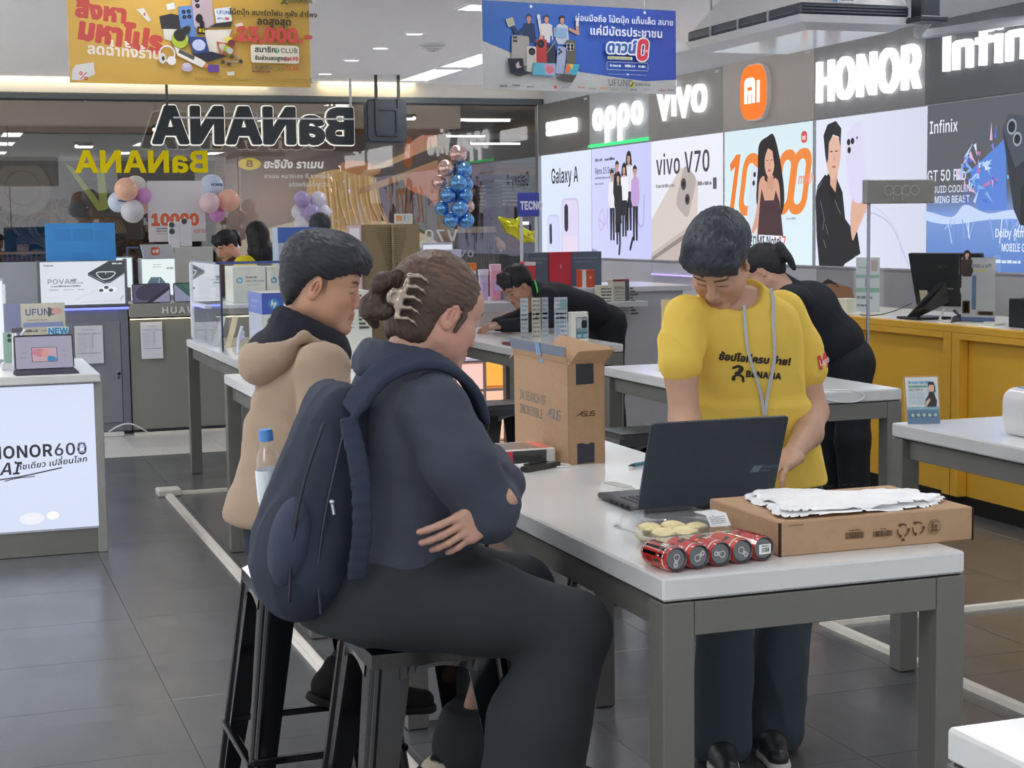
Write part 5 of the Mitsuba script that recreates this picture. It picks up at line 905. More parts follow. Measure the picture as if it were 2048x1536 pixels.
S.add(txt('โน้ตบุ๊ก สมาร์ตโฟน หูฟัง ลำโพง', .026, 1.01, .350, 'c', bold=.01), '#3a3020'); S.add(txt('ลดสูงสุด', .036, 1.01, .305, 'c', bold=.02), '#2f261a'); S.add(txt('23,000.-', .066, 1.015, .222, 'c', bold=.05), R_)
S.add(rrect(.885, .115, 1.135, .205, .014), '#e8e0cd'); S.add(txt('สมาชิก', .028, .905, .168, bold=.02), '#33302a'); S.add(Point(1.018, .178).buffer(.014), '#3f7a52'); S.line([(1.012, .186), (1.026, .186), (1.018, .168)], .004, '#e8e0cd'); S.add(txt('CLUB', .024, 1.038, .167), '#6a6558'); S.add(txt('+', .012, 1.108, .186), '#6a6558'); S.add(txt('รับส่วนลดสูงสุด', .020, .905, .130, bold=.015), '#3a362e'); S.add(txt('4,498.-', .019, 1.056, .130, bold=.02), R_)
S.add(txt('UFUND', .018, .888, .082), '#4a4634'); S.greek(.95, .084, 1.0, .012, '#7a6a3a', 1); S.rect(1.004, .088, 1.012, .091, '#7a6a3a'); S.greek(1.02, .084, 1.06, .012, '#7a6a3a', 4); S.add(txt('01.38.-', .019, 1.062, .082, cond=.9), R_); S.greek(.888, .068, .98, .009, '#7a4a34', 5)
S.greek(.60, .022, 1.19, .006, '#93772f', 7); S.greek(.95, .034, 1.19, .006, '#93772f', 8); S.greek(.60, .030, .9, .005, '#9a7e36', 9)
banner('promotion_banner', 'yellow hanging banner with red lettering at the top left', (.639, 8.196, 2.319), .059, S, pins=(.27, .82))
S = Sheet(1.2, .46, '#3562b0')
S.grid(0, 0, 1.2, .46, lambda u, v: c('#3468b4') * (1 - u) + c('#3a4ba2') * u, 6, 3)
S.poly([(0, .25), (.15, .20), (.35, .145), (.6, .105), (.8, .085), (1.0, .068), (1.2, .082), (1.2, 0), (0, 0)], '#c5c6c6')
for x, sh, top, hr in ((.275, .17, '#22325a', '#2a3658'), (.38, .15, '#e6e2e0', '#2c3a66'), (.475, .17, '#c9d3e2', '#2a2226')):
    person_pic(S, x, .12, .165, hair=hr, skin='#c08e78', top=top)
S.rect(.352, .20, .412, .29, '#2c48a6'); S.rect(.365, .255, .40, .30, '#e6e2e0')
S.line([(.255, .33), (.20, .29), (.175, .335)], .022, '#24345c'); S.add(affinity.rotate(rrect(.14, .33, .185, .375, .004), 18), '#b9b4a4'); S.line([(.345, .31), (.335, .37)], .018, '#e4dcd8'); S.rect(.322, .375, .340, .40, '#e9ecf0'); S.line([(.52, .33), (.57, .31), (.565, .345)], .018, '#c99a84'); S.rect(.557, .35, .575, .385, '#eceff2'); S.add(rrect(.42, .285, .50, .335, .005), '#8fb6dc'); S.rect(.425, .318, .435, .326, '#cf5a50'); S.line([(.345, .28), (.33, .24), (.345, .22)], .025, '#d9a48e')
phone_pic(S, .165, .13, .105, .155, '#a9a6a2', -2, ((.12, .92, .06), (.24, .92, .06), (.12, .80, .06), (.24, .80, .06))); phone_pic(S, .252, .095, .06, .135, '#cdc8c2', 0, ((.55, .80, .33),)); phone_pic(S, .312, .115, .062, .155, '#a8383a', 0, ((.42, .84, .34),)); S.rect(.374, .115, .425, .245, '#2a303e'); S.line([(.374, .20), (.425, .26)], .006, '#8b8578'); phone_pic(S, .432, .09, .055, .145, '#a9b8d6', -6, ((.22, .88, .12), (.22, .74, .12), (.42, .81, .12))); phone_pic(S, .49, .12, .058, .15, '#5a554c', 0, ()); S.add(rrect(.492, .215, .538, .255, .008), '#d9d9d6')
for x, y in ((.504, .244), (.526, .244), (.504, .226), (.526, .226)): S.add(Point(x, y).buffer(.009), '#22242a')
S.poly([(.135, .16), (.225, .165), (.235, .10), (.15, .085)], '#1d2130'); S.poly([(.15, .085), (.235, .10), (.285, .09), (.20, .07)], '#262a34'); S.poly([(.18, .13), (.20, .15), (.205, .125), (.22, .12), (.19, .11)], '#d9b8b4')
S.poly([(.29, .145), (.425, .145), (.42, .075), (.28, .08)], '#5fb2c8'); S.poly([(.35, .14), (.42, .14), (.415, .08), (.36, .085)], '#c7a7cf'); S.ell(.385, .11, .025, .02, '#d87f8a')
S.poly([(.485, .145), (.57, .145), (.55, .085), (.475, .09)], '#4fa8c4'); S.poly([(.487, .143), (.52, .143), (.50, .095), (.477, .09)], '#e07a4a'); S.poly([(.505, .143), (.53, .143), (.52, .11)], '#f0c85a'); S.poly([(.475, .09), (.55, .085), (.52, .045), (.42, .065)], '#4a4844')
S.add(txt('ผ่อนมือถือ โน้ตบุ๊ก แท็บเล็ต สบาย', .034, .855, .375, 'c', bold=.012, cond=.98), '#e6ebf6'); S.add(txt('แค่มีบัตรประชาชน', .046, .865, .305, 'c', bold=.016), '#e9edf7')
g = txt('ดาวน์', .062, .735, .215, bold=.03, slant=.15); S.add(g.buffer(.010), '#e9edf6'); S.add(g, '#3c5a9e'); S.rect(.742, .178, .90, .194, '#e6e2b4'); S.greek(.75, .182, .89, .008, '#7a8a6a', 3)
g = rrect(.925, .175, .995, .295, .03).difference(rrect(.948, .202, .974, .268, .012)); g = affinity.skew(g, 6, origin=(.925, .175)); S.add(g.buffer(.008), '#eef0f6'); S.add(g, '#c83e4c'); S.add(txt('บาท', .018, .965, .222, bold=.03), '#f3d9dc')
S.add(rrect(.735, .12, 1.0, .165, .006).difference(rrect(.738, .123, .997, .162, .005)), '#c9d2e6'); S.greek(.755, .138, .825, .014, '#dfe5f2', 1); S.greek(.85, .138, .915, .014, '#dfe5f2', 2); S.greek(.935, .138, .985, .014, '#dfe5f2', 3); S.line([(.74, .098), (.85, .098)], .002, '#c9d2e6'); S.line([(.88, .098), (.99, .098)], .002, '#c9d2e6'); S.greek(.86, .094, .875, .01, '#dfe5f2', 5)
S.add(txt('UFUND', .035, .742, .035, cond=.92), '#6a6e6e'); S.rect(.885, .03, .905, .06, '#d8c63a'); S.line([(.888, .035), (.902, .056)], .006, '#2c2c20'); S.add(txt('BaNANA', .018, .91, .038), '#6f6f5c')
for i, (x, q) in enumerate(((.08, '#6a6e74'), (.155, '#5f656c'), (.24, '#6a7078'), (.33, '#b9bfc6'), (.45, '#9aa8c0'), (.55, '#c28a86'), (.62, '#9aa0a4'), (.69, '#d49a5a'), (.76, '#a9a9a0'), (.82, '#b9b9a8'), (.88, '#8a8f96'), (.96, '#9aa0b4'), (1.06, '#a87a80'), (1.12, '#8a8f96'))): S.greek(x, .012 + .004 * (i % 2), x + .045, .010, q, i + 20)
S.add(Point(.41, .018).buffer(.009), '#c8504c')
banner('promotion_banner', 'blue and white hanging banner with people and phones at the top centre', (2.745, 8.203, 2.320), .132, S, pins=(.24, .83))

# ================================================================ display tables
TZ = .889
FR, TOPC = '#636460', '#cdcfcf'
def table(label, x0, x1, y0, y1, legs=('nl', 'nr', 'fl', 'fr'), frame_col=FR, L=.07):
    k = thing('display_table', label, 'table', 'white-topped display tables')
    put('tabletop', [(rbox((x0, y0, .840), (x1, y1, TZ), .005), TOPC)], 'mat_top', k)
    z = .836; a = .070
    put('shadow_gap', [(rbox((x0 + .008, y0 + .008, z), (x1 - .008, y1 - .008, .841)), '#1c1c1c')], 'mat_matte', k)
    for q in legs:
        lx = x0 if q[1] == 'l' else x1 - L; ly = y0 if q[0] == 'n' else y1 - L
        put('leg', [(rbox((lx, ly, .004), (lx + L, ly + L, z), .002), frame_col), (rbox((lx + .006, ly + .006, 0), (lx + L - .006, ly + L - .006, .006)), '#1f1f20')], 'mat_satin', k)
    for y in (y0 + .001, y1 - .026): put('rail', [(rbox((x0 + L + .0012, y, z - a), (x1 - L - .0012, y + .025, z - .0005), .0015), frame_col)], 'mat_satin', k)
    for x in (x0 + .028, x1 - .05): put('rail', [(rbox((x, y0 + L + .001, z - a), (x + .022, y1 - L - .001, z - .0005), .0015), frame_col)], 'mat_satin', k)
    return k
t1 = table('large white-topped table in the foreground, carrying the open laptop, cans and cartons', 1.347, 2.063, 2.932, 4.945)
for y in (3.75, 4.35): put('cable_clip', [(rbox((1.372, y, .69), (1.388, y + .03, .768), .003), '#1e1f21')], 'mat_satin', t1)
table('white-topped table with the white printer at the right edge', 3.16, 3.876, 2.93, 4.94)
table('white-topped table behind the man in yellow, with a white cable on it', 3.15, 3.85, 5.94, 7.56)
table('white-topped table with the clear sign stands, behind the tall carton', 3.15, 3.85, 8.93, 10.95)
table('white-topped table behind the man in the tan jacket', 1.31, 2.03, 6.13, 8.03)
table('white-topped table carrying the glass case and printer cartons', 1.516, 2.40, 8.73, 10.76)
table('white table corner at the bottom right picture edge', 1.312, 2.03, .25, 1.904)
put('cable_cover', [(rbox((1.425, 4.955, 0), (1.528, 4.975, .835), .002), '#c9cacc')], 'mat_satin', label='pale upright cable cover behind the far left leg of the foreground table', cat='cable cover')
put('power_cable', [(tube(spline([(1.985, 4.86, .78), (1.80, 4.75, .60), (1.67, 4.62, .40), (1.655, 4.52, .18), (1.70, 4.36, .03), (1.82, 4.2, .008), (2.0, 4.1, .008)], 8), .006, 8), '#141414')], 'mat_satin', smooth=True, label='black cable hanging to the floor beside the seated woman', cat='cable')

# ================================================================ black steel stools
def stool(label, cx, cy, h=.71, yaw=0.0, w=.30):
    k = thing('bar_stool', label, 'stool', 'black steel stools')
    R = rot('z', yaw); o = np.array([cx, cy, 0]); q = w / 2; BL = '#0e0f12'
    def pl(ms): return [(mv(m, R, o), BL) for m in ms]
    seat = hull([(sx * (q - .02 * e), sy * (q - .02 * e), h - (.004 if e else .018)) for sx in (-1, 1) for sy in (-1, 1) for e in (0, 1)] + [(sx * (q - .02), sy * q, h - .018) for sx in (-1, 1) for sy in (-1, 1)] + [(sx * (q + .002), sy * (q + .002), h - .05) for sx in (-1, 1) for sy in (-1, 1)])
    put('seat', pl([seat, rbox((-q + .03, -q + .03, h - .006), (q - .03, q - .03, h)), *[rbox((-q + .012 + i * .006, -q + .03, h - .012 + .004 * i), (-q + .016 + i * .006, q - .03, h - .008 + .004 * i)) for i in range(3)]]), 'mat_gloss', k)
    S = 0.078
    for sx in (-1, 1):
        for sy in (-1, 1):
            t, b = np.array([sx * (q - .002), sy * (q - .002)]), np.array([sx * (q + S), sy * (q + S)])
            def ang(pt, wd, z):   # L-shaped section turned inwards
                return [(pt[0], pt[1], z), (pt[0] - sx * wd, pt[1], z), (pt[0], pt[1] - sy * wd, z), (pt[0] - sx * wd, pt[1] - sy * .006, z), (pt[0] - sx * .006, pt[1] - sy * wd, z)]
            A, B = ang(t, .085, h - .05), ang(b, .045, 0.0)
            f1 = hull([A[0], A[1], A[3], B[0], B[1], B[3], (A[0][0] - sx * .002, A[0][1] - sy * .006, A[0][2]), (B[0][0], B[0][1] - sy * .006, 0)])
            f2 = hull([A[0], A[2], A[4], B[0], B[2], B[4], (A[0][0] - sx * .006, A[0][1], A[0][2]), (B[0][0] - sx * .006, B[0][1], 0)])
            rib = tube([(t[0] - sx * .012, t[1] - sy * .001, h - .05), (b[0] - sx * .010, b[1] - sy * .001, 0.002)], .009, 8)
            rib2 = tube([(t[0] - sx * .001, t[1] - sy * .012, h - .05), (b[0] - sx * .001, b[1] - sy * .010, 0.002)], .009, 8)
            put('leg', pl([f1, f2, rib, rib2]), 'mat_gloss', k)
    # arched aprons
    for ax in (0, 1):
        for s in (-1, 1):
            n = 12; us = np.linspace(-q + .06, q - .06, n); zs = h - .082 + .028 * np.cos(us / (q - .06) * 1.45)
            top = [(u, s * (q - .003), h - .03) for u in us]; bot = [(u, s * (q + .004), z) for u, z in zip(us, zs)]
            v = np.array(top + bot + [(u, s * (q - .008), z) for u, _, z in top] + [(u, s * (q - .002), z) for u, _, z in bot])
            if ax: v = v[:, [1, 0, 2]]
            f = []
            for i in range(n - 1): f += [[i, i + 1, n + i], [i + 1, n + i + 1, n + i], [2 * n + i, 3 * n + i, 2 * n + i + 1], [2 * n + i + 1, 3 * n + i, 3 * n + i + 1], [n + i, n + i + 1, 3 * n + i], [n + i + 1, 3 * n + i + 1, 3 * n + i]]
            put('apron', pl([tri(v, f)]), 'mat_gloss', k)
    zz = .27; e = q + S * (1 - zz / h)
    for s in (-1, 1):
        put('footrest', pl([rbox((-e, s * e - .011, zz - .012), (e, s * e + .011, zz + .006), .003)]), 'mat_gloss', k)
        put('footrest', pl([rbox((s * e - .011, -e, zz - .022), (s * e + .011, e, zz - .004), .003)]), 'mat_gloss', k)
    return k
stool('black steel bar stool under the seated woman in navy, nearest the camera', .985, 3.45)
stool('black steel bar stool under the man in the tan jacket, left of the nearer stool', .885, 4.16)
stool('empty black steel stool standing behind the tall carton', 2.67, 7.75, h=.71, yaw=4)

# ================================================================ yellow service counter
k = thing('service_counter', 'long yellow service counter at the right, with recessed front panels', 'counter')
YC = '#dba935'
put('worktop', [(rbox((5.2, 6.0, .99), (5.95, 9.9, 1.03), .004), YC)], 'mat_satin', k)
put('worktop_inlay', [(rbox((5.235, 6.02, 1.0285), (5.92, 9.88, 1.0315)), '#e7e3d6')], 'mat_top', k)
for a, b in ((7.555, 9.9), (6.0, 7.545)):
    put('unit_frame', [(rbox((5.2, a, .09), (5.26, a + .07, .99), .003), YC), (rbox((5.2, b - .07, .09), (5.26, b, .99), .003), YC), (rbox((5.2, a + .07, .955), (5.26, b - .07, .99), .002), YC), (rbox((5.26, a, .09), (5.9, a + .02, .99)), YC), (rbox((5.26, b - .02, .09), (5.9, b, .99)), YC)], 'mat_satin', k)
    put('front_panel', [(rbox((5.262, a + .02, .09), (5.28, b - .02, .99)), YC)], 'mat_satin', k)
put('plinth', [(rbox((5.26, 6.02, 0), (5.9, 9.88, .09)), '#1d1c1a')], 'mat_matte', k)

# ================================================================ backlit stand at the left
k = thing('display_stand', 'grey display stand with a large backlit white front at the left picture edge', 'display stand')
put('worktop', [(rbox((-.42, 8.2, .862), (.73, 9.25, .905), .005), '#d3d4d2')], 'mat_top', k)
put('body', [(rbox((-.38, 8.28, 0.0), (.725, 9.2, .85), .004), '#84857f'), (rbox((-.40, 8.262, 0.845), (.735, 8.29, .865)), '#5a5c5e')], 'mat_satin', k)
put('edge_post', [(rbox((.695, 8.255, 0), (.742, 8.30, .862), .004), '#8f918d')], 'mat_satin', k)
S = Sheet(1.10, .715); S.grid(0, 0, 1.10, .715, lambda u, v: c('#dbe5fd') * (1 - .06 * abs(v - .5)) , 6, 4)
S.add(txt('HONOR', .060, .595, .365, cond=.94, bold=.01, gap=.03), '#20232a'); S.add(txt('600', .060, .895, .365, cond=1.0, gap=.02), '#3a3d46'); S.add(rrect(1.012, .40, 1.05, .425, .006).difference(rrect(1.015, .403, 1.047, .422, .004)), '#9fa4cc'); S.add(txt('5G', .012, 1.02, .407), '#9fa4cc'); S.greek(1.012, .375, 1.05, .010, '#8a90a8', 1)
S.add(txt('AI', .060, .635, .285, slant=.25), '#24262e'); S.add(txt('ทัชเดียว เปลี่ยนโลก', .030, .715, .305, slant=.2, ang=4, cond=1.05), '#30333c'); S.line(spline([(.63, .262), (.75, .275), (.93, .305)], 6), .006, '#30333c'); S.line(spline([(.66, .255), (.72, .266), (.80, .27)], 6), .004, '#30333c'); S.add(Point(.713, .345).buffer(.005), '#30333c')
S.ell(.78, .06, .06, .03, '#f2f4ff'); S.ell(.88, .07, .03, .02, '#ffffff')
put('screen', [S.place((-.40, 8.254, .135), (1, 0, 0), (0, 0, 1), .0006)], None, k, emit=.96)
put('screen_rim', [(rbox((-.40, 8.256, .125), (.70, 8.275, .855)), '#b9bfce')], 'mat_satin', k)
put('kick_board', [(rbox((-.40, 8.262, 0.002), (.735, 8.285, .125), .002), '#6f706b')], 'mat_satin', k)

# ================================================================ far cabinets
def cabinet(label, x0, x1, y, z1, col, cat='cabinet'):
    k = thing('cabinet', label, cat)
    put('body', [(rbox((x0, y, .03), (x1, y + .55, z1), .003), col)], 'mat_satin', k)
    return k
k = cabinet('grey cabinet with a keyhole door and a blue light line, under the wide phone poster', .35, 1.385, 13.05, .99, '#787b84')
put('door', [(rbox((.55, 13.035, .10), (1.325, 13.052, .90), .003), '#7c7f88')], 'mat_satin', k)
put('post', [(rbox((1.33, 13.03, .03), (1.388, 13.07, .99), .003), '#6b6f7e')], 'mat_satin', k)
put('keyhole', [(cyl((1.297, 13.036, .50), (1.297, 13.026, .50), .010, n=12), '#c9ccd0'), (cyl((1.303, 13.03, .487), (1.303, 13.024, .487), .012, n=12), '#2e3034'), (rbox((1.296, 13.03, .445), (1.302, 13.024, .468)), '#3a3c40')], 'mat_metal', k)
lamp('light_line', rbox((.36, 13.03, .992), (1.40, 13.045, 1.012)), [.35, .42, 2.6], k, weight=.2)
put('deck', [(rbox((.33, 13.0, 1.012), (1.41, 13.6, 1.03), .003), '#50545c')], 'mat_satin', k)
k = cabinet('taller grey cabinet with raised lettering on its head board, right of the keyhole cabinet', 1.397, 2.50, 13.05, .90, '#83857f')
put('head_board', [(rbox((1.395, 13.0, .925), (2.52, 13.6, 1.03), .004), '#8f908a')], 'mat_satin', k)
g = txt('HUAWEI', .050, 0, 0, bold=.02, gap=.12, cond=1.12)
for q in sorted(polys(g), key=lambda q: q.bounds[0]): put('letter', [(onplane(extr(q, .008), (1.645, 12.999, .950), (1, 0, 0), (0, 0, 1)), '#d9dbd9')], 'mat_satin', k)
lamp('light_line', rbox((1.40, 13.005, .905), (2.5, 13.02, .915)), [1.8, 1.6, .95], k, weight=.2)
put('skirting', [(rbox((1.40, 13.04, 0), (2.5, 13.06, .03)), '#33353a')], 'mat_matte', k)
def paper(name, label, x0, x1, y, z0, z1, seed, curl=.01, col='#d9dbe2'):
    k = thing(name, label, 'paper')
    n = 8; zz = np.linspace(z0, z1, n); v = []; 
    for i, z in enumerate(zz):
        b = curl * (1 - i / (n - 1)) ** 2
        v += [(x0, y - b, z), (x1, y - b * .6, z)]
    v = np.array(v); f = []
    for i in range(n - 1): f += [[2 * i, 2 * i + 1, 2 * i + 3], [2 * i, 2 * i + 3, 2 * i + 2]]
    back = v + (0, .0012, 0); m = tri(np.vstack([v, back]), f + [[a + 2 * n, c_ + 2 * n, b_ + 2 * n] for a, b_, c_ in f])
    put('sheet', [(m, col)], 'mat_matte', k)
    w, h = x1 - x0, z1 - z0; S = Sheet(w, h)
    S.greek(w * .25, h * .88, w * .7, h * .022, '#b4b6c0', seed); S.rect(w * .08, h * .79, w * .95, h * .80, '#9a9ca8'); S.rect(w * .08, h * .76, w * .95, h * .766, '#a9abb6')
    for i in range(9): S.greek(w * .1, h * (.70 - .045 * i), w * .42, h * .014, '#b9bbc6', seed + i); S.greek(w * .5, h * (.70 - .045 * i), w * .62, h * .014, '#b9bbc6', seed + i + 20)
    S.rect(w * .62, h * .42, w * .64, h * .75, '#a6a8b4'); S.greek(w * .1, h * .27, w * .9, h * .02, '#8f919e', seed + 3)
    m, C = S.mesh(.0002); m = onplane(m, (x0, y - curl * .4 - .002, z0), (1, 0, 0), (0, curl * .35, h) / np.linalg.norm((0, curl * .35, h))); put('print', [(m, C)], 'mat_print', k)
    return k
paper('notice_paper', 'white printed paper taped to the keyhole door', .975, 1.190, 13.022, .575, .872, 1)
paper('notice_paper', 'white folded paper taped to the lettered grey cabinet', 1.480, 1.650, 13.03, .595, .885, 7, curl=.02, col='#e1e3ec')
put('power_strip', [(rbox((1.12, 12.93, 0.0), (1.32, 12.99, .035), .006), '#d9d9d6'), (rbox((1.03, 12.9, 0), (1.11, 12.96, .05), .01), '#24262a')], 'mat_satin', label='white power strip with a black plug on the floor by the keyhole cabinet', cat='power strip')
put('white_cable', [(tube(spline([(1.2, 12.95, .04), (1.28, 12.9, .09), (1.36, 12.9, .10), (1.44, 12.93, .06), (1.50, 12.97, .02)], 8), .007, 6), '#e6e6e4')], 'mat_satin', smooth=True, label='white cable looping up from the power strip', cat='cable')

# ================================================================ goods on the far cabinets
k = thing('phone_lightbox', 'wide lit poster box with a dark phone corner, on the keyhole cabinet', 'lightbox')
put('frame', [(rbox((.335, 13.06, 1.03), (1.385, 13.14, 1.375), .004), '#9a9ea6')], 'mat_satin', k)
put('edge', [(rbox((.715, 13.05, 1.032), (.735, 13.15, 1.38)), '#6d7178'), (rbox((1.375, 13.05, 1.032), (1.395, 13.15, 1.385)), '#6d7178')], 'mat_satin', k)
S = Sheet(.64, .335); S.grid(0, 0, .64, .335, lambda u, v: c('#e3e9f3') * (1 - .12 * abs(u - .4)), 6, 4)
S.poly([(.64, .335), (.52, .335), (.36, .245), (.36, .225), (.48, .16), (.53, .165), (.64, .235)], '#3c4248'); S.line([(.365, .232), (.49, .168), (.54, .175), (.64, .24)], .006, '#8d959c'); S.add(LineString(spline([(.425, .235), (.44, .25), (.50, .252), (.555, .25), (.565, .235), (.53, .205), (.47, .195)], 6, True)).buffer(.004), '#d9dee2'); S.line([(.495, .235), (.495, .25)], .005, '#e6eaee')
S.greek(.03, .302, .10, .013, '#8a9098', 1); S.greek(.545, .31, .62, .012, '#d6dade', 2)
S.add(txt('POVA 7', .038, .05, .165, cond=1.15), '#8e949e'); S.greek(.225, .18, .265, .02, '#8e949e', 2); S.greek(.22, .166, .32, .01, '#9aa0aa', 3); S.greek(.08, .142, .30, .012, '#7d838d', 4)
for x0, x1 in ((.06, .14), (.17, .25), (.28, .33)): S.greek(x0, .115, x1, .009, '#aab0ba', int(x0 * 99))
S.add(rrect(.43, .09, .57, .135, .022), '#f2f5fa')
for x, y in ((.455, .108), (.495, .13), (.53, .108)): S.ell(x, y, .017, .012, '#4b5260')
S.line([(.26, .04), (.42, .11)], .004, '#c9d0de'); S.line([(.62, .06), (.60, .03)], .012, '#b9c0cc'); S.line([(.3, .02), (.6, .025)], .004, '#cfd6e2')
put('screen', [S.place((.737, 13.055, 1.035), (1, 0, 0), (0, 0, 1), .0006)], None, k, emit=.92)
k = thing('blue_board', 'bright blue upright panel standing behind the wide phone poster', 'panel')
S = Sheet(.535, .36); S.grid(0, 0, .535, .36, lambda u, v: c('#3f97e0') * (1 - .08 * math.sin(u * 9) * v), 6, 3)
S.greek(.07, .22, .47, .11, '#3a8ed6', 3, gap=.15); S.rect(.20, .03, .36, .13, '#3b8fd8')
put('board', [(rbox((.797, 13.22, 1.03), (1.332, 13.24, 1.67), .003), '#3f8fd6'), S.place((.797, 13.219, 1.31), (1, 0, 0), (0, 0, 1))], 'mat_print', k)
def tablet(label, x, y, z, w, h, draw, col='#33363e', lean=.22):
    k = thing('tablet', label, 'tablet', None)
    u = np.array([1, 0, 0.0]); v = np.array([0, math.sin(lean), math.cos(lean)])
    put('shell', [(onplane(extr(rrect(0, 0, w, h, .012), .008), np.array([x, y + .008, z]), u, v), col)], 'mat_satin', k)
    S = Sheet(w - .012, h - .012); draw(S, w - .012, h - .012)
    put('screen', [S.place(np.array([x + .006, y - .0015 , z + .006]), u, v, .0003)], None, k, emit=.6)
    n = np.cross(u, v); put('stand', [(hull([(x + w * .3, y + .02, z + .004), (x + w * .7, y + .02, z + .004), (x + w * .3, y + .12, z), (x + w * .7, y + .12, z), (x + w * .4, y + h * lean * .7 + .02, z + h * .7), (x + w * .6, y + h * lean * .7 + .02, z + h * .7)]), '#55585e')], 'mat_satin', k)
    return k
def d1(S, w, h): S.rect(0, 0, w, h, '#6c6484'); S.poly([(.02, .06), (.04, .11), (.12, .15), (.22, .15), (.27, .13), (.14, .03), (.06, .02)], '#45405c', 1); S.poly([(.10, 0), (.28, .13), (.29, .10), (.14, 0)], '#2d2a3c'); S.poly([(.15, 0), (.285, .10), (w, .08), (w, 0)], '#a6a3c4')
def d2(S, w, h): S.rect(0, 0, w, h, '#a3a6c8'); S.poly([(0, h), (w, h), (w * .58, h * .26), (w * .45, h * .26)], '#3f6a60'); S.poly([(w * .2, h), (w * .8, h), (w * .52, h * .5)], '#4a7a6c')
tablet('dark purple tablet at the left on the lettered grey cabinet', 1.435, 13.08, 1.032, .297, .155, d1)
tablet('tablet with a green pointed shape on the lettered grey cabinet', 1.757, 13.08, 1.032, .265, .155, d2)
k = thing('lit_display', 'lit white display with an orange badge on its grey header, behind the two tablets', 'display')
put('body', [(rbox((1.578, 13.65, 0), (1.862, 13.9, 1.374), .004), '#c9ccd2')], 'mat_satin', k)
put('header', [(hull([(1.60, 13.62, 1.374), (1.86, 13.62, 1.374), (1.575, 13.62, 1.49), (1.82, 13.62, 1.49), (1.60, 13.7, 1.374), (1.86, 13.7, 1.374), (1.575, 13.7, 1.49), (1.82, 13.7, 1.49)]), '#bdbfc4')], 'mat_satin', k)
S = Sheet(.07, .07); S.add(rrect(0, 0, .07, .065, .018), '#d4533f'); S.add(txt('mi', .03, .014, .018, bold=.06), '#efe2de'); put('badge', [S.place((1.655, 13.618, 1.402), (1, 0, 0), (0, 0, 1))], 'mat_print', k)
S = Sheet(.28, .30, '#eaf7f6'); S.poly([(.04, .10), (.07, .15), (.15, .15), (.19, .10), (.16, .08), (.05, .08)], '#56707a'); S.rect(.05, .07, .14, .09, '#dfe8ea'); S.line([(.14, .14), (.13, .09)], .004, '#dfe8ee'); S.greek(.09, .25, .16, .008, '#b9c6c8', 1); S.greek(.09, .23, .16, .008, '#b9c6c8', 2); S.greek(.20, .215, .26, .018, '#8fa6a8', 3)
put('screen', [S.place((1.58, 13.645, 1.07), (1, 0, 0), (0, 0, 1), .0006)], None, k, emit=.95)
put('grey_board', [(rbox((1.846, 13.62, 0), (2.165, 13.68, 1.465), .006), '#bdbdb9')], 'mat_satin', label='blank light grey upright panel behind the tablets', cat='panel')
k = thing('lit_display', 'narrow lit display half hidden behind the wide phone poster', 'display')
put('body', [(rbox((1.30, 13.75, 0), (1.52, 13.85, 1.39), .004), '#b3c6cc')], 'mat_satin', k); lamp('screen', rbox((1.31, 13.742, 1.03), (1.51, 13.752, 1.38)), [.78, .88, .90], k, weight=0)
k = thing('stand_frame', 'thin blue upright frame between the lit displays', 'frame'); put('frame', [(rbox((1.50, 14.0, 0), (1.515, 14.02, 1.47)), '#55609a'), (rbox((1.50, 14.0, 1.455), (1.60, 14.02, 1.47)), '#55609a')], 'mat_satin', k)
k = thing('figure_toy', 'small red figure at the foot of the lit display', 'figurine')
put('body', [(ball((1.52, 13.58, 1.075), (.035, .03, .04)), '#c8423a'), (ball((1.53, 13.57, 1.125), .026), '#d6503f'), (rbox((1.49, 13.55, 0), (1.55, 13.61, 1.04)), '#b9bcc2')], 'mat_satin', k, smooth=40)
k = thing('acrylic_holder', 'clear acrylic phone holder left of the purple tablet', 'phone holder')
pane('block', rbox((1.37, 13.08, 1.031), (1.43, 13.12, 1.19), .003), k); put('phone', [(rbox((1.385, 13.09, 1.05), (1.425, 13.105, 1.16), .004), '#8a8d8a')], 'mat_satin', k)
# board with the orange number and its phones
S = Sheet(.515, .55, '#e4e3e4'); S.grid(.0, .0, .515, .55, lambda u, v: c('#e7e4e8') * (1 - .10 * (1 - v)), 2, 3)
g = txt('10000', .10, .02, .15, bold=.05, cond=.98); S.add(affinity.scale(g, 1.0, 1.0), '#dd6a42'); S.greek(.07, .115, .17, .012, '#7c7478', 1); S.greek(.07, .09, .16, .016, '#9a9296', 2); S.greek(.07, .07, .17, .009, '#b4acb0', 5); S.add(txt('NEW', .035, .40, .075, slant=.2), '#d08a8a')
k = thing('number_board', 'white board with rounded corners and a big orange number, between the balloon bunches', 'board')
put('board', [(onplane(extr(rrect(0, 0, .515, .55, .03), .02), (1.808, 15.02, 1.50), (1, 0, 0), (0, 0, 1)), '#e6e4e6'), S.place((1.808, 15.0, 1.50), (1, 0, 0), (0, 0, 1))], 'mat_print', k)
put('post', [(rbox((2.0, 15.03, 0), (2.1, 15.06, 1.55)), '#8d9096')], 'mat_satin', k)
k = thing('model_phone', 'pair of giant pale model phones before the orange number board', 'model phones')
for i, (x, dz, cams) in enumerate(((1.925, .0, ((.3, .88), (.3, .64))), (2.03, .02, ((.35, .92),)))):
    put('phone_body', [(rbox((x, 14.55, 1.44 + dz), (x + .10, 14.57, 1.68 + dz), .01), '#dcdde4')], 'mat_satin', k)
    for a, b in cams: put('lens', [(cyl((x + a * .1, 14.551, 1.44 + dz + .24 * b), (x + a * .1, 14.543, 1.44 + dz + .24 * b), .024, n=18), '#2e3036')], 'mat_gloss', k)
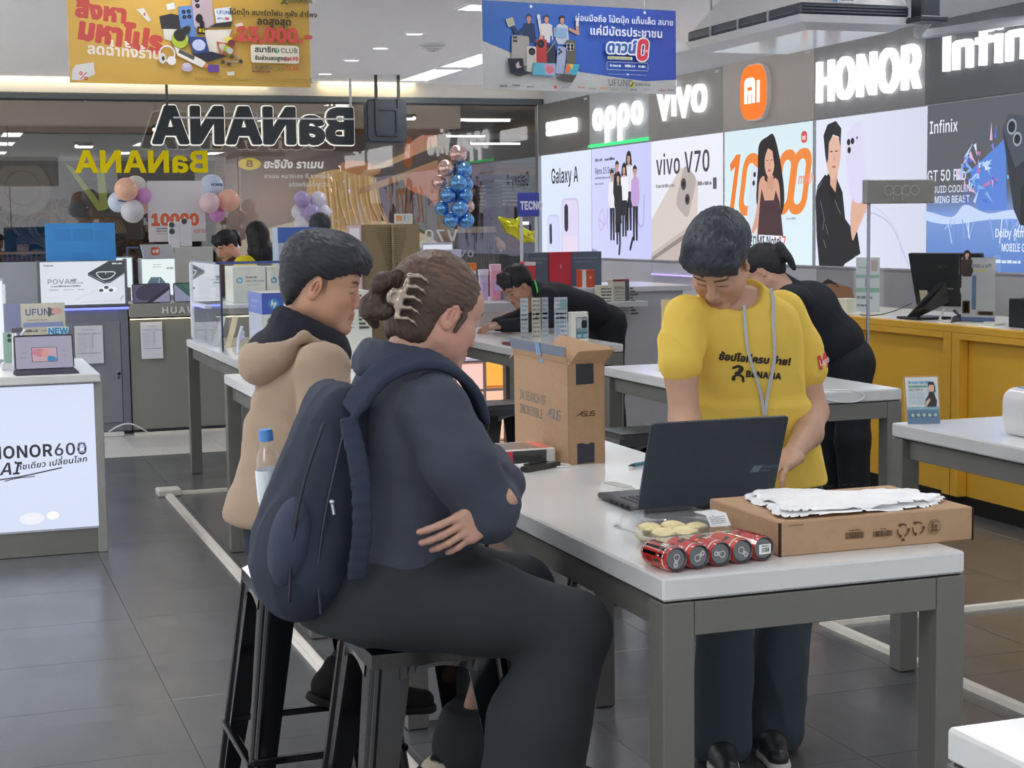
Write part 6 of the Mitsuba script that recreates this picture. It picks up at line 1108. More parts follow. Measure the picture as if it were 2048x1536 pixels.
put('pedestal', [(rbox((1.93, 14.5, 0), (2.13, 14.65, 1.44)), '#d9d9dc')], 'mat_satin', k)
# ================================================================ balloons
def balloon(name, label, p, r, col, mat='mat_gloss', group=None, mark=None, tail=(0, 0, -1)):
    k = thing(name, label, 'balloon', group)
    t = np.linspace(0, math.pi, 18); prof = [(max(r * math.sin(a) * (1 - .06 * math.cos(a)), .0004), -r * math.cos(a) * (1.08 if math.cos(a) > 0 else 1.0)) for a in t]
    R = frame(np.cross(tail, (0.3, .2, 1)) if abs(tail[2]) > .9 else np.cross(tail, (0, 0, 1)), -np.asarray(tail, float))
    m = lathe(prof, 28, p, R)
    put('skin', [(m, col)], mat, k, smooth=True)
    q = np.asarray(p) + R @ np.array([0, 0, -r * 1.09]); q2 = np.asarray(p) + R @ np.array([0, 0, -r * 1.2])
    put('knot', [(cyl(q2, q, r * .10, r * .04, n=10), col)], mat, k)
    if mark:
        g = extr(txt(mark, r * .22, 0, 0, 'c', bold=.03), .002); v = np.array(g.vertices); a = v[:, 0] / r; b = v[:, 1] / r
        base = math.atan2(-p[1], -p[0]); th = base + a + (.5 if mark else 0); rr_ = r * 1.012 + v[:, 2]
        g.vertices = np.stack([p[0] + rr_ * np.cos(b) * np.cos(th), p[1] + rr_ * np.cos(b) * np.sin(th), p[2] + rr_ * np.sin(b)], 1)
        put('lettering', [(g, '#4a5a7a')], 'mat_matte', k)
    return k
G1, G2, G3, G4 = 'balloon bunch left of the number board', 'balloon bunch right of the number board', 'lilac and white balloon column', 'blue and rose metallic balloon column'
BW = [(.0, 'pearl', '#e3dedb')]
for lab, x, z, r, col, y, mk in (('pearl white balloon at the top of the left bunch', 1.712, 1.998, .100, '#e0dcd8', 15.05, None), ('peach balloon at the front of the left bunch', 1.610, 1.972, .103, '#f5bfa2', 14.88, None), ('lilac pink balloon at the right of the left bunch', 1.765, 1.915, .078, '#d99ad8', 15.0, None), ('pale blue balloon with lettering at the far left of the left bunch', 1.552, 1.862, .092, '#d6e6f6', 15.02, 'HONOR'), ('pale silver balloon at the bottom of the left bunch', 1.664, 1.778, .103, '#dcdbe2', 14.92, None), ('pale pink balloon low at the board in the left bunch', 1.765, 1.828, .080, '#f2cfc6', 15.1, None)):
    balloon('balloon', lab, (x, y, z), r, col, group=G1, mark=mk, tail=(1.72 - x + .001, 0.1, 1.88 - z))
for lab, x, z, r, col, y, mk in (('pale blue balloon with lettering at the top of the right bunch', 2.397, 2.00, .108, '#cfe0f6', 15.05, 'HONOR'), ('peach balloon at the right of the right bunch', 2.525, 1.868, .102, '#f4b9a6', 14.92, None), ('pale pink balloon at the left of the right bunch', 2.345, 1.848, .092, '#f0d3da', 14.86, None), ('orchid balloon at the bottom of the right bunch', 2.43, 1.747, .075, '#d996d8', 15.0, None)):
    balloon('balloon', lab, (x, y, z), r, col, group=G2, mark=mk, tail=(2.41 - x + .001, 0.1, 1.88 - z))
for lab, x, z, r, col, y in (('lilac balloon at the top left of the lilac and white column', 3.320, 1.882, .080, '#b5a4d4', 15.45), ('white balloon at the top right of the lilac and white column', 3.488, 1.880, .080, '#ece9f4', 15.5), ('white balloon at the left in the middle of the lilac and white column', 3.313, 1.762, .078, '#ece9f4', 15.55), ('lilac balloon at the centre of the lilac and white column', 3.400, 1.748, .080, '#b1a0d2', 15.38), ('white balloon at the right in the middle of the lilac and white column', 3.534, 1.760, .076, '#e9e6f4', 15.5), ('white balloon at the lower left of the lilac and white column', 3.315, 1.642, .084, '#ece9f4', 15.45), ('white balloon at the lower right of the lilac and white column', 3.477, 1.655, .080, '#e4e1f0', 15.55)):
    balloon('balloon', lab, (x, y, z), r, col, group=G3, tail=(3.41 - x + .001, 0.12, -.05))
put('balloon_column_post', [(rbox((3.38, 15.5, 0), (3.46, 15.58, 1.62)), '#8e86a6')], 'mat_satin', label='post under the lilac and white balloons', cat='post')
RG, BM = '#e0bdb4', '#6fa6de'
for lab, x, z, r, col, y in (('rose gold metallic balloon crowning the metallic column', 4.735, 2.292, .088, RG, 14.95), ('rose gold metallic balloon at the upper left of the metallic column', 4.617, 2.158, .082, RG, 14.95), ('blue metallic balloon at the upper right of the metallic column', 4.782, 2.144, .082, BM, 14.93), ('blue metallic balloon at the centre of the second row of the metallic column', 4.705, 2.016, .082, BM, 14.86), ('blue metallic balloon at the right of the second row of the metallic column', 4.832, 2.010, .074, BM, 15.02), ('rose gold metallic balloon at the left of the second row of the metallic column', 4.585, 2.026, .074, RG, 15.05), ('blue metallic balloon at the left of the third row of the metallic column', 4.627, 1.902, .078, BM, 14.93), ('blue metallic balloon at the right of the third row of the metallic column', 4.788, 1.900, .078, BM, 14.93), ('blue metallic balloon at the left of the fourth row of the metallic column', 4.595, 1.778, .072, BM, 15.02), ('blue metallic balloon at the centre of the fourth row of the metallic column', 4.715, 1.777, .078, BM, 14.86), ('rose gold metallic balloon at the right of the fourth row of the metallic column', 4.847, 1.795, .068, RG, 15.02), ('blue metallic balloon at the lower left of the metallic column', 4.658, 1.667, .078, BM, 14.95), ('blue metallic balloon at the lower right of the metallic column', 4.809, 1.660, .078, BM, 14.95)):
    balloon('balloon', lab, (x, y, z), r, col, 'mat_foil', G4, tail=(4.71 - x + .001, 0.15, -.04))
put('balloon_column_post', [(cyl((4.72, 15.0, 0), (4.72, 15.0, 2.2), .016), '#55585e'), (cyl((4.72, 15.0, 0), (4.72, 15.0, .02), .2), '#55585e')], 'mat_satin', label='thin post carrying the metallic balloons', cat='post')
B = Soft((5.28, 15.35, 1.38), (5.80, 15.65, 1.75), .012)
B.chain([(5.34, 15.5, 1.68), (5.46, 15.5, 1.60), (5.60, 15.5, 1.50), (5.72, 15.5, 1.44)], (.02, .075, .065, .015), k=.03); B.chain([(5.50, 15.47, 1.60), (5.54, 15.45, 1.70)], (.04, .012), k=.03); B.chain([(5.6, 15.5, 1.5), (5.74, 15.48, 1.55)], (.04, .01), k=.03)
put('foil_balloon', [(B.mesh(), '#d8d23a')], 'mat_foil', smooth=True, label='yellow leaf-shaped foil balloon left of the blue sign on posts', cat='balloon')
# blue sign on two posts
k = thing('post_sign', 'small blue sign with white lettering on two white posts, before the glass front', 'sign')
S = Sheet(.20, .215, '#3a48a8'); g = txt('TECNO', .075, .01, .062, bold=.04, cond=.62); S.add(g, '#eef0ff')
put('board', [(rbox((5.185, 14.49, 1.69), (5.392, 14.53, 1.912), .004), '#39459c'), S.place((5.188, 14.488, 1.693), (1, 0, 0), (0, 0, 1))], 'mat_print', k)
for x in (5.215, 5.365): put('post', [(rbox((x - .014, 14.5, 0), (x + .014, 14.52, 1.69), .003), '#d3d7de')], 'mat_satin', k)
put('base', [(rbox((5.15, 14.4, 0), (5.43, 14.62, .02), .004), '#d3d7de')], 'mat_satin', k)
# ================================================================ stands around the middle of the shop
k = thing('number_sign', 'white upright sign stand with reversed large characters, right of the ribbed carton', 'sign')
put('board', [(rbox((3.92, 13.4, 0), (4.19, 13.44, 1.47), .004), '#c6c8d8')], 'mat_satin', k)
S = Sheet(.26, .19, '#e2e6f4'); S.add(affinity.scale(txt('vivo V70', .06, .01, .08, cond=1.25), 1, 1), '#7d828e'); S.poly([(.12, .02), (.18, .06), (.15, .0)], '#5a6070'); put('screen', [S.place((3.92, 13.396, 1.26), (1, 0, 0), (0, 0, 1))], None, k, emit=.85)
g = affinity.scale(txt('V70', .105, 0, 0, bold=-.005, gap=.05), -1, 1, origin=(.13, 0))
for q in polys(g): put('letter', [(onplane(extr(q, .02), (3.98, 13.42, 1.475), (1, 0, 0), (0, 0, 1)), '#dedcd8')], 'mat_satin', k)
put('side_panel', [(rbox((4.02, 13.2, 0), (4.20, 13.24, 1.41), .004), '#c9c7e2')], 'mat_satin', k)
S = Sheet(.14, .22, '#dfe6f6'); S.rect(0, .12, .09, .16, '#b9b4dc'); S.greek(.02, .17, .12, .012, '#8a90a0', 1); put('print', [S.place((4.03, 13.197, 1.1), (1, 0, 0), (0, 0, 1))], 'mat_print', k)
# orange island with lit sides
k = thing('orange_island', 'orange and white lit display island behind the tall carton', 'display island')
put('top', [(rbox((3.55, 11.6, .95), (4.35, 12.6, 1.03), .006), '#c3c6cc')], 'mat_satin', k)
lamp('lit_panel', rbox((4.02, 11.59, .52), (4.30, 11.60, .93)), [1.15, .40, .06], k, weight=.15)
lamp('lit_panel', rbox((3.60, 11.59, .60), (3.80, 11.60, .93)), [.95, .75, .95], k, weight=.15)
lamp('lit_panel', rbox((3.58, 11.40, .40), (3.78, 11.41, .585)), [1.1, .62, .55], k, weight=.1); lamp('lit_panel', rbox((3.81, 11.40, .42), (3.98, 11.41, .60)), [1.2, .48, .08], k, weight=.15)
for a, b in ((3.57, 3.775), (3.80, 3.99)):
    for z0, z1 in ((.02, .19), (.21, .38)): lamp('lit_panel', rbox((a, 11.40, z0), (b, 11.41, z1)), [1.15, .60, .42], k, weight=.1)
put('grid_frame', [(rbox((3.55, 11.395, 0), (3.57, 11.6, .62)), '#e6d9d2'), (rbox((3.778, 11.39, 0), (3.80, 11.6, .62)), '#e6d9d2'), (rbox((3.99, 11.395, 0), (4.01, 11.6, .62)), '#e6d9d2'), (rbox((3.55, 11.39, .19), (4.01, 11.6, .21)), '#e6d9d2'), (rbox((3.55, 11.39, .38), (4.01, 11.6, .40)), '#e6d9d2'), (rbox((3.53, 11.36, .60), (4.03, 11.6, .615)), '#b9bcc4'), (rbox((3.57, 11.45, 0), (4.0, 11.59, .60)), '#d9c6bc'), (rbox((3.6, 11.61, 0), (4.3, 12.5, .95)), '#cfc9c6')], 'mat_satin', k)
for lab, x, y, h, w, col, cap in (('clear display tube with an orange cap on the orange island, at the left', 3.905, 12.0, .29, .07, '#e3d8ea', '#e07a34'), ('slanted clear phone display beside the orange-capped tube', 3.985, 11.95, .24, .075, '#d9cdf0', '#e6e2f2'), ('pink phone display board on the orange island', 4.065, 11.9, .28, .085, '#f2a9c0', '#f3c6d6'), ('slim display tube with an orange cap at the right on the orange island', 4.155, 12.0, .22, .055, '#dcb6a0', '#e0783a')):
    k2 = thing('phone_display', lab, 'phone display')
    put('cap', [(rbox((x - w / 2, y, 1.03 + h * .80), (x + w / 2, y + .05, 1.03 + h), .004), cap)], 'mat_satin', k2)
    put('body', [(rbox((x - w / 2 + .004, y + .004, 1.03), (x + w / 2 - .004, y + .046, 1.03 + h * .80), .004), col), (rbox((x - w * .2, y - .004, 1.10), (x + w * .25, y + .004, 1.03 + h * .6), .003), '#c9b8e8')], 'mat_gloss', k2)
# ================================================================ on the glass-case table
k = thing('glass_case', 'clear display case with a dark blue edge holding printer cartons', 'display case')
pane('side', rbox((1.548, 9.55, .895), (1.552, 10.6, 1.41)), k); pane('front', rbox((1.555, 9.55, .895), (1.86, 9.555, 1.41)), k)
put('edge', [(rbox((1.552, 9.545, .89), (1.562, 9.56, 1.41)), '#30395a'), (rbox((1.552, 9.545, 1.40), (2.05, 9.565, 1.415)), '#2f4a8a'), (rbox((1.53, 9.55, 1.40), (1.556, 10.6, 1.412)), '#2f3a66')], 'mat_gloss', k)
put('shelf', [(rbox((1.53, 10.0, 1.12), (2.20, 10.6, 1.14)), '#dfe6ea')], 'mat_top', k)
for x in (1.56, 1.9, 2.17):
    put('shelf_leg', [(rbox((x, 10.1, TZ), (x + .02, 10.12, 1.12)), '#c3d0da')], 'mat_satin', k)
def hp_mark(S, x, y, r):
    S.add(Point(x, y).buffer(r, 16), '#3a87ac'); S.line([(x - r * .25, y + r * .75), (x - r * .5, y - r * .3)], r * .18, '#eef4f6'); S.line([(x - r * .36, y + r * .15), (x - r * .05, y + r * .15), (x - r * .18, y - r * .35)], r * .16, '#eef4f6'); S.line([(x + r * .28, y + r * .2), (x, y - r * .85)], r * .18, '#eef4f6'); S.line([(x + r * .25, y + r * .2), (x + r * .5, y + r * .12), (x + r * .36, y - r * .3), (x + r * .12, y - r * .3)], r * .16, '#eef4f6')
def carton(name, label, x0, x1, y0, y1, z0, z1, col, draw=None, side=None, mat='mat_matte', top=None):
    k = thing(name, label, 'box'); put('box', [(rbox((x0, y0, z0), (x1, y1, z1), .003), col)], mat, k)
    if draw: S = Sheet(x1 - x0, z1 - z0); draw(S, x1 - x0, z1 - z0); put('print', [S.place((x0, y0 - .0004, z0), (1, 0, 0), (0, 0, 1))], 'mat_print', k)
    if side: S = Sheet(y1 - y0, z1 - z0); side(S, y1 - y0, z1 - z0); put('side_print', [S.place((x0 - .0004, y1, z0), (0, -1, 0), (0, 0, 1))], 'mat_print', k)
    return k
def hp1(S, w, h): hp_mark(S, w * .20, h * .62, .020); S.greek(w * .40, h * .68, w * .75, .012, '#5c6062', 1); S.greek(w * .40, h * .58, w * .95, .010, '#8a8e8c', 2); S.greek(w * .4, h * .48, w * .8, .006, '#a9aca8', 3); S.rect(w * .48, h * .78, w * .485, h, '#6a6c6a')
carton('printer_carton', 'pale carton with a round blue badge, left one on the shelf of the glass case', 1.738, 1.946, 10.2, 10.5, 1.141, 1.37, '#d3d6cc', hp1)
carton('printer_carton', 'pale carton with a round blue badge, right one on the shelf of the glass case', 1.955, 2.165, 10.2, 10.5, 1.141, 1.365, '#d3d6cc', hp1)
def hp2(S, w, h):
    S.rect(0, h * .66, w, h, '#3d55a6'); S.add(Point(w * .23, h * .83).buffer(.032), '#4864b4'); hp_mark(S, w * .23, h * .83, .028); S.rect(w * .42, h * .68, w * .98, h * .93, '#d9dcd4')
    for i in range(4): S.greek(w * .46, h * (.88 - .05 * i), w * .8, .006, '#a4a89e', i)
    S.rect(w * .28, h * .30, w * .9, h * .58, '#c9ccc2'); S.poly([(w * .08, h * .54), (w * .14, h * .62), (w * .16, h * .54)], '#5d615c'); S.greek(w * .08, h * .46, w * .24, .008, '#6d716c', 5); S.greek(w * .08, h * .38, w * .2, .006, '#7d817c', 6)
    for i in range(5): S.rect(w * .06, h * (.27 - .05 * i), w * (.18 + .03 * (i % 2)), h * (.295 - .05 * i), '#3a3e3c'); S.greek(w * .3, h * (.27 - .05 * i), w * .9, .006, '#8a8e88', i + 9)
def hp2s(S, w, h): S.rect(0, 0, w, h, '#c3c9dc'); S.rect(0, h * .66, w, h, '#7285cf'); S.greek(w * .2, h * .84, w * .7, .02, '#8d9edb', 1); S.greek(w * .2, h * .75, w * .6, .014, '#8d9edb', 2)
carton('printer_carton', 'large carton with a blue top band and white badge in front of the glass case', 1.711, 2.0, 9.10, 9.52, TZ, 1.242, '#cdd1c8', hp2, hp2s)
def hp3(S, w, h):
    for i in range(9):
        S.greek(.02, h - .03 - i * .023, .10, .010, '#3c403e', i); S.greek(.13, h - .03 - i * .023, .22, .008, '#7a7e78', i + 12); S.rect(.25, h - .034 - i * .023, .25 + .04 * ((i * 7) % 3 + 1) * .5, h - .022 - i * .023, '#4a4e4c')
carton('printer_carton', 'pale carton covered in small black print, right of the blue-banded carton', 2.03, 2.36, 9.15, 9.5, TZ, 1.24, '#d6d9d0', hp3)
def hp4(S, w, h): S.rect(0, h * .86, w, h, '#3d62b0'); S.rect(w * .04, h * .1, w * .96, h * .78, '#d9e0dc'); S.greek(w * .5, h * .6, w * .9, .012, '#6a8a7c', 1); S.greek(w * .5, h * .5, w * .85, .009, '#8aa49a', 2); S.rect(w * .92, h * .55, w * .95, h * .68, '#4a9a6a')
carton('printer_carton', 'blue-rimmed carton standing behind the head of the man in the tan jacket', 2.10, 2.372, 10.55, 10.74, TZ, 1.612, '#a9b6c6', hp4)
k = thing('ribbed_carton', 'brown upright display box with a fine grid on its corner, behind the woman\'s hair clip', 'display box')
put('box', [(rbox((2.585, 10.25, 0), (2.785, 10.6, 1.622), .004), '#8c7c60')], 'mat_matte', k)
put('wing', [(hull([(2.785, 10.2, 0), (2.985, 10.28, 0), (2.785, 10.2, 1.622), (2.985, 10.28, 1.622), (2.785, 10.6, 0), (2.985, 10.6, 0), (2.785, 10.6, 1.622), (2.985, 10.6, 1.622)]), '#9a8a6c')], 'mat_matte', k)
dots = []
for i in range(22):
    for j in range(24):
        x = 2.69 + .0088 * i + .004; z = 1.31 + .0125 * j
        if abs(i - 10.6) > 3 + (j / 24) * 10: continue
        y = 10.249 if x < 2.785 else 10.2 + (x - 2.785) / .2 * .08 - .001
        dots.append((rbox((x - .0028, y - .0008, z - .003), (x + .0028, y, z + .003)), '#4a4234' if abs(i - 10.6) < 3 else '#6d6048'))
put('perforation', dots, 'mat_matte', k, kind='stuff')
put('pink_side', [(rbox((2.572, 10.24, .3), (2.584, 10.6, 1.618)), '#d3b4bc'), (rbox((2.568, 10.24, .3), (2.572, 10.5, 1.6)), '#e6e2e2')], 'mat_print', k)
S = Sheet(.12, .065, '#e3e2dc'); S.rect(.01, .02, .05, .055, '#d99a5a'); S.rect(.06, .02, .075, .055, '#a9b6c6'); S.rect(.085, .01, .11, .06, '#cfd6da'); k2 = thing('price_card', 'small framed card standing on top of the ribbed brown box', 'card'); put('card', [(rbox((2.83, 10.33, 1.622), (2.955, 10.337, 1.692), .001), '#d9d9d4'), S.place((2.832, 10.3295, 1.6245), (1, 0, 0), (0, 0, 1))], 'mat_print', k2)
put('purifier', [(rbox((1.545, 10.64, TZ), (1.70, 10.75, 1.40), .015), '#cfd6de'), (rbox((1.59, 10.632, 1.16), (1.66, 10.642, 1.30), .004), '#8a949e'), (cyl((1.62, 10.641, 1.36), (1.62, 10.635, 1.36), .012), '#6a7480')], 'mat_satin', label='tall pale appliance at the far corner of the glass-case table', cat='appliance')
for i, (x, y, l, col) in enumerate(((1.60, 10.0, 'slanted clear sign holder at the far left edge of the glass-case table', '#e6eaf2'), (1.66, 9.9, 'slanted cream sign holder at the left edge of the glass-case table', '#c9bd98'))):
    k2 = thing('sign_holder', l, 'sign holder'); u = np.array([.28, -.9, 0]); u /= np.linalg.norm(u); v = np.array([.28, .1, .95]); v /= np.linalg.norm(v); v = v - u * (u @ v); v /= np.linalg.norm(v)
    put('plate', [(onplane(extr(sbox(0, 0, .075, .19), .004), (x - .02, y + .05, TZ + .002), u, v), col)], 'mat_gloss', k2); put('foot', [(rbox((x - .03, y - .03, TZ), (x + .03, y + .06, TZ + .005)), col)], 'mat_gloss', k2)
for i, (x, y, h, l) in enumerate(((1.60, 9.3, .16, 'clear acrylic phone holder with a curled cable on the glass-case table, left'), (1.63, 9.0, .13, 'clear acrylic phone holder with a curled cable on the glass-case table, nearest'))):
    k2 = thing('acrylic_holder', l, 'phone holder'); put('post', [(tube(spline([(x, y, TZ + .002), (x + .01, y, TZ + h * .6), (x + .03, y, TZ + h)], 5), .009, 8), '#dfe5ee')], 'mat_gloss', k2, smooth=True)
    th = np.linspace(0, 12, 60); put('coil', [(tube(np.stack([x + .03 + .012 * np.cos(th * 2), y + .012 * np.sin(th * 2), TZ + h * .55 + .004 * th], 1), .003, 5), '#e6e9f0')], 'mat_satin', k2, smooth=True); put('grip', [(rbox((x + .01, y - .012, TZ + h * .5), (x + .035, y + .012, TZ + h * .7), .003), '#b9b2dc')], 'mat_satin', k2)
# ================================================================ on the second middle table
for i, (x, y, w, l, kind) in enumerate(((3.215, 8.98, .048, 'clear sign stand, leftmost of the row on the table behind the tall carton', 0), (3.30, 9.02, .056, 'clear sign stand, second in the row behind the tall carton', 1), (3.37, 9.04, .042, 'clear sign stand, third in the row behind the tall carton', 0), (3.435, 9.0, .084, 'wide clear sign stand, fourth in the row behind the tall carton', 2))):
    k2 = thing('sign_stand', l, 'sign stand')
    S = Sheet(w, .285, ['#b4bdc4', '#c9c8bc', '#c5cdd6'][kind])
    for j in range(9): S.greek(w * .1, .26 - j * .026, w * .9, .012, ['#8f9aa2', '#8a8a7a', '#7f9aa6'][kind], i * 10 + j)
    if kind == 2: S.rect(w * .5, .22, w * .92, .26, '#7fb3b4'); S.rect(w * .1, .05, w * .4, .12, '#9fb4cc')
    put('sheet', [(rbox((x, y, TZ + .004), (x + w, y + .002, TZ + .285)), '#c3c8cc'), S.place((x, y - .0004, TZ + .003), (1, 0, 0), (0, 0, 1))], 'mat_print', k2)
    pane('cover', rbox((x - .004, y - .006, TZ + .003), (x + w + .004, y - .003, TZ + .292)), k2); put('foot', [(rbox((x - .006, y - .03, TZ), (x + w + .006, y + .04, TZ + .003)), '#d6dade')], 'mat_gloss', k2)
def wb(S, w, h): S.rect(w * .25, h * .18, w * .95, h * .84, '#7f929c'); S.rect(w * .28, h * .5, w * .6, h * .8, '#c3ccd0'); person_pic(S, w * .74, h * .22, .072, top='#22262a', hair='#2a2422', skin='#d6ae98'); S.rect(w * .28, h * .2, w * .92, h * .4, '#4f7a88'); S.greek(w * .3, h * .22, w * .9, h * .14, '#9ac0c8', 4); S.rect(w * .9, h * .92, w * .95, h * .97, '#4a6a3a')
carton('phone_box', 'small white box with a picture of a woman, right end of the row behind the tall carton', 3.545, 3.655, 9.0, 9.06, TZ, 1.085, '#e6e8e0', wb)
def cp(S, w, h):
    S.rect(0, 0, w, h, '#d6c08a'); S.rect(0, .0, w, h * .55, '#d9d2b6'); S.add(txt('CARE+', h * .05, w * .18, h * .86, bold=.03), '#3a3a30'); S.poly([(w * .10, h * .84), (w * .17, h * .92), (w * .14, h * .84)], '#2a2a24')
    for i, q in enumerate(('#c86a4a', '#d98a6a', '#a9c3d6', '#4a90b4', '#7fb46a', '#3f9a5a')): S.rect(w * (.50 + .075 * i), h * .80, w * (.565 + .075 * i), h * (.95 - .02 * (i % 3)), q)
    for i in range(5): S.add(rrect(w * (.06 + .175 * i), h * .60, w * (.215 + .175 * i), h * .72, w * .02), '#3d4548'); S.add(Point(w * (.137 + .175 * i), h * .72).buffer(w * .035), '#e6e0c6'); S.greek(w * (.08 + .175 * i), h * .63, w * (.2 + .175 * i), h * .015, '#9aa09a', i)
    S.rect(w * .05, h * .52, w * .62, h * .57, '#4a4d48'); S.rect(w * .05, h * .37, w * .62, h * .5, '#cdd6d2'); S.rect(w * .66, h * .48, w * .94, h * .51, '#6aa880'); S.rect(w * .66, h * .42, w * .94, h * .45, '#6aa880')
    S.rect(w * .05, h * .18, w * .24, h * .35, '#d8705c'); 
    for a, b in ((.09, .31), (.15, .31), (.12, .27)): S.add(Point(w * a, h * b).buffer(w * .018), '#40302c')
    S.rect(w * .28, h * .19, w * .48, h * .22, '#3a3a36'); S.greek(w * .28, h * .3, w * .48, h * .015, '#a49a78', 4); S.greek(w * .56, h * .32, w * .94, h * .015, '#9a947a', 5)
    for i in range(4): S.add(Point(w * (.6 + .1 * i), h * .26).buffer(w * .02), '#8aa6b4')
    S.rect(w * .02, h * .01, w * .98, h * .065, '#3f423c'); S.greek(w * .8, h * .025, w * .95, h * .02, '#d9d2b0', 8)
k = thing('info_stand', 'yellow and cream information sheet in a clear stand, left of the man in yellow', 'sign stand')
S = Sheet(.215, .32); cp(S, .215, .32)
put('sheet', [(rbox((3.27, 7.12, TZ + .03), (3.485, 7.124, TZ + .35)), '#d9cfa8'), S.place((3.27, 7.1195, TZ + .03), (1, 0, 0), (0, 0, 1))], 'mat_print', k); pane('cover', rbox((3.263, 7.11, TZ + .01), (3.492, 7.114, TZ + .36)), k); put('foot', [(hull([(3.26, 7.05, TZ), (3.50, 7.05, TZ), (3.26, 7.2, TZ), (3.5, 7.2, TZ), (3.29, 7.11, TZ + .03), (3.47, 7.11, TZ + .03), (3.29, 7.13, TZ + .03), (3.47, 7.13, TZ + .03)]), '#dfe3ea')], 'mat_gloss', k)
S = Sheet(.085, .21, '#a9c6a4'); S.rect(.01, .12, .075, .2, '#5a94b4'); S.ell(.04, .08, .02, .03, '#3a3a3c'); S.rect(.01, .02, .075, .05, '#d6e0cc'); k = thing('leaflet', 'green leaflet half hidden behind the yellow and cream information sheet', 'leaflet'); put('sheet', [(rbox((3.455, 7.29, TZ + .08), (3.54, 7.293, TZ + .32)), '#b9ccb4'), S.place((3.455, 7.2895, TZ + .1), (1, 0, 0), (0, 0, 1))], 'mat_print', k); put('foot', [(rbox((3.45, 7.25, TZ), (3.545, 7.33, TZ + .08)), '#d9dde2')], 'mat_gloss', k)
k = thing('price_tag_rack', 'small dark tag strip with pale labels before the information sheet', 'tag')
put('base', [(hull([(3.27, 6.86, TZ), (3.41, 6.86, TZ), (3.27, 6.95, TZ), (3.41, 6.95, TZ), (3.28, 6.90, TZ + .025), (3.40, 6.90, TZ + .025), (3.28, 6.95, TZ + .028), (3.40, 6.95, TZ + .028)]), '#33373a')], 'mat_satin', k)
for i in range(5): put('label', [(rbox((3.285 + .024 * i, 6.872 + .001 * i, TZ + .012), (3.303 + .024 * i, 6.885 + .001 * i, TZ + .018)), '#c6cac8')], 'mat_print', k)
carton('white_box', 'long white box with a dark lid edge at the far end of the table behind the tall carton', 3.18, 3.42, 10.55, 10.85, TZ, .99, '#dcdedc', lambda S, w, h: S.greek(w * .2, h * .5, w * .7, h * .1, '#b9bcba', 2)); k = _taken and 'white_box'
put('lid', [(rbox((3.18, 10.55, .99), (3.42, 10.85, 1.03), .003), '#34383a'), (rbox((3.24, 10.548, 1.0), (3.29, 10.55, 1.02)), '#8a3a34')], 'mat_satin', 'white_box')
put('notebook', [(rbox((3.19, 9.12, TZ), (3.30, 9.25, TZ + .016), .002), '#6a3a38'), (rbox((3.192, 9.122, TZ + .003), (3.302, 9.252, TZ + .013)), '#d6cfc6')], 'mat_matte', label='small dark red notebook near the left edge of the table behind the tall carton', cat='notebook')
put('usb_cable', [(tube(spline([(3.42, 6.05, TZ + .004), (3.52, 5.99, TZ + .004), (3.60, 5.95, TZ + .003), (3.66, 5.932, .87), (3.62, 5.93, .845), (3.52, 5.93, .85), (3.44, 5.932, .875), (3.40, 5.96, TZ + .003), (3.36, 6.05, TZ + .003)], 8), .0035, 6), '#d9dcd8'), (rbox((3.40, 6.03, TZ), (3.44, 6.07, TZ + .010), .002), '#c9ccc8')], 'mat_satin', smooth=True, label='thin white cable hanging over the edge of the table behind the man in yellow', cat='cable')
# red and grey cartons by the wall
k = thing('side_table', 'plain white shelf under the red and grey laptop cartons', 'shelf'); put('top', [(rbox((4.1, 11.1, 1.10), (5.35, 12.1, 1.14), .004), '#d0d3da')], 'mat_top', k); put('body', [(rbox((4.15, 11.15, 0), (5.3, 12.05, 1.10), .004), '#aeb2ba')], 'mat_satin', k)
GR = '#56606e'
for lab, x0, x1, z1, col, y in (('grey laptop carton at the left of the red one', 4.17, 4.33, 1.40, GR, 11.45), ('large red laptop carton standing between two grey ones', 4.33, 4.505, 1.40, '#b23640', 11.43), ('grey laptop carton at the right of the red one, with white lines', 4.51, 4.76, 1.40, GR, 11.45)):
    carton('laptop_carton', lab, x0, x1, y, y + .1, 1.14, z1, col, (lambda S, w, h: (S.rect(w * .1, h * .82, w * .9, h * .83, '#9aa2ac'), S.rect(w * .1, h * .7, w * .7, h * .71, '#9aa2ac'), S.rect(w * .1, h * .25, w * .6, h * .26, '#8a929c'))) if col == GR else (lambda S, w, h: (S.ell(w * .52, h * .58, .008, .016, '#d8848a'), S.line([(w * .52, h * .62), (w * .52, h * .68)], .004, '#d8848a'))))
carton('laptop_carton', 'small red carton with a white lid in front of the left grey carton', 4.08, 4.17, 11.3, 11.4, 1.14, 1.335, '#c23a44', lambda S, w, h: S.rect(0, h * .86, w, h, '#e3e3e6'))
carton('laptop_carton', 'orange-red small carton with a white side before the right grey carton', 4.50, 4.60, 11.2, 11.32, 1.14, 1.27, '#b8503a', lambda S, w, h: (S.rect(0, 0, w * .32, h, '#e2e4e4'), S.ell(w * .66, h * .55, .008, .012, '#e0a890')))
carton('phone_box', 'cream carton with fine print beside the orange-red carton', 4.54, 4.66, 10.98, 11.06, 1.04, 1.16, '#d2cfc0', hp3); carton('phone_box', 'pale carton with a dark red lid at the right end of the shelf', 4.67, 4.80, 11.02, 11.12, 1.04, 1.20, '#c3c2b8', lambda S, w, h: (S.rect(0, h * .9, w, h, '#8a3540'), S.greek(w * .1, h * .6, w * .8, h * .08, '#8a8a80', 3), S.rect(w * .75, 0, w, h * .9, '#55585c')))
put('shelf_bracket', [(rbox((4.45, 10.9, 1.0), (4.9, 11.15, 1.04), .003), '#c9ccd2')], 'mat_top', label='white ledge holding the small cartons by the wall', cat='ledge')

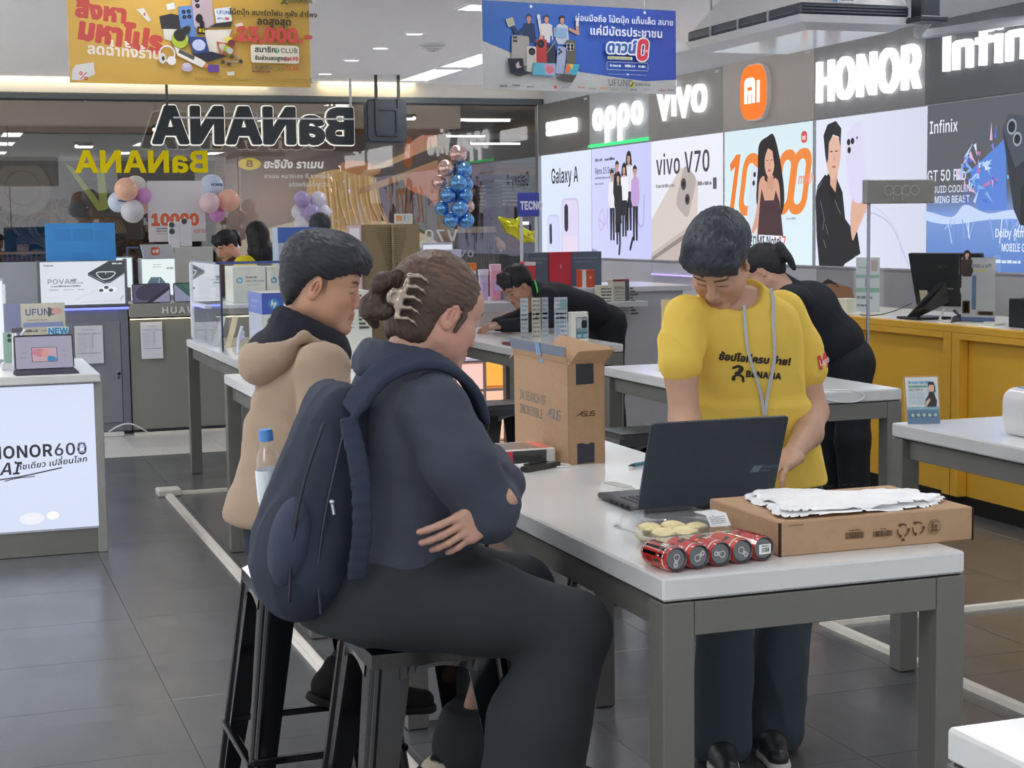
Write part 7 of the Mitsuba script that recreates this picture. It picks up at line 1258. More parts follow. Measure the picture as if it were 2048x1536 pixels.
# ================================================================ on the left stand
def stand_pic(S, w, h):
    S.rect(0, 0, w, h, '#bdb8d2'); S.add(sbox(w * .28, h * .20, w * .73, h * .66), '#343248'); S.rect(w * .29, h * .215, w * .72, h * .645, '#e6bccb'); S.poly([(w * .3, h * .58), (w * .45, h * .62), (w * .54, h * .5), (w * .44, h * .36), (w * .3, h * .46)], '#e58fa8', 1); S.ell(w * .52, h * .46, w * .07, h * .12, '#f0b0a6'); S.poly([(w * .56, h * .23), (w * .58, h * .38), (w * .66, h * .36), (w * .71, h * .3), (w * .71, h * .23)], '#3f9ad6', 1); S.greek(w * .1, h * .5, w * .18, h * .02, '#8d88a6', 1); S.greek(w * .08, h * .34, w * .18, h * .02, '#8d88a6', 2); S.greek(w * .82, h * .52, w * .9, h * .02, '#8d88a6', 3); S.greek(w * .82, h * .36, w * .9, h * .02, '#8d88a6', 4)
k = tablet('tablet computer with a pale screen propped on the backlit left stand', .335, 8.36, .922, .285, .175, stand_pic, '#24222e', .30)
put('keyboard_cover', [(hull([(.335, 8.24, .906), (.635, 8.24, .906), (.325, 8.37, .906), (.625, 8.37, .906), (.335, 8.25, .914), (.63, 8.25, .914), (.33, 8.37, .924), (.62, 8.37, .924)]), '#3d3b48')], 'mat_matte', k)
k = thing('info_stand', 'beige financing card with blue lettering in a clear stand behind the left tablet', 'sign stand')
S = Sheet(.22, .215, '#c6c2b2'); S.add(txt('UFUND', .034, .02, .155, cond=.95), '#4b5a8a'); S.rect(.135, .148, .148, .195, '#5a5654'); S.ell(.18, .175, .026, .018, '#d3a49a'); S.rect(.01, .095, .21, .118, '#8491b8'); S.greek(.03, .128, .13, .007, '#9a9684', 1); S.greek(.02, .07, .08, .012, '#6a6a66', 2); S.greek(.02, .04, .13, .012, '#a49e8a', 3); S.rect(.1, .07, .19, .078, '#a8a292')
put('card', [(rbox((.39, 8.75, 1.015), (.612, 8.754, 1.235)), '#bdb9aa'), S.place((.391, 8.7495, 1.0175), (1, 0, 0), (0, 0, 1))], 'mat_print', k); put('post', [(rbox((.48, 8.755, .905), (.52, 8.775, 1.03)), '#c9ccd0'), (rbox((.42, 8.70, .905), (.58, 8.82, .912)), '#c9ccd0')], 'mat_gloss', k)
k = thing('new_tag', 'small blue and white NEW tag clipped over the left tablet', 'tag'); g = txt('NEW', .030, 0, 0, bold=.04); put('letter', [(onplane(extr(g.buffer(.004), .003), (.505, 8.47, 1.090), (1, 0, 0), (0, 0, 1)), '#e9f2f8'), (onplane(extr(g, .003), (.505, 8.469, 1.090), (1, 0, 0), (0, 0, 1)), '#3f8fb8')], 'mat_gloss', k); put('stalk', [(rbox((.50, 8.472, 1.078), (.60, 8.478, 1.092)), '#2a2c34'), (rbox((.545, 8.472, .906), (.555, 8.478, 1.08)), '#55585e')], 'mat_satin', k)
k = thing('display_phone', 'mint green phone standing behind the left tablet', 'phone'); put('body', [(rbox((.292, 8.60, .94), (.350, 8.608, 1.098), .004), '#93b5a4')], 'mat_satin', k)
for dz in (.0, .024): put('lens', [(cyl((.322, 8.60, 1.058 + dz), (.322, 8.594, 1.058 + dz), .0085, n=14), '#2c3a3c')], 'mat_gloss', k)
put('stand', [(rbox((.28, 8.59, .905), (.36, 8.66, .942), .003), '#dfe3e6')], 'mat_gloss', k)
k = thing('acrylic_holder', 'clear curled phone holder at the upper left of the left tablet', 'phone holder'); put('loop', [(tube(spline([(.335, 8.52, .906), (.34, 8.52, 1.06), (.345, 8.52, 1.12), (.36, 8.5, 1.06), (.385, 8.5, 1.10), (.40, 8.5, 1.115)], 6), .008, 8), '#e6e9f2')], 'mat_gloss', k, smooth=True)
put('grip', [(rbox((.33, 8.5, 1.10), (.385, 8.54, 1.125), .004), '#55535e')], 'mat_satin', k)
put('grey_screen', [(rbox((.315, 9.0, .905), (.42, 9.02, 1.226), .003), '#7f84a4')], 'mat_satin', label='grey violet screen edge behind the beige financing card', cat='screen')
k = thing('lit_display', 'tall lit white display at the far left picture edge', 'display'); put('body', [(rbox((.06, 9.05, .905), (.325, 9.12, 1.36), .004), '#b3b7c0')], 'mat_satin', k); lamp('screen', rbox((.07, 9.042, .93), (.315, 9.052, 1.345)), [.86, .88, .96], k, weight=0); put('side_light', [(rbox((.318, 9.04, 1.1), (.332, 9.13, 1.33), .003), '#eef1fa')], 'mat_gloss', k)

# ================================================================ on the yellow counter
CZ = 1.032
k = thing('monitor', 'black monitor seen from behind on the yellow counter', 'monitor')
u = np.array([.30, -.954, 0.0]); v = np.array([-.24, -.08, .967]); u /= np.linalg.norm(u); v = v - u * (u @ v); v /= np.linalg.norm(v); n = np.cross(u, v)
o = np.array([5.44, 8.22, CZ + .085])
g = Polygon([(0, 0), (.50, 0), (.50, .30), (0, .30)]).buffer(.008)
put('panel', [(onplane(extr(g, .018), o, u, v), '#23272a'), (onplane(extr(sbox(.01, .01, .49, .17), .03), o, u, v), '#1d2124')], 'mat_satin', k)
S = Sheet(.5, .3); S.add(txt('acer', .025, .20, .225, cond=1.1), '#4a4438'); S.rect(.345, .115, .39, .135, '#b8543a'); S.rect(.335, .075, .40, .11, '#d6d2c2'); S.greek(.345, .085, .39, .012, '#4a4a42', 3); S.rect(.04, .02, .10, .09, '#cbbfa4'); S.greek(.25, .1, .29, .01, '#8a8a84', 4)
put('print', [S.place(o + n * .0305, u, v)], 'mat_print', k)
put('stand', [(hull([o + u * .19 + v * .02 + n * .03, o + u * .24 + v * .02 + n * .03, o + u * .19 + v * .14 + n * .03, o + u * .24 + v * .14 + n * .03, np.array([5.30, 8.16, CZ]), np.array([5.34, 8.16, CZ]), np.array([5.30, 8.12, CZ + .02]), np.array([5.33, 8.10, CZ])]), '#16181b'), (rbox((5.27, 7.98, CZ), (5.50, 8.20, CZ + .014), .004), '#16181b')], 'mat_gloss', k)
for i, (pts, col, l) in enumerate(([[(5.46, 8.0, CZ + .06), (5.40, 7.95, CZ + .01), (5.34, 7.85, CZ + .006), (5.30, 7.75, CZ + .006), (5.36, 7.68, CZ + .006)], '#d9d8cc', 'thick white cable trailing from under the monitor'], [[(5.44, 8.3, CZ + .08), (5.36, 8.38, CZ + .03), (5.28, 8.46, CZ + .006), (5.26, 8.6, CZ + .006)], '#3a3c3e', 'thin dark cable hanging left of the monitor'], [[(5.5, 7.95, CZ + .05), (5.45, 7.88, CZ + .05), (5.46, 7.8, CZ + .01), (5.42, 7.72, CZ + .01), (5.48, 7.66, CZ + .01)], '#26282a', 'black cable tangle right of the monitor foot'])):
    put('cable', [(tube(spline(pts, 8), .007 if i != 1 else .003, 6), col)], 'mat_satin', smooth=True, label=l, cat='cable')
k = thing('card_terminal', 'black card payment terminal lying on the yellow counter right of the monitor', 'payment terminal'); put('body', [(hull([(5.30, 7.70, CZ), (5.30, 7.62, CZ), (5.46, 7.70, CZ), (5.46, 7.62, CZ), (5.31, 7.695, CZ + .035), (5.31, 7.625, CZ + .035), (5.45, 7.70, CZ + .06), (5.45, 7.62, CZ + .06)]), '#1d2124')], 'mat_satin', k); put('screen', [(hull([(5.34, 7.69, CZ + .045), (5.34, 7.63, CZ + .045), (5.40, 7.69, CZ + .056), (5.40, 7.63, CZ + .056), (5.37, 7.66, CZ + .048)]), '#3c5a60')], 'mat_gloss', k)
def clear_sign(label, x, y, w, h, draw, u=(1, 0, 0)):
    k = thing('clear_sign', label, 'sign'); S = Sheet(w, h); draw(S, w, h); u = np.asarray(u, float); v = np.array([0, 0, 1.0]); n = np.cross(u, v); o = np.array([x, y, CZ + .02])
    put('sheet', [(onplane(extr(sbox(0, 0, w, h), .001), o - n * .0012, u, v), '#cfd4d4'), S.place(o, u, v)], 'mat_print', k); pane('cover', onplane(extr(sbox(-.012, -.012, w + .03, h + .012), .004), o + n * .004, u, v), k); put('foot', [(onplane(extr(sbox(-.02, -.06, w + .03, .06), .012), o - v * .02, u, -n), '#e6e6d2')], 'mat_gloss', k)
def s1(S, w, h): S.rect(0, 0, w, h, '#b9c4c4'); S.rect(0, h * .62, w, h * .68, '#6a9a86'); S.rect(0, h * .36, w, h * .44, '#5f9a80'); S.greek(w * .1, h * .8, w * .6, .012, '#8a9a9a', 1); S.rect(w * .65, h * .75, w * .9, h * .95, '#a48a86'); S.rect(w * .4, h * .46, w * .6, h * .6, '#6a6468'); S.greek(w * .05, h * .24, w * .7, .02, '#5a6460', 3); S.greek(w * .05, h * .1, w * .6, .016, '#4a504e', 4)
def s2(S, w, h): S.rect(0, 0, w, h, '#b9bcbc'); S.rect(0, 0, w, h * .06, '#5a6c94'); S.rect(w * .32, h * .18, w * .44, h * .72, '#5d7498'); person_pic(S, w * .16, h * .36, .15, top='#3a3030', hair='#2a2422', skin='#d3a48c', long=True); S.rect(w * .04, h * .12, w * .26, h * .32, '#d6b06a'); S.rect(w * .5, h * .10, w * .95, h * .16, '#d39a4a'); S.greek(w * .3, h * .84, w * .8, .02, '#8d9092', 2); S.greek(w * .35, h * .78, w * .75, .012, '#c6b85a', 3); S.add(Point(w * .85, h * .88).buffer(w * .05), '#8a8e90')
clear_sign('clear counter sign with green bands, left of the monitor', 5.28, 8.66, .155, .33, s1, (.55, -.83, 0)); clear_sign('clear counter sign with a woman and a blue column, right of the monitor', 5.27, 7.56, .20, .345, s2, (.45, -.89, 0))
carton('card_tray', 'white tray box behind the left clear counter sign', 5.30, 5.40, 8.80, 8.95, CZ, CZ + .09, '#e6e4cf')
k = thing('brown_bag', 'folded brown paper bag at the left end of the yellow counter', 'paper bag'); put('bag', [(hull([(5.40, 9.2, CZ), (5.62, 9.2, CZ), (5.40, 9.45, CZ), (5.62, 9.45, CZ), (5.42, 9.22, CZ + .17), (5.6, 9.24, CZ + .14), (5.44, 9.4, CZ + .15), (5.58, 9.42, CZ + .17)]), '#8a6448'), (hull([(5.44, 9.22, CZ + .15), (5.5, 9.22, CZ + .15), (5.44, 9.4, CZ + .15), (5.5, 9.4, CZ + .18), (5.46, 9.3, CZ + .2), (5.52, 9.3, CZ + .17)]), '#2b2624')], 'mat_matte', k)
carton('receipt_printer', 'black receipt printer at the right picture edge on the yellow counter', 5.35, 5.60, 7.0, 7.25, CZ, CZ + .15, '#22272a'); carton('receipt_printer', 'lower black box in front of the receipt printer at the right picture edge', 5.26, 5.5, 6.70, 6.98, CZ, CZ + .125, '#2a2c2a')
k = thing('snack_pack', 'red and cream snack on the black box at the right picture edge', 'food'); put('food', [(ball((5.32, 6.85, CZ + .14), (.04, .06, .018)), '#c0604a'), (ball((5.36, 6.82, CZ + .17), (.03, .05, .03)), '#d9b46a')], 'mat_satin', k, smooth=True)
k = thing('pillar_sign', 'grey sign board with faint lettering on a thin pole, before the black-jacket panel', 'sign')
put('board', [(rbox((4.50, 7.28, 1.690), (4.905, 7.33, 1.812), .004), '#7f7f7b')], 'mat_satin', k)
g = union_all([affinity.translate(Point(0, 0).buffer(.028).difference(Point(0, 0).buffer(.021)), x, 0) for x in (0, .052, .104, .156)] + [sbox(.052 - .028, -.05, .052 - .021, 0), sbox(.104 - .028, -.05, .104 - .021, 0)])
put('lettering', [(onplane(extr(g, .003), (4.625, 7.279, 1.757), (1, 0, 0), (0, 0, 1)), '#979894')], 'mat_satin', k)
put('pole', [(rbox((4.52, 7.30, 0), (4.534, 7.315, 1.69), .002), '#a3a2b4')], 'mat_satin', k); put('foot', [(rbox((4.44, 7.2, 0), (4.62, 7.4, .012)), '#8a8b92')], 'mat_satin', k)
# ================================================================ on the printer table
k = thing('printer', 'white rounded printer at the right picture edge on the white table', 'printer')
g = rrect(-.05, 0, .20, .155, .045)
P = Soft((3.22, 3.98, TZ - .01), (3.66, 4.62, TZ + .20), .007)
P.box((3.46, 4.3, TZ + .085), (.165, .22, .075), rr=.045); P.box((3.46, 4.3, TZ + .035), (.150, .215, .033), rr=.02, k=.02)
put('shell', [(P.mesh(), '#dfe0e2')], 'mat_gloss', k, smooth=True)
put('front_bay', [(rbox((3.33, 4.072, TZ + .03), (3.62, 4.09, TZ + .115), .01), '#17181a'), (rbox((3.34, 4.06, TZ + .002), (3.62, 4.10, TZ + .022), .004), '#c9cbcb'), (rbox((3.33, 4.14, TZ + .158), (3.6, 4.46, TZ + .163), .004), '#8aa6cc')], 'mat_gloss', k)
k = thing('leaflet', 'upright leaflet with a woman in black at the corner of the white printer table', 'leaflet')
S = Sheet(.115, .165, '#cfd6d8'); S.rect(0, 0, .115, .05, '#56728a'); S.rect(0, .05, .115, .06, '#7fa6b4'); S.rect(.01, .128, .075, .136, '#6a9a8a'); S.greek(.01, .142, .09, .010, '#6a9ac0', 1); S.greek(.01, .118, .06, .006, '#8a979c', 2)
for i in range(2):
    for j in range(2): S.rect(.012 + .03 * i, .070 + .022 * j, .036 + .03 * i, .088 + .022 * j, '#b3c6cc')
S.poly([(.070, .06), (.068, .085), (.078, .098), (.082, .112), (.098, .112), (.102, .095), (.108, .08), (.104, .06)], '#1f2226'); S.ell(.090, .128, .011, .015, '#d8ae98'); S.poly([(.078, .125), (.080, .146), (.098, .148), (.104, .13), (.104, .108), (.099, .112), (.100, .135), (.084, .138)], '#1d1a1c'); S.poly([(.066, .075), (.07, .06), (.085, .085), (.08, .09)], '#d8ae98')
for i in range(5): S.add(Point(.018 + .02 * i, .03).buffer(.006), '#9fb4a4')
u = np.array([.96, -.28, 0]); u /= np.linalg.norm(u); v = np.array([.22, .18, .96]); v /= np.linalg.norm(v); v = v - u * (u @ v); v /= np.linalg.norm(v); n = np.cross(u, v)
put('card', [(onplane(extr(sbox(0, 0, .115, .165), .002), np.array([3.178, 4.865, TZ + .002]) - n * .003, u, v), '#c9d0d2'), S.place((3.178, 4.865, TZ + .002), u, v)], 'mat_print', k)
pane('clear_back', onplane(extr(sbox(-.006, 0, .121, .172), .003), np.array([3.178, 4.865, TZ + .001]) - n * .008, u, v), k)

# ================================================================ on the foreground table
stool('empty black steel stool beyond the far right corner of the foreground table', 2.83, 6.44, yaw=3)
k = thing('laptop', 'open black laptop with its back to the camera on the foreground table', 'laptop')
LX0, LX1 = 1.592, 1.962
put('base', [(rbox((LX0, 3.615, TZ + .004), (LX1, 3.872, TZ + .018), .004), '#191c20'), (rbox((LX0 + .01, 3.63, TZ), (LX1 - .01, 3.86, TZ + .005)), '#101214')], 'mat_satin', k)
put('deck', [(rbox((LX0 + .012, 3.64, TZ + .0178), (LX1 - .012, 3.865, TZ + .0186)), '#2a2e34'), (rbox((LX0 + .12, 3.79, TZ + .0184), (LX0 + .25, 3.862, TZ + .0190)), '#3a3f46')], 'mat_satin', k)
for r_ in range(5):
    for q in range(15): put('key', [(rbox((LX0 + .024 + q * .0218, 3.66 + r_ * .0235, TZ + .0185), (LX0 + .042 + q * .0218, 3.679 + r_ * .0235, TZ + .0205), .001), '#14161a')], 'mat_satin', k)
for q in range(4): put('port', [(rbox((LX0 - .0006, 3.66 + q * .035, TZ + .007), (LX0 + .002, 3.68 + q * .035, TZ + .014)), '#050506')], 'mat_matte', k)
u, v = np.array([1, 0, 0.0]), np.array([0, -.082, .212]); L_ = np.linalg.norm(v) + .006; v = v / np.linalg.norm(v); n = np.cross(u, v)
o = np.array([LX0, 3.618, TZ + .014])
put('lid', [(onplane(extr(rrect(0, 0, LX1 - LX0, L_ + .006, .008), .007), o, u, v), '#2b323d')], 'mat_satin', k)
lamp('screen', onplane(extr(sbox(.008, .012, LX1 - LX0 - .008, L_ - .002), .0006), o - n * .0012, u, v), [.55, .58, .62], k, weight=.1)
put('hinge', [(cyl((LX0 + .05, 3.618, TZ + .018), (LX1 - .05, 3.618, TZ + .018), .007, n=12), '#121418')], 'mat_satin', k)
S = Sheet(LX1 - LX0, L_)
for i in range(7): S.line([(.292 + .0034 * i, .088), (.302 + .0034 * i, .106)], .0014, '#7d98a4')
S.add(txt('ASUS VIVOBOOK', .0052, .322, .0985, cond=.75), '#56707c'); S.greek(.322, .089, .346, .0045, '#4f6672', 3); put('lid_mark', [S.place(o + n * .0072, u, v, .0001)], 'mat_print', k)

# kraft cartons: a face sheet is kraft material, prints and flaps are parts
def kraft(name, lo, hi, parent): k2 = key_of(name, parent); v, f, C = join([(rbox(lo, hi, .003), '#8a6a4c')]); v, f, C = flatten(v, f, C); scene[k2] = mikit.ply((v, f), 'mat_kraft'); return k2
k = thing('flat_carton', 'flat brown carton with barcodes and recycling marks at the near edge of the table', 'box')
kraft('box', (1.665, 3.03, TZ), (2.150, 3.365, TZ + .075), k)
put('corner_slot', [(rbox((1.6642, 3.0292, TZ), (1.669, 3.034, TZ + .073)), '#2f2219'), (rbox((2.1495, 3.0292, TZ), (2.152, 3.036, TZ + .073)), '#2f2219')], 'mat_matte', k)
S = Sheet(.485, .075); BK = '#4a3524'
def bars(S, x0, x1, y0, y1, seed, col='#3d2c1e'):
    r = random.Random(seed); x = x0
    while x < x1: w = r.choice([.0008, .0012, .002]); S.rect(x, y0, min(x + w, x1), y1, col); x += w + r.choice([.0008, .0014])
bars(S, .160, .205, .026, .041, 1, '#4f3c2a'); S.greek(.168, .044, .198, .003, '#5f4832', 1); bars(S, .228, .275, .026, .039, 2); S.greek(.245, .042, .262, .003, '#5f4832', 3); S.greek(.02, .066, .055, .002, '#6b523a', 4)
def recyc(S, x, y, r):
    for i in range(3):
        a = math.radians(90 + 120 * i); p = [(x + r * math.cos(a + t), y + r * math.sin(a + t)) for t in (-.75, 0, .55)]
        S.line(p, r * .22, BK, round=False); e = p[-1]; S.add(Point(e).buffer(r * .26, 3), BK)
recyc(S, .302, .036, .014); recyc(S, .340, .038, .014); S.rect(.298, .012, .306, .018, BK)
S.add(Point(.381, .038).buffer(.0165).difference(Point(.381, .038).buffer(.0152)), '#5f4832'); S.rect(.372, .028, .390, .034, '#5f4832'); S.rect(.374, .036, .379, .048, '#5f4832'); S.rect(.382, .036, .389, .043, '#5f4832'); S.line([(.371, .05), (.391, .05)], .0015, '#5f4832')
put('print', [S.place((1.665, 3.0296, TZ), (1, 0, 0), (0, 0, 1), .00008)], 'mat_matte', k)
# crumpled white bag lying on the carton
k = thing('plastic_bag', 'crumpled flat white bag lying on the flat brown carton', 'bag')
ol = Polygon(spline([(1.690, 3.052), (1.90, 3.046), (2.04, 3.056), (2.10, 3.085), (2.145, 3.125), (2.11, 3.15), (2.12, 3.19), (2.07, 3.262), (1.97, 3.26), (1.88, 3.335), (1.80, 3.35), (1.745, 3.345), (1.72, 3.27), (1.715, 3.18)], 3, True)).buffer(0)
def bag_layer(poly, z0, amp, seed):
    x0, y0, x1, y1 = poly.bounds; nx, ny = 110, 70
    xs, ys = np.linspace(x0, x1, nx), np.linspace(y0, y1, ny); X, Y = np.meshgrid(xs, ys, indexing='ij'); P = np.stack([X.ravel(), Y.ravel()], 1)
    ins = shapely.contains_xy(poly, P[:, 0], P[:, 1]); d = np.array([poly.exterior.distance(Point(p)) if q else 0 for p, q in zip(P, ins)])
    q3 = np.column_stack([P * (22, 30), np.full(len(P), seed)]); rid = np.abs(meshkit.fbm(q3, 3, seed) - .5) * 2
    q4 = np.column_stack([P[:, 0] * 9 + P[:, 1] * 16, P[:, 1] * 5 - P[:, 0] * 3, np.full(len(P), seed + .5)]); r2 = 1 - np.abs(meshkit.fbm(q4, 2, seed + 5) - .5) * 5
    z = z0 + amp * np.minimum(d / .05, 1) + .006 * rid * np.minimum(d / .02, 1) + .008 * np.clip(r2, 0, 1) * np.exp(-d / .05) - np.where(d < .004, .003, 0)
    f = []; id_ = np.arange(nx * ny).reshape(nx, ny); g = ins.reshape(nx, ny)
    a, b, c_, d_ = id_[:-1, :-1], id_[1:, :-1], id_[1:, 1:], id_[:-1, 1:]; ok = g[:-1, :-1] & g[1:, :-1] & g[1:, 1:] & g[:-1, 1:]
    f = np.vstack([np.stack([a[ok], b[ok], c_[ok]], 1), np.stack([a[ok], c_[ok], d_[ok]], 1)])
    m = tri(np.column_stack([P, z]), f); m.remove_unreferenced_vertices(); return m
put('film', [(bag_layer(ol, TZ + .078, .006, 3), '#eceeef')], 'mat_satin', k, smooth=True)
put('film', [(bag_layer(affinity.translate(ol.buffer(-.012), .006, .0), TZ + .086, .005, 9), '#f1f2f3')], 'mat_satin', k, smooth=True)
S = Sheet(.1, .03); 
for i, x in enumerate((.012, .045, .075)): S.add(rrect(x - .010, .006, x + .010, .020, .004).difference(rrect(x - .008, .008, x + .008, .018, .003)), '#9aa0a2'); S.greek(x - .006, .011, x + .006, .004, '#9aa0a2', i)
put('print', [S.place((1.93, 3.285, TZ + .098), (1, -.1, 0), (.1, .96, -.2))], 'mat_print', k)

# shrink-wrapped row of drink cans
ct, st_ = math.cos(.141), math.sin(.141); CR = .0266
RC = np.stack([[ct, st_, 0], [0, 0, 1], [-(-st_), -ct, 0]], 1)     # local x along the row, y up, z toward the camera
def can_at(i): return np.array([1.398 + .0543 * i, 2.974 + .0077 * i, TZ + CR + .0006])
can_cols = ['#b3342f', '#c0392f', '#b8302c', '#c2453a', '#b53a34']
for i in range(5):
    lab = ['first can from the left in the row of red cans on the table corner', 'second can from the left in the row of red cans', 'middle can in the row of red cans', 'fourth can from the left in the row of red cans', 'rightmost red can, with a white barcode sticker on its end'][i]
    k = thing('drink_can', lab, 'can', 'row of red drink cans'); o = can_at(i)
    def cm(m): return mv(m, RC, o)
    prof = [(.0001, -.104), (.019, -.104), (.022, -.1035), (.0235, -.101), (CR, -.094), (CR, -.010), (.0255, -.006), (.0246, -.002), (.0248, 0)]
    m = lathe(prof, 40); v = np.array(m.vertices); a = np.arctan2(v[:, 1], v[:, 0]); z = v[:, 2]
    put('body', [(cm(lathe(prof[3:], 40)), can_cols[i]), (cm(lathe(prof[:4], 40)), '#8d8f92')], 'mat_gloss', k, smooth=30)
    # printed bands and patches wrapped on the body
    r = random.Random(40 + i); pr = []
    def patch(a0, a1, z0, z1, col, rr_=CR + .0003):
        n = max(3, int((a1 - a0) * 8)); t = np.linspace(a0, a1, n); P0 = np.stack([rr_ * np.cos(t), rr_ * np.sin(t), np.full(n, z0)], 1); P1 = P0.copy(); P1[:, 2] = z1
        f = []; 
        for q in range(n - 1): f += [[q, q + 1, n + q], [q + 1, n + q + 1, n + q]]
        pr.append((cm(tri(np.vstack([P0, P1]), f)), col))
    for _ in range(16):
        a0 = r.uniform(0, 6.2); z0 = r.uniform(-.088, -.03); patch(a0, a0 + r.uniform(.2, .8), z0, z0 + r.uniform(.006, .02), r.choice(['#e6ded6', '#d98a4a', '#3a4a3a', '#e2c8b8', '#7d2422', '#d9d2cc', '#2c2a2a', '#e0a060']), CR + .0003 + .0001 * r.random())
    patch(0, 6.283, -.018, -.012, '#d8cfc6'); patch(0, 6.283, -.094, -.090, '#c9c2ba'); put('label', pr, 'mat_gloss', k)
    put('lid', [(cm(lathe([(.0001, -.0035), (.0205, -.0035), (.0222, -.0045), (.0232, -.002), (.0246, .0006), (.0252, -.0006)], 36)), '#6f7175')], 'mat_metal', k, smooth=25)
    an = [-100, 35, 170, -40, 80][i]
    if i < 4:
        ring = Point(0, 0).buffer(.0078, 10).difference(Point(0, 0).buffer(.0052, 8)); neck = shapely.union_all([sbox(.004, -.0045, .016, .0045), Point(.016, 0).buffer(.0055, 8)]).difference(Point(.0155, 0).buffer(.0018, 8))
        g = affinity.rotate(affinity.translate(shapely.union_all([ring, neck.difference(Point(0, 0).buffer(.0055, 8))]), -.004, 0), an, origin=(0, 0))
        me = extr(g, .0012); me.apply_translation((0, 0, -.0032)); put('pull_tab', [(cm(me), '#b4b6b9')], 'mat_metal', k)
    else:
        S = Sheet(.030, .021, '#eceeee')
        bars(S, .006, .025, .004, .014, 8, '#1c1c1c'); S.greek(.006, .0165, .024, .0022, '#3a3a3a', 2); m2, C2 = S.mesh(.00006); m2.apply_translation((-.012, -.012, -.0018)); put('barcode_sticker', [(cm(m2), C2)], 'mat_print', k)
        s2_ = extr(sbox(-.012, -.012, .018, .009), .0012); s2_.apply_translation((0, 0, -.003)); put('sticker_backing', [(cm(s2_), '#e6e8e8')], 'mat_matte', k)
pts = []; 
for i in range(5):
    for a in np.linspace(math.pi * (.0 if i else -.45) + (.15 if i else 0), math.pi, 9)[::-1] if i == 0 else np.linspace(.25 if i < 4 else -1.2, math.pi - .25, 9)[::-1]:
        o = can_at(i) + RC @ np.array([(CR + .0012) * math.cos(a), (CR + .0012) * math.sin(a), 0]); pts.append(o)
pts = np.array(pts); ax = RC @ np.array([0, 0, 1.0]); a_, b_ = pts + ax * .002, pts - ax * .105; n_ = len(pts); f = []
for i in range(n_ - 1): f += [[i, i + 1, n_ + i], [i + 1, n_ + i + 1, n_ + i]]
pane('shrink_wrap', tri(np.vstack([a_, b_]), f), None, label='clear shrink wrap drawn tight over the row of red cans', cat='wrap')
# clear clamshell of buns
k = thing('clamshell', 'clear plastic clamshell box with a white label, behind the red cans', 'food box')
Rb = rot('z', 6); ob = np.array([1.522, 3.262, TZ])
def loft(levels, n=40, power=6):
    V = []
    for (a, b, z) in levels:
        t = np.arange(n) * 2 * np.pi / n; cx, sx = np.cos(t), np.sin(t)
        V.append(np.stack([a * np.sign(cx) * np.abs(cx) ** (2 / power), b * np.sign(sx) * np.abs(sx) ** (2 / power), np.full(n, z)], 1))
    f = []; 
    for j in range(len(levels) - 1):
        for i in range(n): i2 = (i + 1) % n; f += [[j * n + i, j * n + i2, (j + 1) * n + i2], [j * n + i, (j + 1) * n + i2, (j + 1) * n + i]]
    V = np.vstack(V); m = len(levels); V = np.vstack([V, [[0, 0, levels[0][2]], [0, 0, levels[-1][2]]]])
    for i in range(n): i2 = (i + 1) % n; f += [[i2, i, m * n], [(m - 1) * n + i, (m - 1) * n + i2, m * n + 1]]
    return tri(V, f)
pane('base_tray', mv(loft([(.092, .078, .002), (.102, .088, .030), (.112, .098, .034)]), Rb, ob), k)
pane('lid', mv(loft([(.112, .098, .0355), (.104, .090, .037), (.100, .086, .055), (.086, .072, .068), (.080, .066, .069)]), Rb, ob), k)
put('rim', [(mv(m_, Rb, ob), '#dfe6e6') for m_ in [tube(np.array([[.112 * np.sign(math.cos(t)) * abs(math.cos(t)) ** .33, .098 * np.sign(math.sin(t)) * abs(math.sin(t)) ** .33, .0348] for t in np.linspace(0, 2 * math.pi, 49)[:-1]]), .0011, 5, True)]], 'mat_gloss', k, smooth=True)
put('label', [(mv(rbox((.045, -.068, .0695), (.098, -.02, .0705)), Rb, ob), '#eef0f0'), (mv(hull([(.045, -.068, .0705), (.098, -.068, .0705), (.045, -.088, .046), (.098, -.088, .046), (.045, -.069, .0695), (.098, -.089, .045)]), Rb, ob), '#eef0f0')], 'mat_print', k)
S = Sheet(.05, .028); [S.greek(.004, .022 - .005 * i, .044, .0025, '#9aa0a0', i) for i in range(4)]; m2, C2 = S.mesh(.00008); put('print', [(mv(mv(m2, rot('x', 50), (.046, -.0885, .0465)), Rb, ob), C2)], 'mat_print', k)
for i, (x, y, s) in enumerate(((-.045, -.035, 1), (.010, -.038, 1.05), (-.040, .035, 1), (.02, .032, 1.0), (.062, .0, .9))):
    B = ball((0, 0, 0), 1, 3); w = np.array(B.vertices); nz = meshkit.fbm(w * 2.2 + i * 5, 3, i); w = w * np.array([.034, .032, .021]) * s * (.93 + .14 * nz[:, None]); w[:, 2] = np.maximum(w[:, 2], -.016) + .021
    k2 = thing('bun', ['cream bun at the front left in the clear box', 'cream bun at the front centre in the clear box', 'cream bun at the back left in the clear box', 'cream bun at the back centre in the clear box', 'cream bun at the right end in the clear box'][i], 'bun', 'buns in the clear box')
    put('dough', [(mv(tri(w, B.faces), Rb, ob + Rb @ np.array([x, y, .002])), np.outer(.75 + .5 * nz, c('#e8d9a6')))], 'mat_matte', k2, smooth=True)
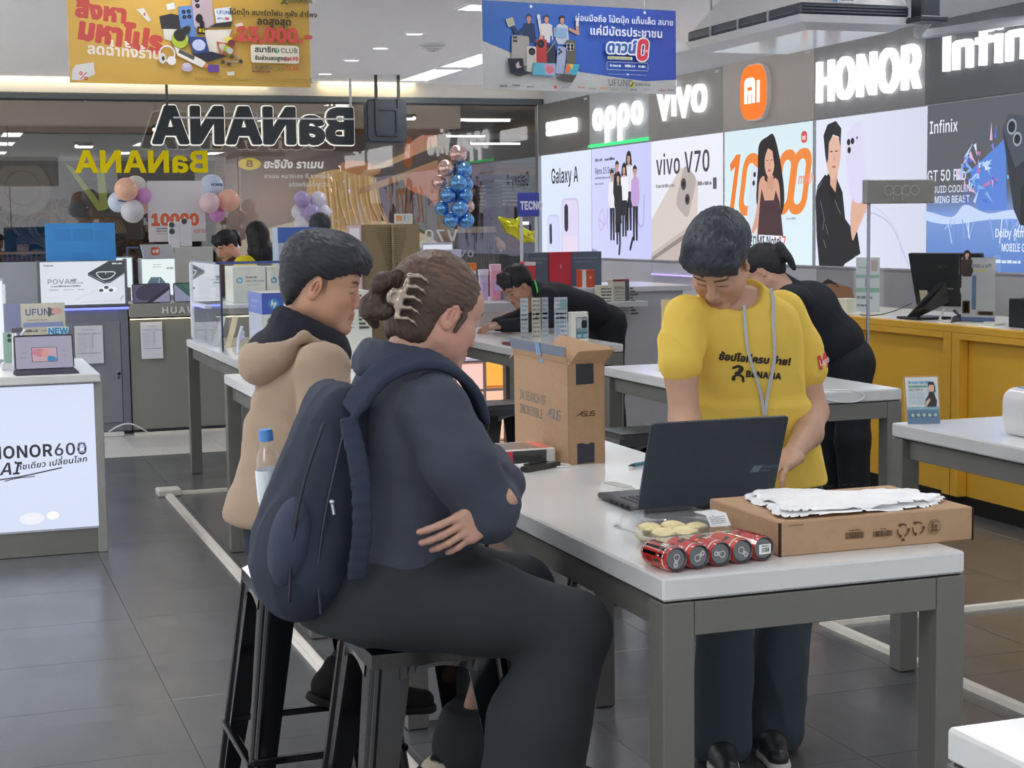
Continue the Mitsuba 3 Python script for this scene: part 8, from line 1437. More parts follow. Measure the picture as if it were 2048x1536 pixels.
# mouse-like white gadget, pen
g = rrect(-.026, -.062, .026, .062, .025)
k = thing('white_gadget', 'slim white and grey device lying left of the open laptop', 'device'); Rm = rot('z', 12); om = np.array([1.708, 4.005, TZ])
put('shell', [(mv(extr(g, .010), Rm, om), '#e4e5e2')], 'mat_satin', k); put('face', [(mv(mv(extr(g.buffer(-.007), .002), None, (0, 0, .0095)), Rm, om), '#a3a69c')], 'mat_satin', k)
k = thing('pen', 'teal pen lying behind the left edge of the laptop lid', 'pen'); a, b = np.array([1.885, 4.34, TZ + .006]), np.array([2.02, 4.40, TZ + .006])
put('barrel', [(cyl(a + (b - a) * .15, b, .0055, n=12), '#3a7f92')], 'mat_gloss', k); put('tip', [(cyl(a, a + (b - a) * .15, .0012, .0052, n=12), '#2c3e46')], 'mat_gloss', k); put('clip', [(rbox(b + (-.045, -.019, .005), b + (0, -.014, .0075)), '#2f6878')], 'mat_gloss', k)
# tall carton
k = thing('tall_carton', 'tall open brown carton with dark tape patches standing on the foreground table', 'box')
x0, x1, y0, y1, z1 = 1.742, 1.862, 4.462, 4.935, 1.192
for lo, hi in (((x0, y0, TZ), (x0 + .004, y1, z1)), ((x1 - .004, y0, TZ), (x1, y1, z1)), ((x0 + .004, y0, TZ), (x1 - .004, y0 + .004, z1)), ((x0 + .004, y1 - .004, TZ), (x1 - .004, y1, z1)), ((x0 + .004, y0 + .004, TZ), (x1 - .004, y1 - .004, TZ + .006))): kraft('wall', lo, hi, k)
def flap(pts, th, name='flap'):
    p = np.array(pts, float); n = np.cross(p[1] - p[0], p[2] - p[0]); n /= np.linalg.norm(n); m = hull(np.vstack([p - n * th / 2, p + n * th / 2])); k2 = key_of(name, k); v, f, C = flatten(*join([(m, '#ffffff')])); scene[k2] = mikit.ply((v, f), 'mat_kraft'); return p, n
flap([(x0, y0, z1), (x0, y1, z1), (x0 - .012, y1 + .006, z1 + .052), (x0 - .006, y0 - .004, z1 + .050)], .004)
put('grey_band', [(hull([(x0 - .0065, y0 - .002, z1 + .020), (x0 - .0072, y1 + .002, z1 + .016), (x0 - .0145, y1 + .006, z1 + .052), (x0 - .0085, y0 - .004, z1 + .050), (x0 - .0045, y0, z1 + .02), (x0 - .0055, y1, z1 + .016)]), '#717a8c')], 'mat_matte', k)
put('blue_tape', [(hull([(x0 - .0075, 4.66, z1 + .01), (x0 - .0085, 4.70, z1 + .01), (x0 - .0155, 4.70, z1 + .053), (x0 - .0148, 4.66, z1 + .053), (x0 - .0060, 4.66, z1 + .01), (x0 - .0070, 4.70, z1 + .01)]), '#6f8fb0'), (rbox((x0 - .0006, 4.66, z1 - .012), (x0 + .001, 4.70, z1 + .002)), '#6f8fb0')], 'mat_satin', k)
flap([(x1, y0, z1), (x1, y1, z1), (x1 + .034, y1 - .01, z1 + .055), (x1 + .030, y0 + .012, z1 + .042)], .004)
flap([(x0 + .006, y0, z1), (x1, y0, z1), (x1 + .016, y0 - .045, z1 + .042), (x0 + .022, y0 - .040, z1 + .040)], .004)
flap([(x0 + .006, y1, z1), (x1, y1, z1), (x1, y1 + .045, z1 - .02), (x0, y1 + .045, z1 - .02)], .004)
put('foam', [(rbox((x0 + .01, y0 + .02, z1 - .06), (x1 - .01, y1 - .02, z1 - .02), .01), '#dfe2e4')], 'mat_matte', k)
def tape(x, z, w, h, seed):
    r = random.Random(seed); p = [(x, z), (x + w, z + .002)] + [(x + w + r.uniform(-.001, .001), z + h)] + [(x + w * (1 - i / 6), z + h + r.uniform(-.002, .003)) for i in range(1, 6)] + [(x, z + h)]
    m = extr(Polygon(p), .0008); put('tape_patch', [(onplane(m, (0, y0 - .0006, 0), (1, 0, 0), (0, 0, 1)), '#252b36')], 'mat_satin', k)
tape(x0 + .028, z1 - .064, .056, .062, 1); tape(x0 + .030, TZ + .002, .054, .060, 2)
S = Sheet(.12, .3)
def asus(S, x, y, h, col, cond=1.35):
    t = h * .17; w = h * cond * .62; A = lambda g: S.add(affinity.skew(g, 14, origin=(x, y)), col)
    def seg(l): return shapely.union_all([LineString(q).buffer(t / 2, cap_style=2, join_style=2) for q in l])
    A(seg([[(x - h * .35, y), (x + w * .75, y + h)], [(x + w * .72, y + h), (x + w * .72, y)], [(x + w * .25, y + h * .42), (x + w * .72, y + h * .42)]]))
    for j, X in enumerate((x + w * 1.0, x + w * 3.2)): A(seg([[(X + w * .85, y + h), (X, y + h), (X, y + h * .5), (X + w * .85, y + h * .5), (X + w * .85, y), (X, y)]]))
    X = x + w * 2.1; A(seg([[(X, y + h), (X, y), (X + w * .85, y), (X + w * .85, y + h)]]))
asus(S, .034, .145, .0135, '#2c2118', 1.5); put('print', [S.place((x0, y0 - .0004, TZ), (1, 0, 0), (0, 0, 1), .00008)], 'mat_matte', k)
S = Sheet(.473, .3); S.add(txt('IN SEARCH OF', .030, .055, .160, cond=.80), '#7c746e'); S.add(txt('INCREDIBLE', .030, .055, .115, cond=.80), '#7c746e'); asus(S, .305, .128, .027, '#7b7a86', 1.55); put('side_print', [S.place((x0 - .0004, y1, TZ), (0, -1, 0), (0, 0, 1), .00008)], 'mat_matte', k)
# red and black box, white tray, tablet
k = thing('retail_box', 'low glossy box with a red end and a dark window, left of the tall carton', 'box')
put('box', [(rbox((1.50, 4.52, TZ), (1.725, 4.70, TZ + .046), .003), '#dcdad6')], 'mat_gloss', k); put('red_end', [(rbox((1.515, 4.5185, TZ + .001), (1.588, 4.522, TZ + .043)), '#c4424a')], 'mat_print', k); put('window', [(rbox((1.588, 4.5185, TZ + .004), (1.695, 4.522, TZ + .043)), '#37393a'), (rbox((1.53, 4.54, TZ + .0455), (1.71, 4.68, TZ + .0468)), '#6a605c')], 'mat_gloss', k); put('red_edge', [(rbox((1.68, 4.54, TZ + .0462), (1.72, 4.68, TZ + .0472)), '#c4564e')], 'mat_gloss', k)
k = thing('accessory_tray', 'white paper tray holding black accessories in front of the low red-ended box', 'tray')
put('tray', [(hull([(1.548, 4.39, TZ), (1.70, 4.47, TZ), (1.535, 4.44, TZ), (1.69, 4.50, TZ), (1.545, 4.40, TZ + .010), (1.70, 4.475, TZ + .006), (1.530, 4.445, TZ + .016), (1.69, 4.505, TZ + .010)]), '#e6e6e4')], 'mat_satin', k)
for pts in ([(1.572, 4.380), (1.705, 4.455)], [(1.600, 4.432), (1.675, 4.475)]): a, b = np.array(pts[0]), np.array(pts[1]); d_ = (b - a) / np.linalg.norm(b - a); q = np.array([-d_[1], d_[0]]) * .012; put('black_bar', [(hull([(*(p + s * q), TZ + (.002 if lowr else .016)) for p in (a, b) for s in (-1, 1) for lowr in (0, 1)]), '#16181b')], 'mat_gloss', k)
put('white_cable', [(tube(spline([(1.69, 4.49, TZ + .006), (1.735, 4.45, TZ + .004), (1.728, 4.415, TZ + .004), (1.69, 4.42, TZ + .004)], 6), .003, 6), '#e6e6e4')], 'mat_satin', k, smooth=True)

# ================================================================ people
def lerp_col(a, b, t): t = np.clip(t, 0, 1)[:, None]; return np.asarray(a) * (1 - t) + np.asarray(b) * t
def sstep(a, b, x): t = np.clip((x - a) / (b - a), 0, 1); return t * t * (3 - 2 * t)
def head(skin, h=.003, ears=True, lips='#8a5650', brow='#211c1a', fade=None, jaw=1.0, eyes='down', nose=1.0, mask=None, chin=1.0):
    """A head in its own frame: x forward, y to its left, z up, origin between the ears. Returns mesh and vertex colours."""
    S = Soft((-.125, -.098, -.20), (.135, .098, .155), h)
    S.ell((-.014, 0, .048), (.096, .0745, .083), k=.02)
    S.ell((.022, 0, -.022), (.066, .0635 * jaw, .088), k=.03)
    for s in (-1, 1):
        S.cap((-.012, s * .050 * jaw, -.052), (.070, s * .016, -.098), .021, .017, k=.03)
        S.ell((.056, s * .041, -.022), (.028, .024, .022), k=.025)
        S.ell((.030, s * .044 * jaw, -.055), (.035, .022, .035), k=.025)
    S.ell((.078, 0, -.100), (.018, .021, .016 * chin), k=.022)
    S.cap((.076, -.030, .027), (.076, .030, .027), .015, k=.018)
    S.ell((.070, 0, .050), (.022, .055, .035), k=.03)
    for s in (-1, 1):
        S.ell((.097, s * .032, .006), (.017, .020, .014), k=.012, op='sub')
        S.ell((.0725, s * .0315, .004), (.0165, .0165, .0145), k=.004)
        S.cap((.0885, s * .020, .0075), (.080, s * .043, .0065), .0042, .003, k=.006)
        S.cap((.0885, s * .022, -.004), (.081, s * .042, -.003), .0026, k=.005)
    S.cap((.086, 0, .016), (.1045, 0, -.026), .0085 * nose, .0105 * nose, k=.012)
    S.ell((.1065, 0, -.031), (.0115, .012, .0095), k=.008)
    for s in (-1, 1):
        S.ell((.0975, s * .0125, -.034), (.0095, .0075, .0075), k=.006); S.ell((.1035, s * .0065, -.0415), (.004, .0032, .003), k=.002, op='sub')
    S.ell((.080, 0, -.062), (.018, .026, .018), k=.02)
    S.cap((.0945, -.008, -.0575), (.0945, .008, -.0575), .0065, k=.006); S.cap((.0935, -.017, -.062), (.0935, .017, -.062), .0042, k=.006)
    S.cap((.0925, -.009, -.071), (.0925, .009, -.071), .0072, k=.007)
    S.chain([(.0935, -.025, -.066), (.1015, -.010, -.0640), (.1025, 0, -.0648), (.1015, .010, -.0640), (.0935, .025, -.066)], .0016, k=.004, op='sub')
    S.cap((.098, 0, -.044), (.099, 0, -.052), .003, k=.004, op='sub')
    if ears:
        for s in (-1, 1):
            R = rot('y', 12) @ rot('z', s * 22)
            S.ell((-.010, s * .0745, .002), (.0195, .0075, .031), R, k=.008); S.ell((-.006, s * .080, -.002), (.0115, .006, .020), R, k=.004, op='sub')
            S.ell((-.012, s * .078, -.024), (.009, .0055, .010), k=.006); S.cap((-.004, s * .0765, .012), (-.010, s * .079, -.012), .0032, k=.003)
    S.cap((-.026, 0, -.045), (-.048, 0, -.20), .054, .060, k=.035); S.cap((-.01, 0, -.10), (-.02, 0, -.2), .042, .052, k=.03)
    m = S.mesh(); p = np.array(m.vertices); x, y, z = p.T; ay = np.abs(y)
    sk = c(skin); C = sk * (0.94 + .12 * meshkit.fbm(p * 55, 3, 2))[:, None]
    C = C * (1 + np.array([.10, -.04, -.05]) * (np.exp(-((ay - .042) ** 2 / .0004 + (z + .028) ** 2 / .0006)) * (x > .02))[:, None])
    C = C * (1 + np.array([.08, -.05, -.05]) * np.exp(-((ay - .083) ** 2 / .0003))[:, None])
    lm = sstep(.0115, .007, np.abs(z + .0645)) * sstep(.027, .020, ay) * sstep(.083, .089, x); C = lerp_col(C, c(lips), lm * .75)
    bz = .0255 + .006 * np.sin((ay - .012) / .040 * 2.2); bm = sstep(.0062, .0030, np.abs(z - bz) * (1 + .3 * (ay > .04))) * sstep(.009, .015, ay) * sstep(.056, .046, ay) * (x > .045)
    C = lerp_col(C, c(brow), bm * (.72 + .25 * meshkit.noise(p * 500, 3)))
    ez = .0015 if eyes == 'down' else .003
    em = sstep(.0022, .0010, np.abs(z - ez + .10 * (ay - .031) ** 2 / .02)) * sstep(.014, .020, ay) * sstep(.048, .042, ay) * (x > .05); C = lerp_col(C, c('#15100f'), em * .95)
    if eyes == 'open':
        d = np.hypot(ay - .031, z - .004); e = (x > .06); C = lerp_col(C, c('#d9d2cc'), sstep(.0135, .0125, ay * 0 + np.abs(ay - .031)) * sstep(.0052, .0044, np.abs(z - .0035)) * e); C = lerp_col(C, c('#1a1210'), sstep(.0062, .0052, d) * sstep(.0052, .0044, np.abs(z - .0035)) * e)
    if fade is not None:   # cropped hair at the sides and nape
        f = sstep(-.03, .03, z - .0 + .35 * np.clip(x, -1, .02)) * sstep(.050, .038, x + .35 * np.clip(z - .03, -.2, 0)) * (ay > .02) * sstep(.0795, .0755, ay + .02 * (np.abs(x + .01) > .03)); g = sstep(-.085, -.03, z) * sstep(-.045, -.065, x)
        C = lerp_col(C, c(fade), np.maximum(f, g) * (.55 + .35 * meshkit.noise(p * 420, 5)))
    if mask: C = lerp_col(C, c(mask), sstep(-.02, -.026, z) * sstep(.0, .02, x) * (z > -.115))
    return m, C
def place_head(mc, at, fwd, roll=0, up=(0, 0, 1), s=1.0):
    R = frame(fwd, up) @ rot('x', roll) * s; m, C = mc; return mv(m, R, at), C
def strands(amp, dirn, fine=.006, stretch=9, seed=1):
    d = None if callable(dirn) else np.asarray(dirn, float)
    def fn(p):
        dd = dirn(p) if callable(dirn) else np.broadcast_to(d / np.linalg.norm(d), p.shape)
        a = (p * dd).sum(1, keepdims=True) * dd; q = (p - a) / fine + a / (fine * stretch); return amp * (meshkit.fbm(q, 2, seed) - .5) * 2
    return fn
def hand(curl=(.3, .5, .4), spread=.10, h=.003, thumb=(.5, .75, -.35), s=1.0):
    """A right-handed hand frame: x along the fingers, y to the thumb, z out of the back. Five fingers."""
    S = Soft((-.05, -.075, -.13), (.21, .10, .06), h)
    S.box((.042, -.002, 0), (.046, .040, .0135), rr=.012, k=.01); S.ell((.020, .026, -.008), (.034, .020, .015), k=.015); S.cap((-.045, 0, 0), (.01, 0, 0), .024, .026, k=.02)
    for i, (y, L, r) in enumerate(((.0295, .96, .0092), (.0098, 1.06, .0095), (-.0098, .99, .0090), (-.0280, .78, .0080))):
        a = math.radians(0); p = np.array([.086 - .004 * (i == 3) - .002 * (i == 0), y, .001]); sp = spread * (1.5 - i) / 1.5; th = 0
        cu = curl if np.ndim(curl[0]) == 0 else curl[i]
        S.ell(p, (.012, .0095, .0105), k=.008)
        for j, (l, rr_) in enumerate(((.043, r), (.027, r * .93), (.021, r * .84))):
            th += cu[j]; d = np.array([math.cos(th) * math.cos(sp), math.sin(sp), -math.sin(th)]); q = p + d * l * L; S.cap(p, q, rr_, rr_ * .94, k=.0035); p = q
    t = np.array(thumb, float); t /= np.linalg.norm(t); p = np.array([.022, .036, -.008]); q = p + t * .040; S.cap(p, q, .0125, .0108, k=.010); t2 = t * .7 + np.array([.7, .0, -.15]); t2 /= np.linalg.norm(t2); S.cap(q, q + t2 * .030, .0105, .0086, k=.004)
    m = S.mesh(); m.vertices = np.array(m.vertices) * s; return m
def place_hand(m, at, F, Th):
    F = np.asarray(F, float); F /= np.linalg.norm(F); Th = np.asarray(Th, float); Th = Th - F * (F @ Th); Th /= np.linalg.norm(Th); return m, F, Th, np.asarray(at, float)
def set_hand(m, at, F, Th, back):
    """back: roughly where the back of the hand looks; the frame is mirrored where that needs a left hand."""
    F = np.asarray(F, float); F /= np.linalg.norm(F); Th = np.asarray(Th, float); Th = Th - F * (F @ Th); Th /= np.linalg.norm(Th); N = np.cross(F, Th)
    if N @ np.asarray(back, float) < 0: N = -N
    R = np.stack([F, Th, N], 1); v = np.array(m.vertices) @ R.T + at; f = np.array(m.faces); f = f[:, ::-1] if np.linalg.det(R) < 0 else f; return tri(v, f)
def nailed(m, col, at, F): return m, c(col) * (0.95 + .1 * meshkit.fbm(np.array(m.vertices) * 60, 2, 4))[:, None]
def build(lo, hi, h, prims, inflate=0.0, fields=(), cuts=(), band=.03):
    S = Soft(lo, hi, h)
    for q in prims:
        kind = q[0]
        if kind == 'cap': _, a, b, r1, r2, k = q; S.cap(a, b, max(r1 + inflate, .006), max(r2 + inflate, .006), k)
        elif kind == 'ell': _, p, r, R, k = q; S.ell(p, np.maximum(np.array(r) + inflate, .01), R, k)
        elif kind == 'chain':
            _, pts, rs, k = q; S.chain(pts, np.maximum(np.array(rs) + inflate, .006), k)
        elif kind == 'stk': _, lv, yaw, k = q; S.stk(lv, yaw, k, inflate)
        elif kind == 'subbox': S.box(q[1], q[2], None, .012, .012, 'sub')
        elif kind == 'sub': _, p, r, R, k = q; S.ell(p, r, R, k, 'sub')
        elif kind == 'box': _, p, hs, R, rr_, k = q; S.box(p, np.array(hs) + inflate, R, rr_, k)
    for p, n in cuts: S.half(p, n, .006)
    for fn in fields: S.field(fn, band)
    return S.mesh()
def tone(m, col, amp=.06, sc=7, seed=1): v = np.array(m.vertices); return m, c(col) * (1 - amp / 2 + amp * meshkit.fbm(v * sc, 3, seed))[:, None]
def person(label): return thing('person', label, 'person')
def drape(m, P, d, off):
    """Moves points along -d onto the surface that faces d, with the offset."""
    d = np.asarray(d, float) / np.linalg.norm(d); V = np.array(m.vertices); h = V @ d; Q = V - np.outer(h, d)
    from scipy.spatial import cKDTree
    t = cKDTree(Q); out = []
    for p in np.asarray(P, float):
        q = p - d * (p @ d); i = t.query_ball_point(q, .016) or [t.query(q)[1]]; i = np.array(i); top = h[i].max(); i = i[h[i] > top - .025]; w = 1 / (np.linalg.norm(Q[i] - q, axis=1) + .003); out.append(q + d * ((h[i] * w).sum() / w.sum() + off))
    return np.array(out)
def decal(g, m, o, u, v, d, off, depth=.0008):
    me = extr(g, depth); me = me.subdivide() if len(me.faces) < 4000 else me
    P = np.array(me.vertices); W_ = np.asarray(o) + np.outer(P[:, 0], u) + np.outer(P[:, 1], v); D = drape(m, W_, d, off); me.vertices = D + np.outer(P[:, 2], np.asarray(d) / np.linalg.norm(d)); return me
def shoe(at, yaw, pitch=0, col='#17181a', sole='#222325', L=.27, s=1.0):
    S = Soft((-.10, -.07, -.02), (.22, .07, .13), .005)
    S.cap((-.045, 0, .048), (.05, 0, .045), .036, .036, k=.03); S.cap((.05, 0, .04), (.150, .004, .032), .040, .030, k=.03); S.cap((-.04, 0, .05), (-.03, 0, .10), .036, .038, k=.02); S.half((0, 0, .012), (0, 0, -1), .004)
    R = rot('z', yaw) @ rot('y', pitch)
    B = Soft((-.11, -.075, -.02), (.23, .075, .05), .005); B.cap((-.045, 0, .010), (.05, 0, .010), .041, .041, k=.02); B.cap((.05, 0, .01), (.152, .004, .010), .044, .036, k=.02); B.half((0, 0, .022), (0, 0, 1), .004); B.half((0, 0, 0), (0, 0, -1), .004)
    return [(mv(S.mesh(), R, at), col)], [(mv(B.mesh(), R, at), sole)]
NAVY, PANTS, TAN, YEL = '#3e424f', '#2e3236', '#988573', '#d8b954'

# ---------------------------------------------------------------- the seated woman in navy
w = person('seated person in a navy jacket with brown hair held by a claw clip')
SK = '#b08a79'
torso = [('stk', [(.735, .865, 3.45, .150, .195), (.85, .905, 3.445, .178, .200), (.95, .945, 3.44, .168, .190), (1.05, .955, 3.445, .148, .185), (1.14, .950, 3.45, .132, .190), (1.21, .945, 3.45, .112, .180), (1.27, .945, 3.45, .085, .125), (1.325, .955, 3.45, .060, .066)], 0, .03), ('cap', (.965, 3.275, 1.222), (.975, 3.625, 1.222), .062, .062, .03)]
armR = [('chain', [(.970, 3.250, 1.215), (1.010, 3.205, 1.11), (1.066, 3.200, 1.005)], (.066, .069, .061), .025), ('chain', [(1.066, 3.200, 1.005), (1.135, 3.33, 1.03), (1.160, 3.46, 1.065)], (.058, .050, .040), .02)]
armL = [('chain', [(.985, 3.650, 1.215), (1.10, 3.665, 1.10), (1.165, 3.62, 1.03)], (.066, .066, .060), .025), ('chain', [(1.165, 3.62, 1.03), (1.14, 3.42, .985), (1.095, 3.235, .985)], (.058, .050, .038), .02)]
thighs = [('chain', [(.865, 3.345, .800), (1.08, 3.275, .780), (1.262, 3.215, .728)], (.104, .095, .077), .03), ('chain', [(.865, 3.565, .800), (1.08, 3.59, .780), (1.268, 3.58, .735)], (.104, .095, .077), .03)]
calves = [('chain', [(1.262, 3.215, .728), (1.182, 3.215, .53), (1.150, 3.215, .30)], (.077, .103, .114), .03), ('chain', [(1.268, 3.58, .735), (1.20, 3.55, .56), (1.130, 3.50, .40)], (.077, .090, .098), .03)]
legs_in = [('chain', [(1.262, 3.215, .728), (1.16, 3.215, .30)], (.070, .045), .03), ('chain', [(1.16, 3.215, .30), (1.20, 3.215, .285)], (.045, .04), .03), ('chain', [(1.268, 3.58, .735), (1.095, 3.50, .375)], (.07, .045), .03)]
lo, hi = (.55, 3.0, .22), (1.50, 3.86, 1.42)
body = build(lo, hi, .010, torso + armR + armL + thighs + legs_in, -.016)
hd = place_head(head(SK, .0028, lips='#94605c', jaw=1.06, nose=.9), (1.035, 3.45, 1.405), (.905, .243, -.345))
hL = set_hand(hand(((.10, .25, .2), (.22, .30, .25), (.34, .35, .3), (.45, .4, .3)), .16, s=.95), (1.068, 3.163, 1.018), (-.86, -.02, -.50), (-.5, 0, .86), (0, -1, 0))
hR = set_hand(hand((.5, .6, .4), .05, s=.95), (1.155, 3.47, 1.075), (-.12, .86, .15), (-.2, -.05, 1), (1, 0, .3))
put('body', [(body, SK), hd, tone(hL, SK, .12, 60, 4), tone(hR, SK, .12, 60, 5)], 'mat_skin', w, smooth=True)
fj = [fold(.0085, ((.75, 0, .65), .050, 6), ((.3, .2, 1), .060, 5), seed=4)]
jk = build(lo, hi, .0062, torso + armR + armL, .004, fj, [((.86, 3.45, .790), (-.12, 0, -1))])
put('jacket', [tone(jk, NAVY, .10, 5)], 'mat_cloth', w, smooth=True)
cl = Soft((.85, 3.33, 1.24), (1.08, 3.57, 1.43), .005)
for q in range(16):
    a0, a1 = q / 16 * 6.2832, (q + 1) / 16 * 6.2832
    P = lambda a: np.array([.962 + .078 * math.cos(a), 3.45 + .078 * math.sin(a), 1.325 + .016 * -math.cos(a)])
    cl.cap(P(a0), P(a1), .017, k=.012); cl.cap(P(a0) - (.006, 0, .035), P(a1) - (.006, 0, .035), .026, k=.03)
put('collar', [tone(cl.mesh(), '#3d4250')], 'mat_cloth', w, smooth=True)
tr = build(lo, hi, .0075, [torso[0]] + thighs + calves + [('subbox', (.985, 3.45, .60), (.152, .152, .112))], .004, [fold(.006, ((.9, 0, .5), .07, 5), seed=8)], [((.86, 3.45, .905), (-.12, 0, 1))])
put('trousers', [tone(tr, PANTS, .10, 5)], 'mat_cloth', w, smooth=True)
a_, b_ = shoe((1.055, 3.215, .272), -4, -6); put('shoe', a_ + b_, 'mat_satin', w, smooth=40)
S1 = Soft((.90, 3.40, .27), (1.22, 3.60, .46), .005)
S1.cap((1.10, 3.50, .40), (1.03, 3.49, .345), .036, .034, k=.03); S1.cap((1.03, 3.49, .345), (.955, 3.485, .315), .036, .030, k=.03); S1.cap((1.12, 3.50, .41), (1.10, 3.5, .395), .046, k=.02)
m1 = S1.mesh(); v1 = np.array(m1.vertices); st1 = np.sin((v1[:, 0] * 1.0 + v1[:, 2] * 1.1) * 95 + 2 * np.sin(v1[:, 1] * 60)); put('sneaker', [(m1, lerp_col(np.broadcast_to(c('#cfc6b2'), (len(v1), 3)), c('#1b1a19'), sstep(-.1, .1, st1 - .1)))], 'mat_matte', w, smooth=True)
# hair: combed back, knot and claw clip
H = Soft((-.150, -.105, -.10), (.115, .105, .165), .0032)
H.ell((-.016, 0, .050), (.105, .0835, .093), k=.02); H.ell((-.055, 0, .010), (.068, .073, .082), k=.03); H.cap((-.055, -.03, -.05), (-.055, .03, -.05), .036, k=.03)
H.half((.052, 0, .03), (.86, 0, -.52), .012); 
for s in (-1, 1): H.ell((.012, s * .105, -.028), (.050, .048, .050), k=.02, op='sub'); H.ell((.030, s * .085, -.055), (.06, .05, .065), k=.02, op='sub')
H.cap((.03, -.070, .012), (.012, -.078, -.030), .007, .004, k=.012); H.cap((.03, .070, .012), (.012, .078, -.030), .007, .004, k=.012)
kd = np.array([-.135, 0, .015])
H.field(strands(.0032, lambda p: (lambda q: q / (np.linalg.norm(q, axis=1, keepdims=True) + 1e-6))(kd - p + np.column_stack([0 * p[:, 0], 0 * p[:, 0], .3 * (p[:, 0] + .13)])), .0055, 10, 3), .012)
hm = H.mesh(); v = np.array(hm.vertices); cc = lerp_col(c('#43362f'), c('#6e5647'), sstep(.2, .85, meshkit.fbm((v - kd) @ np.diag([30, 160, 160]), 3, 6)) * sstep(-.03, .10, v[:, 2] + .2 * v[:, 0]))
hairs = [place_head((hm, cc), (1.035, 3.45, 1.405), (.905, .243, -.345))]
B = Soft((-.26, -.08, -.09), (-.06, .08, .13), .0032)
th = np.linspace(-2.4, 2.6, 14); B.chain([(-.150 + .030 * math.cos(t) - .010, -.012 + .018 * math.sin(2 * t), .018 + .042 * math.sin(t)) for t in th], .021, k=.010); B.cap((-.14, 0, .055), (-.125, 0, .085), .026, .020, k=.02); B.cap((-.165, -.01, .05), (-.175, .0, -.03), .024, .02, k=.012); B.cap((-.175, 0, -.03), (-.14, .01, -.055), .02, .013, k=.012)
B.field(strands(.0035, (.1, .2, 1), .005, 9, 5), .012); bm = B.mesh(); bm.vertices = (np.array(bm.vertices) - (-.14, 0, .02)) * .82 + (-.142, -.01, -.004); v = np.array(bm.vertices)
hairs.append(place_head((bm, lerp_col(c('#2b211d'), c('#4c3a31'), meshkit.fbm(v * 120, 2, 7))), (1.035, 3.45, 1.405), (.905, .243, -.345)))
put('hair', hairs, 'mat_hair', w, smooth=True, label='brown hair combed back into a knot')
Rw = frame((.905, .243, -.345)); Pw = np.array([1.035, 3.45, 1.405])
def lw(q): return Pw + np.asarray(q) @ Rw.T
# the claw: a back plate, curved teeth and a spring grip
cp_ = Soft((-.175, -.112, -.075), (-.04, -.02, .105), .0030)
cp_.chain([(-.118, -.060, .080), (-.126, -.066, .03), (-.124, -.064, -.045)], .0085, k=.008)
for i, z in enumerate((.078, .046, .014, -.018, -.050)): cp_.chain([(-.122, -.066, z), (-.100, -.083, z + .006), (-.080, -.088, z + .002), (-.066, -.086, z - .004)], (.0085, .0065, .0055, .004), k=.006)
cp_.ell((-.148, -.058, .005), (.024, .009, .027), k=.010); cp_.ell((-.150, -.068, .004), (.013, .006, .015), k=.004, op='sub'); cp_.cap((-.13, -.06, .03), (-.13, -.06, -.02), .009, k=.008)
cpm = cp_.mesh(); cpm.vertices = (np.array(cpm.vertices) - (-.12, -.07, .01)) * .74 + (-.128, -.068, .0); put('hair_clip', [place_head((cpm, np.broadcast_to(c('#9c8f82'), (len(cpm.vertices), 3))), Pw, (.905, .243, -.345))], 'mat_metal', w, smooth=True, label='shiny bronze-grey claw clip')

# backpack on her back, bottle in its side pocket
k = thing('backpack', 'navy backpack worn on the back of the seated woman', 'backpack')
Rb_ = rot('y', 13)
bp = [('ell', (.775, 3.43, 1.10), (.085, .150, .15), Rb_, .06), ('ell', (.735, 3.43, .945), (.105, .160, .17), Rb_, .07), ('ell', (.705, 3.42, .875), (.085, .150, .11), Rb_, .06), ('ell', (.665, 3.42, .93), (.045, .105, .11), Rb_, .03), ('cap', (.80, 3.36, 1.22), (.80, 3.50, 1.22), .045, .045, .05)]
bpm = build((.52, 3.2, .68), (.98, 3.66, 1.36), .0062, bp, 0, [fold(.006, ((.3, 0, 1), .07, 4), ((0, 1, .3), .05, 5), seed=21)])
put('bag', [tone(bpm, '#2d3240', .12, 6)], 'mat_cloth', k, smooth=True)
st = Soft((.70, 3.10, .80), (1.16, 3.40, 1.40), .0050)
def flatstrap(S_, pts, wv, r=.008, n=3):
    for o in np.linspace(-1, 1, n): S_.chain([np.array(p) + np.array(wv_) * o for p, wv_ in zip(pts, wv)], r, k=.010)
sp = spline([(.80, 3.29, 1.225), (.86, 3.275, 1.295), (.93, 3.275, 1.322), (1.00, 3.285, 1.312), (1.062, 3.30, 1.262), (1.095, 3.32, 1.19)], 4); flatstrap(st, sp, [(.006, -.020, -.010)] * len(sp), .009, 4)
sp2 = spline([(.79, 3.275, 1.20), (.80, 3.23, 1.10), (.80, 3.22, .98), (.79, 3.24, .88)], 4); flatstrap(st, sp2, [(.012, 0, 0)] * len(sp2), .008, 3)
put('strap', [tone(st.mesh(), '#2f3546')], 'mat_cloth', k, smooth=True)
put('zip', [(tube(spline([(.735, 3.268, 1.20), (.69, 3.262, 1.08), (.662, 3.262, .95), (.655, 3.272, .83)], 6), .0035, 6), '#1d2029'), (tube(spline([(.775, 3.27, 1.17), (.735, 3.262, 1.02), (.715, 3.262, .90), (.72, 3.27, .80)], 6), .003, 6), '#2a2f3d')], 'mat_satin', k, smooth=True)
put('zip_pull', [(cyl((.745, 3.25, 1.035), (.748, 3.248, 1.012), .004, n=8), '#c9ccd2'), (ball((.745, 3.25, 1.038), .006, 1), '#c9ccd2')], 'mat_metal', k)
put('side_pocket', [tone(build((.60, 3.22, .80), (.76, 3.45, 1.06), .006, [('ell', (.672, 3.33, .945), (.045, .075, .10), Rb_, .02)], 0), '#343a4b')], 'mat_cloth', k, smooth=True)
k = thing('water_bottle', 'clear water bottle with a blue cap in the side pocket of the navy backpack', 'bottle')
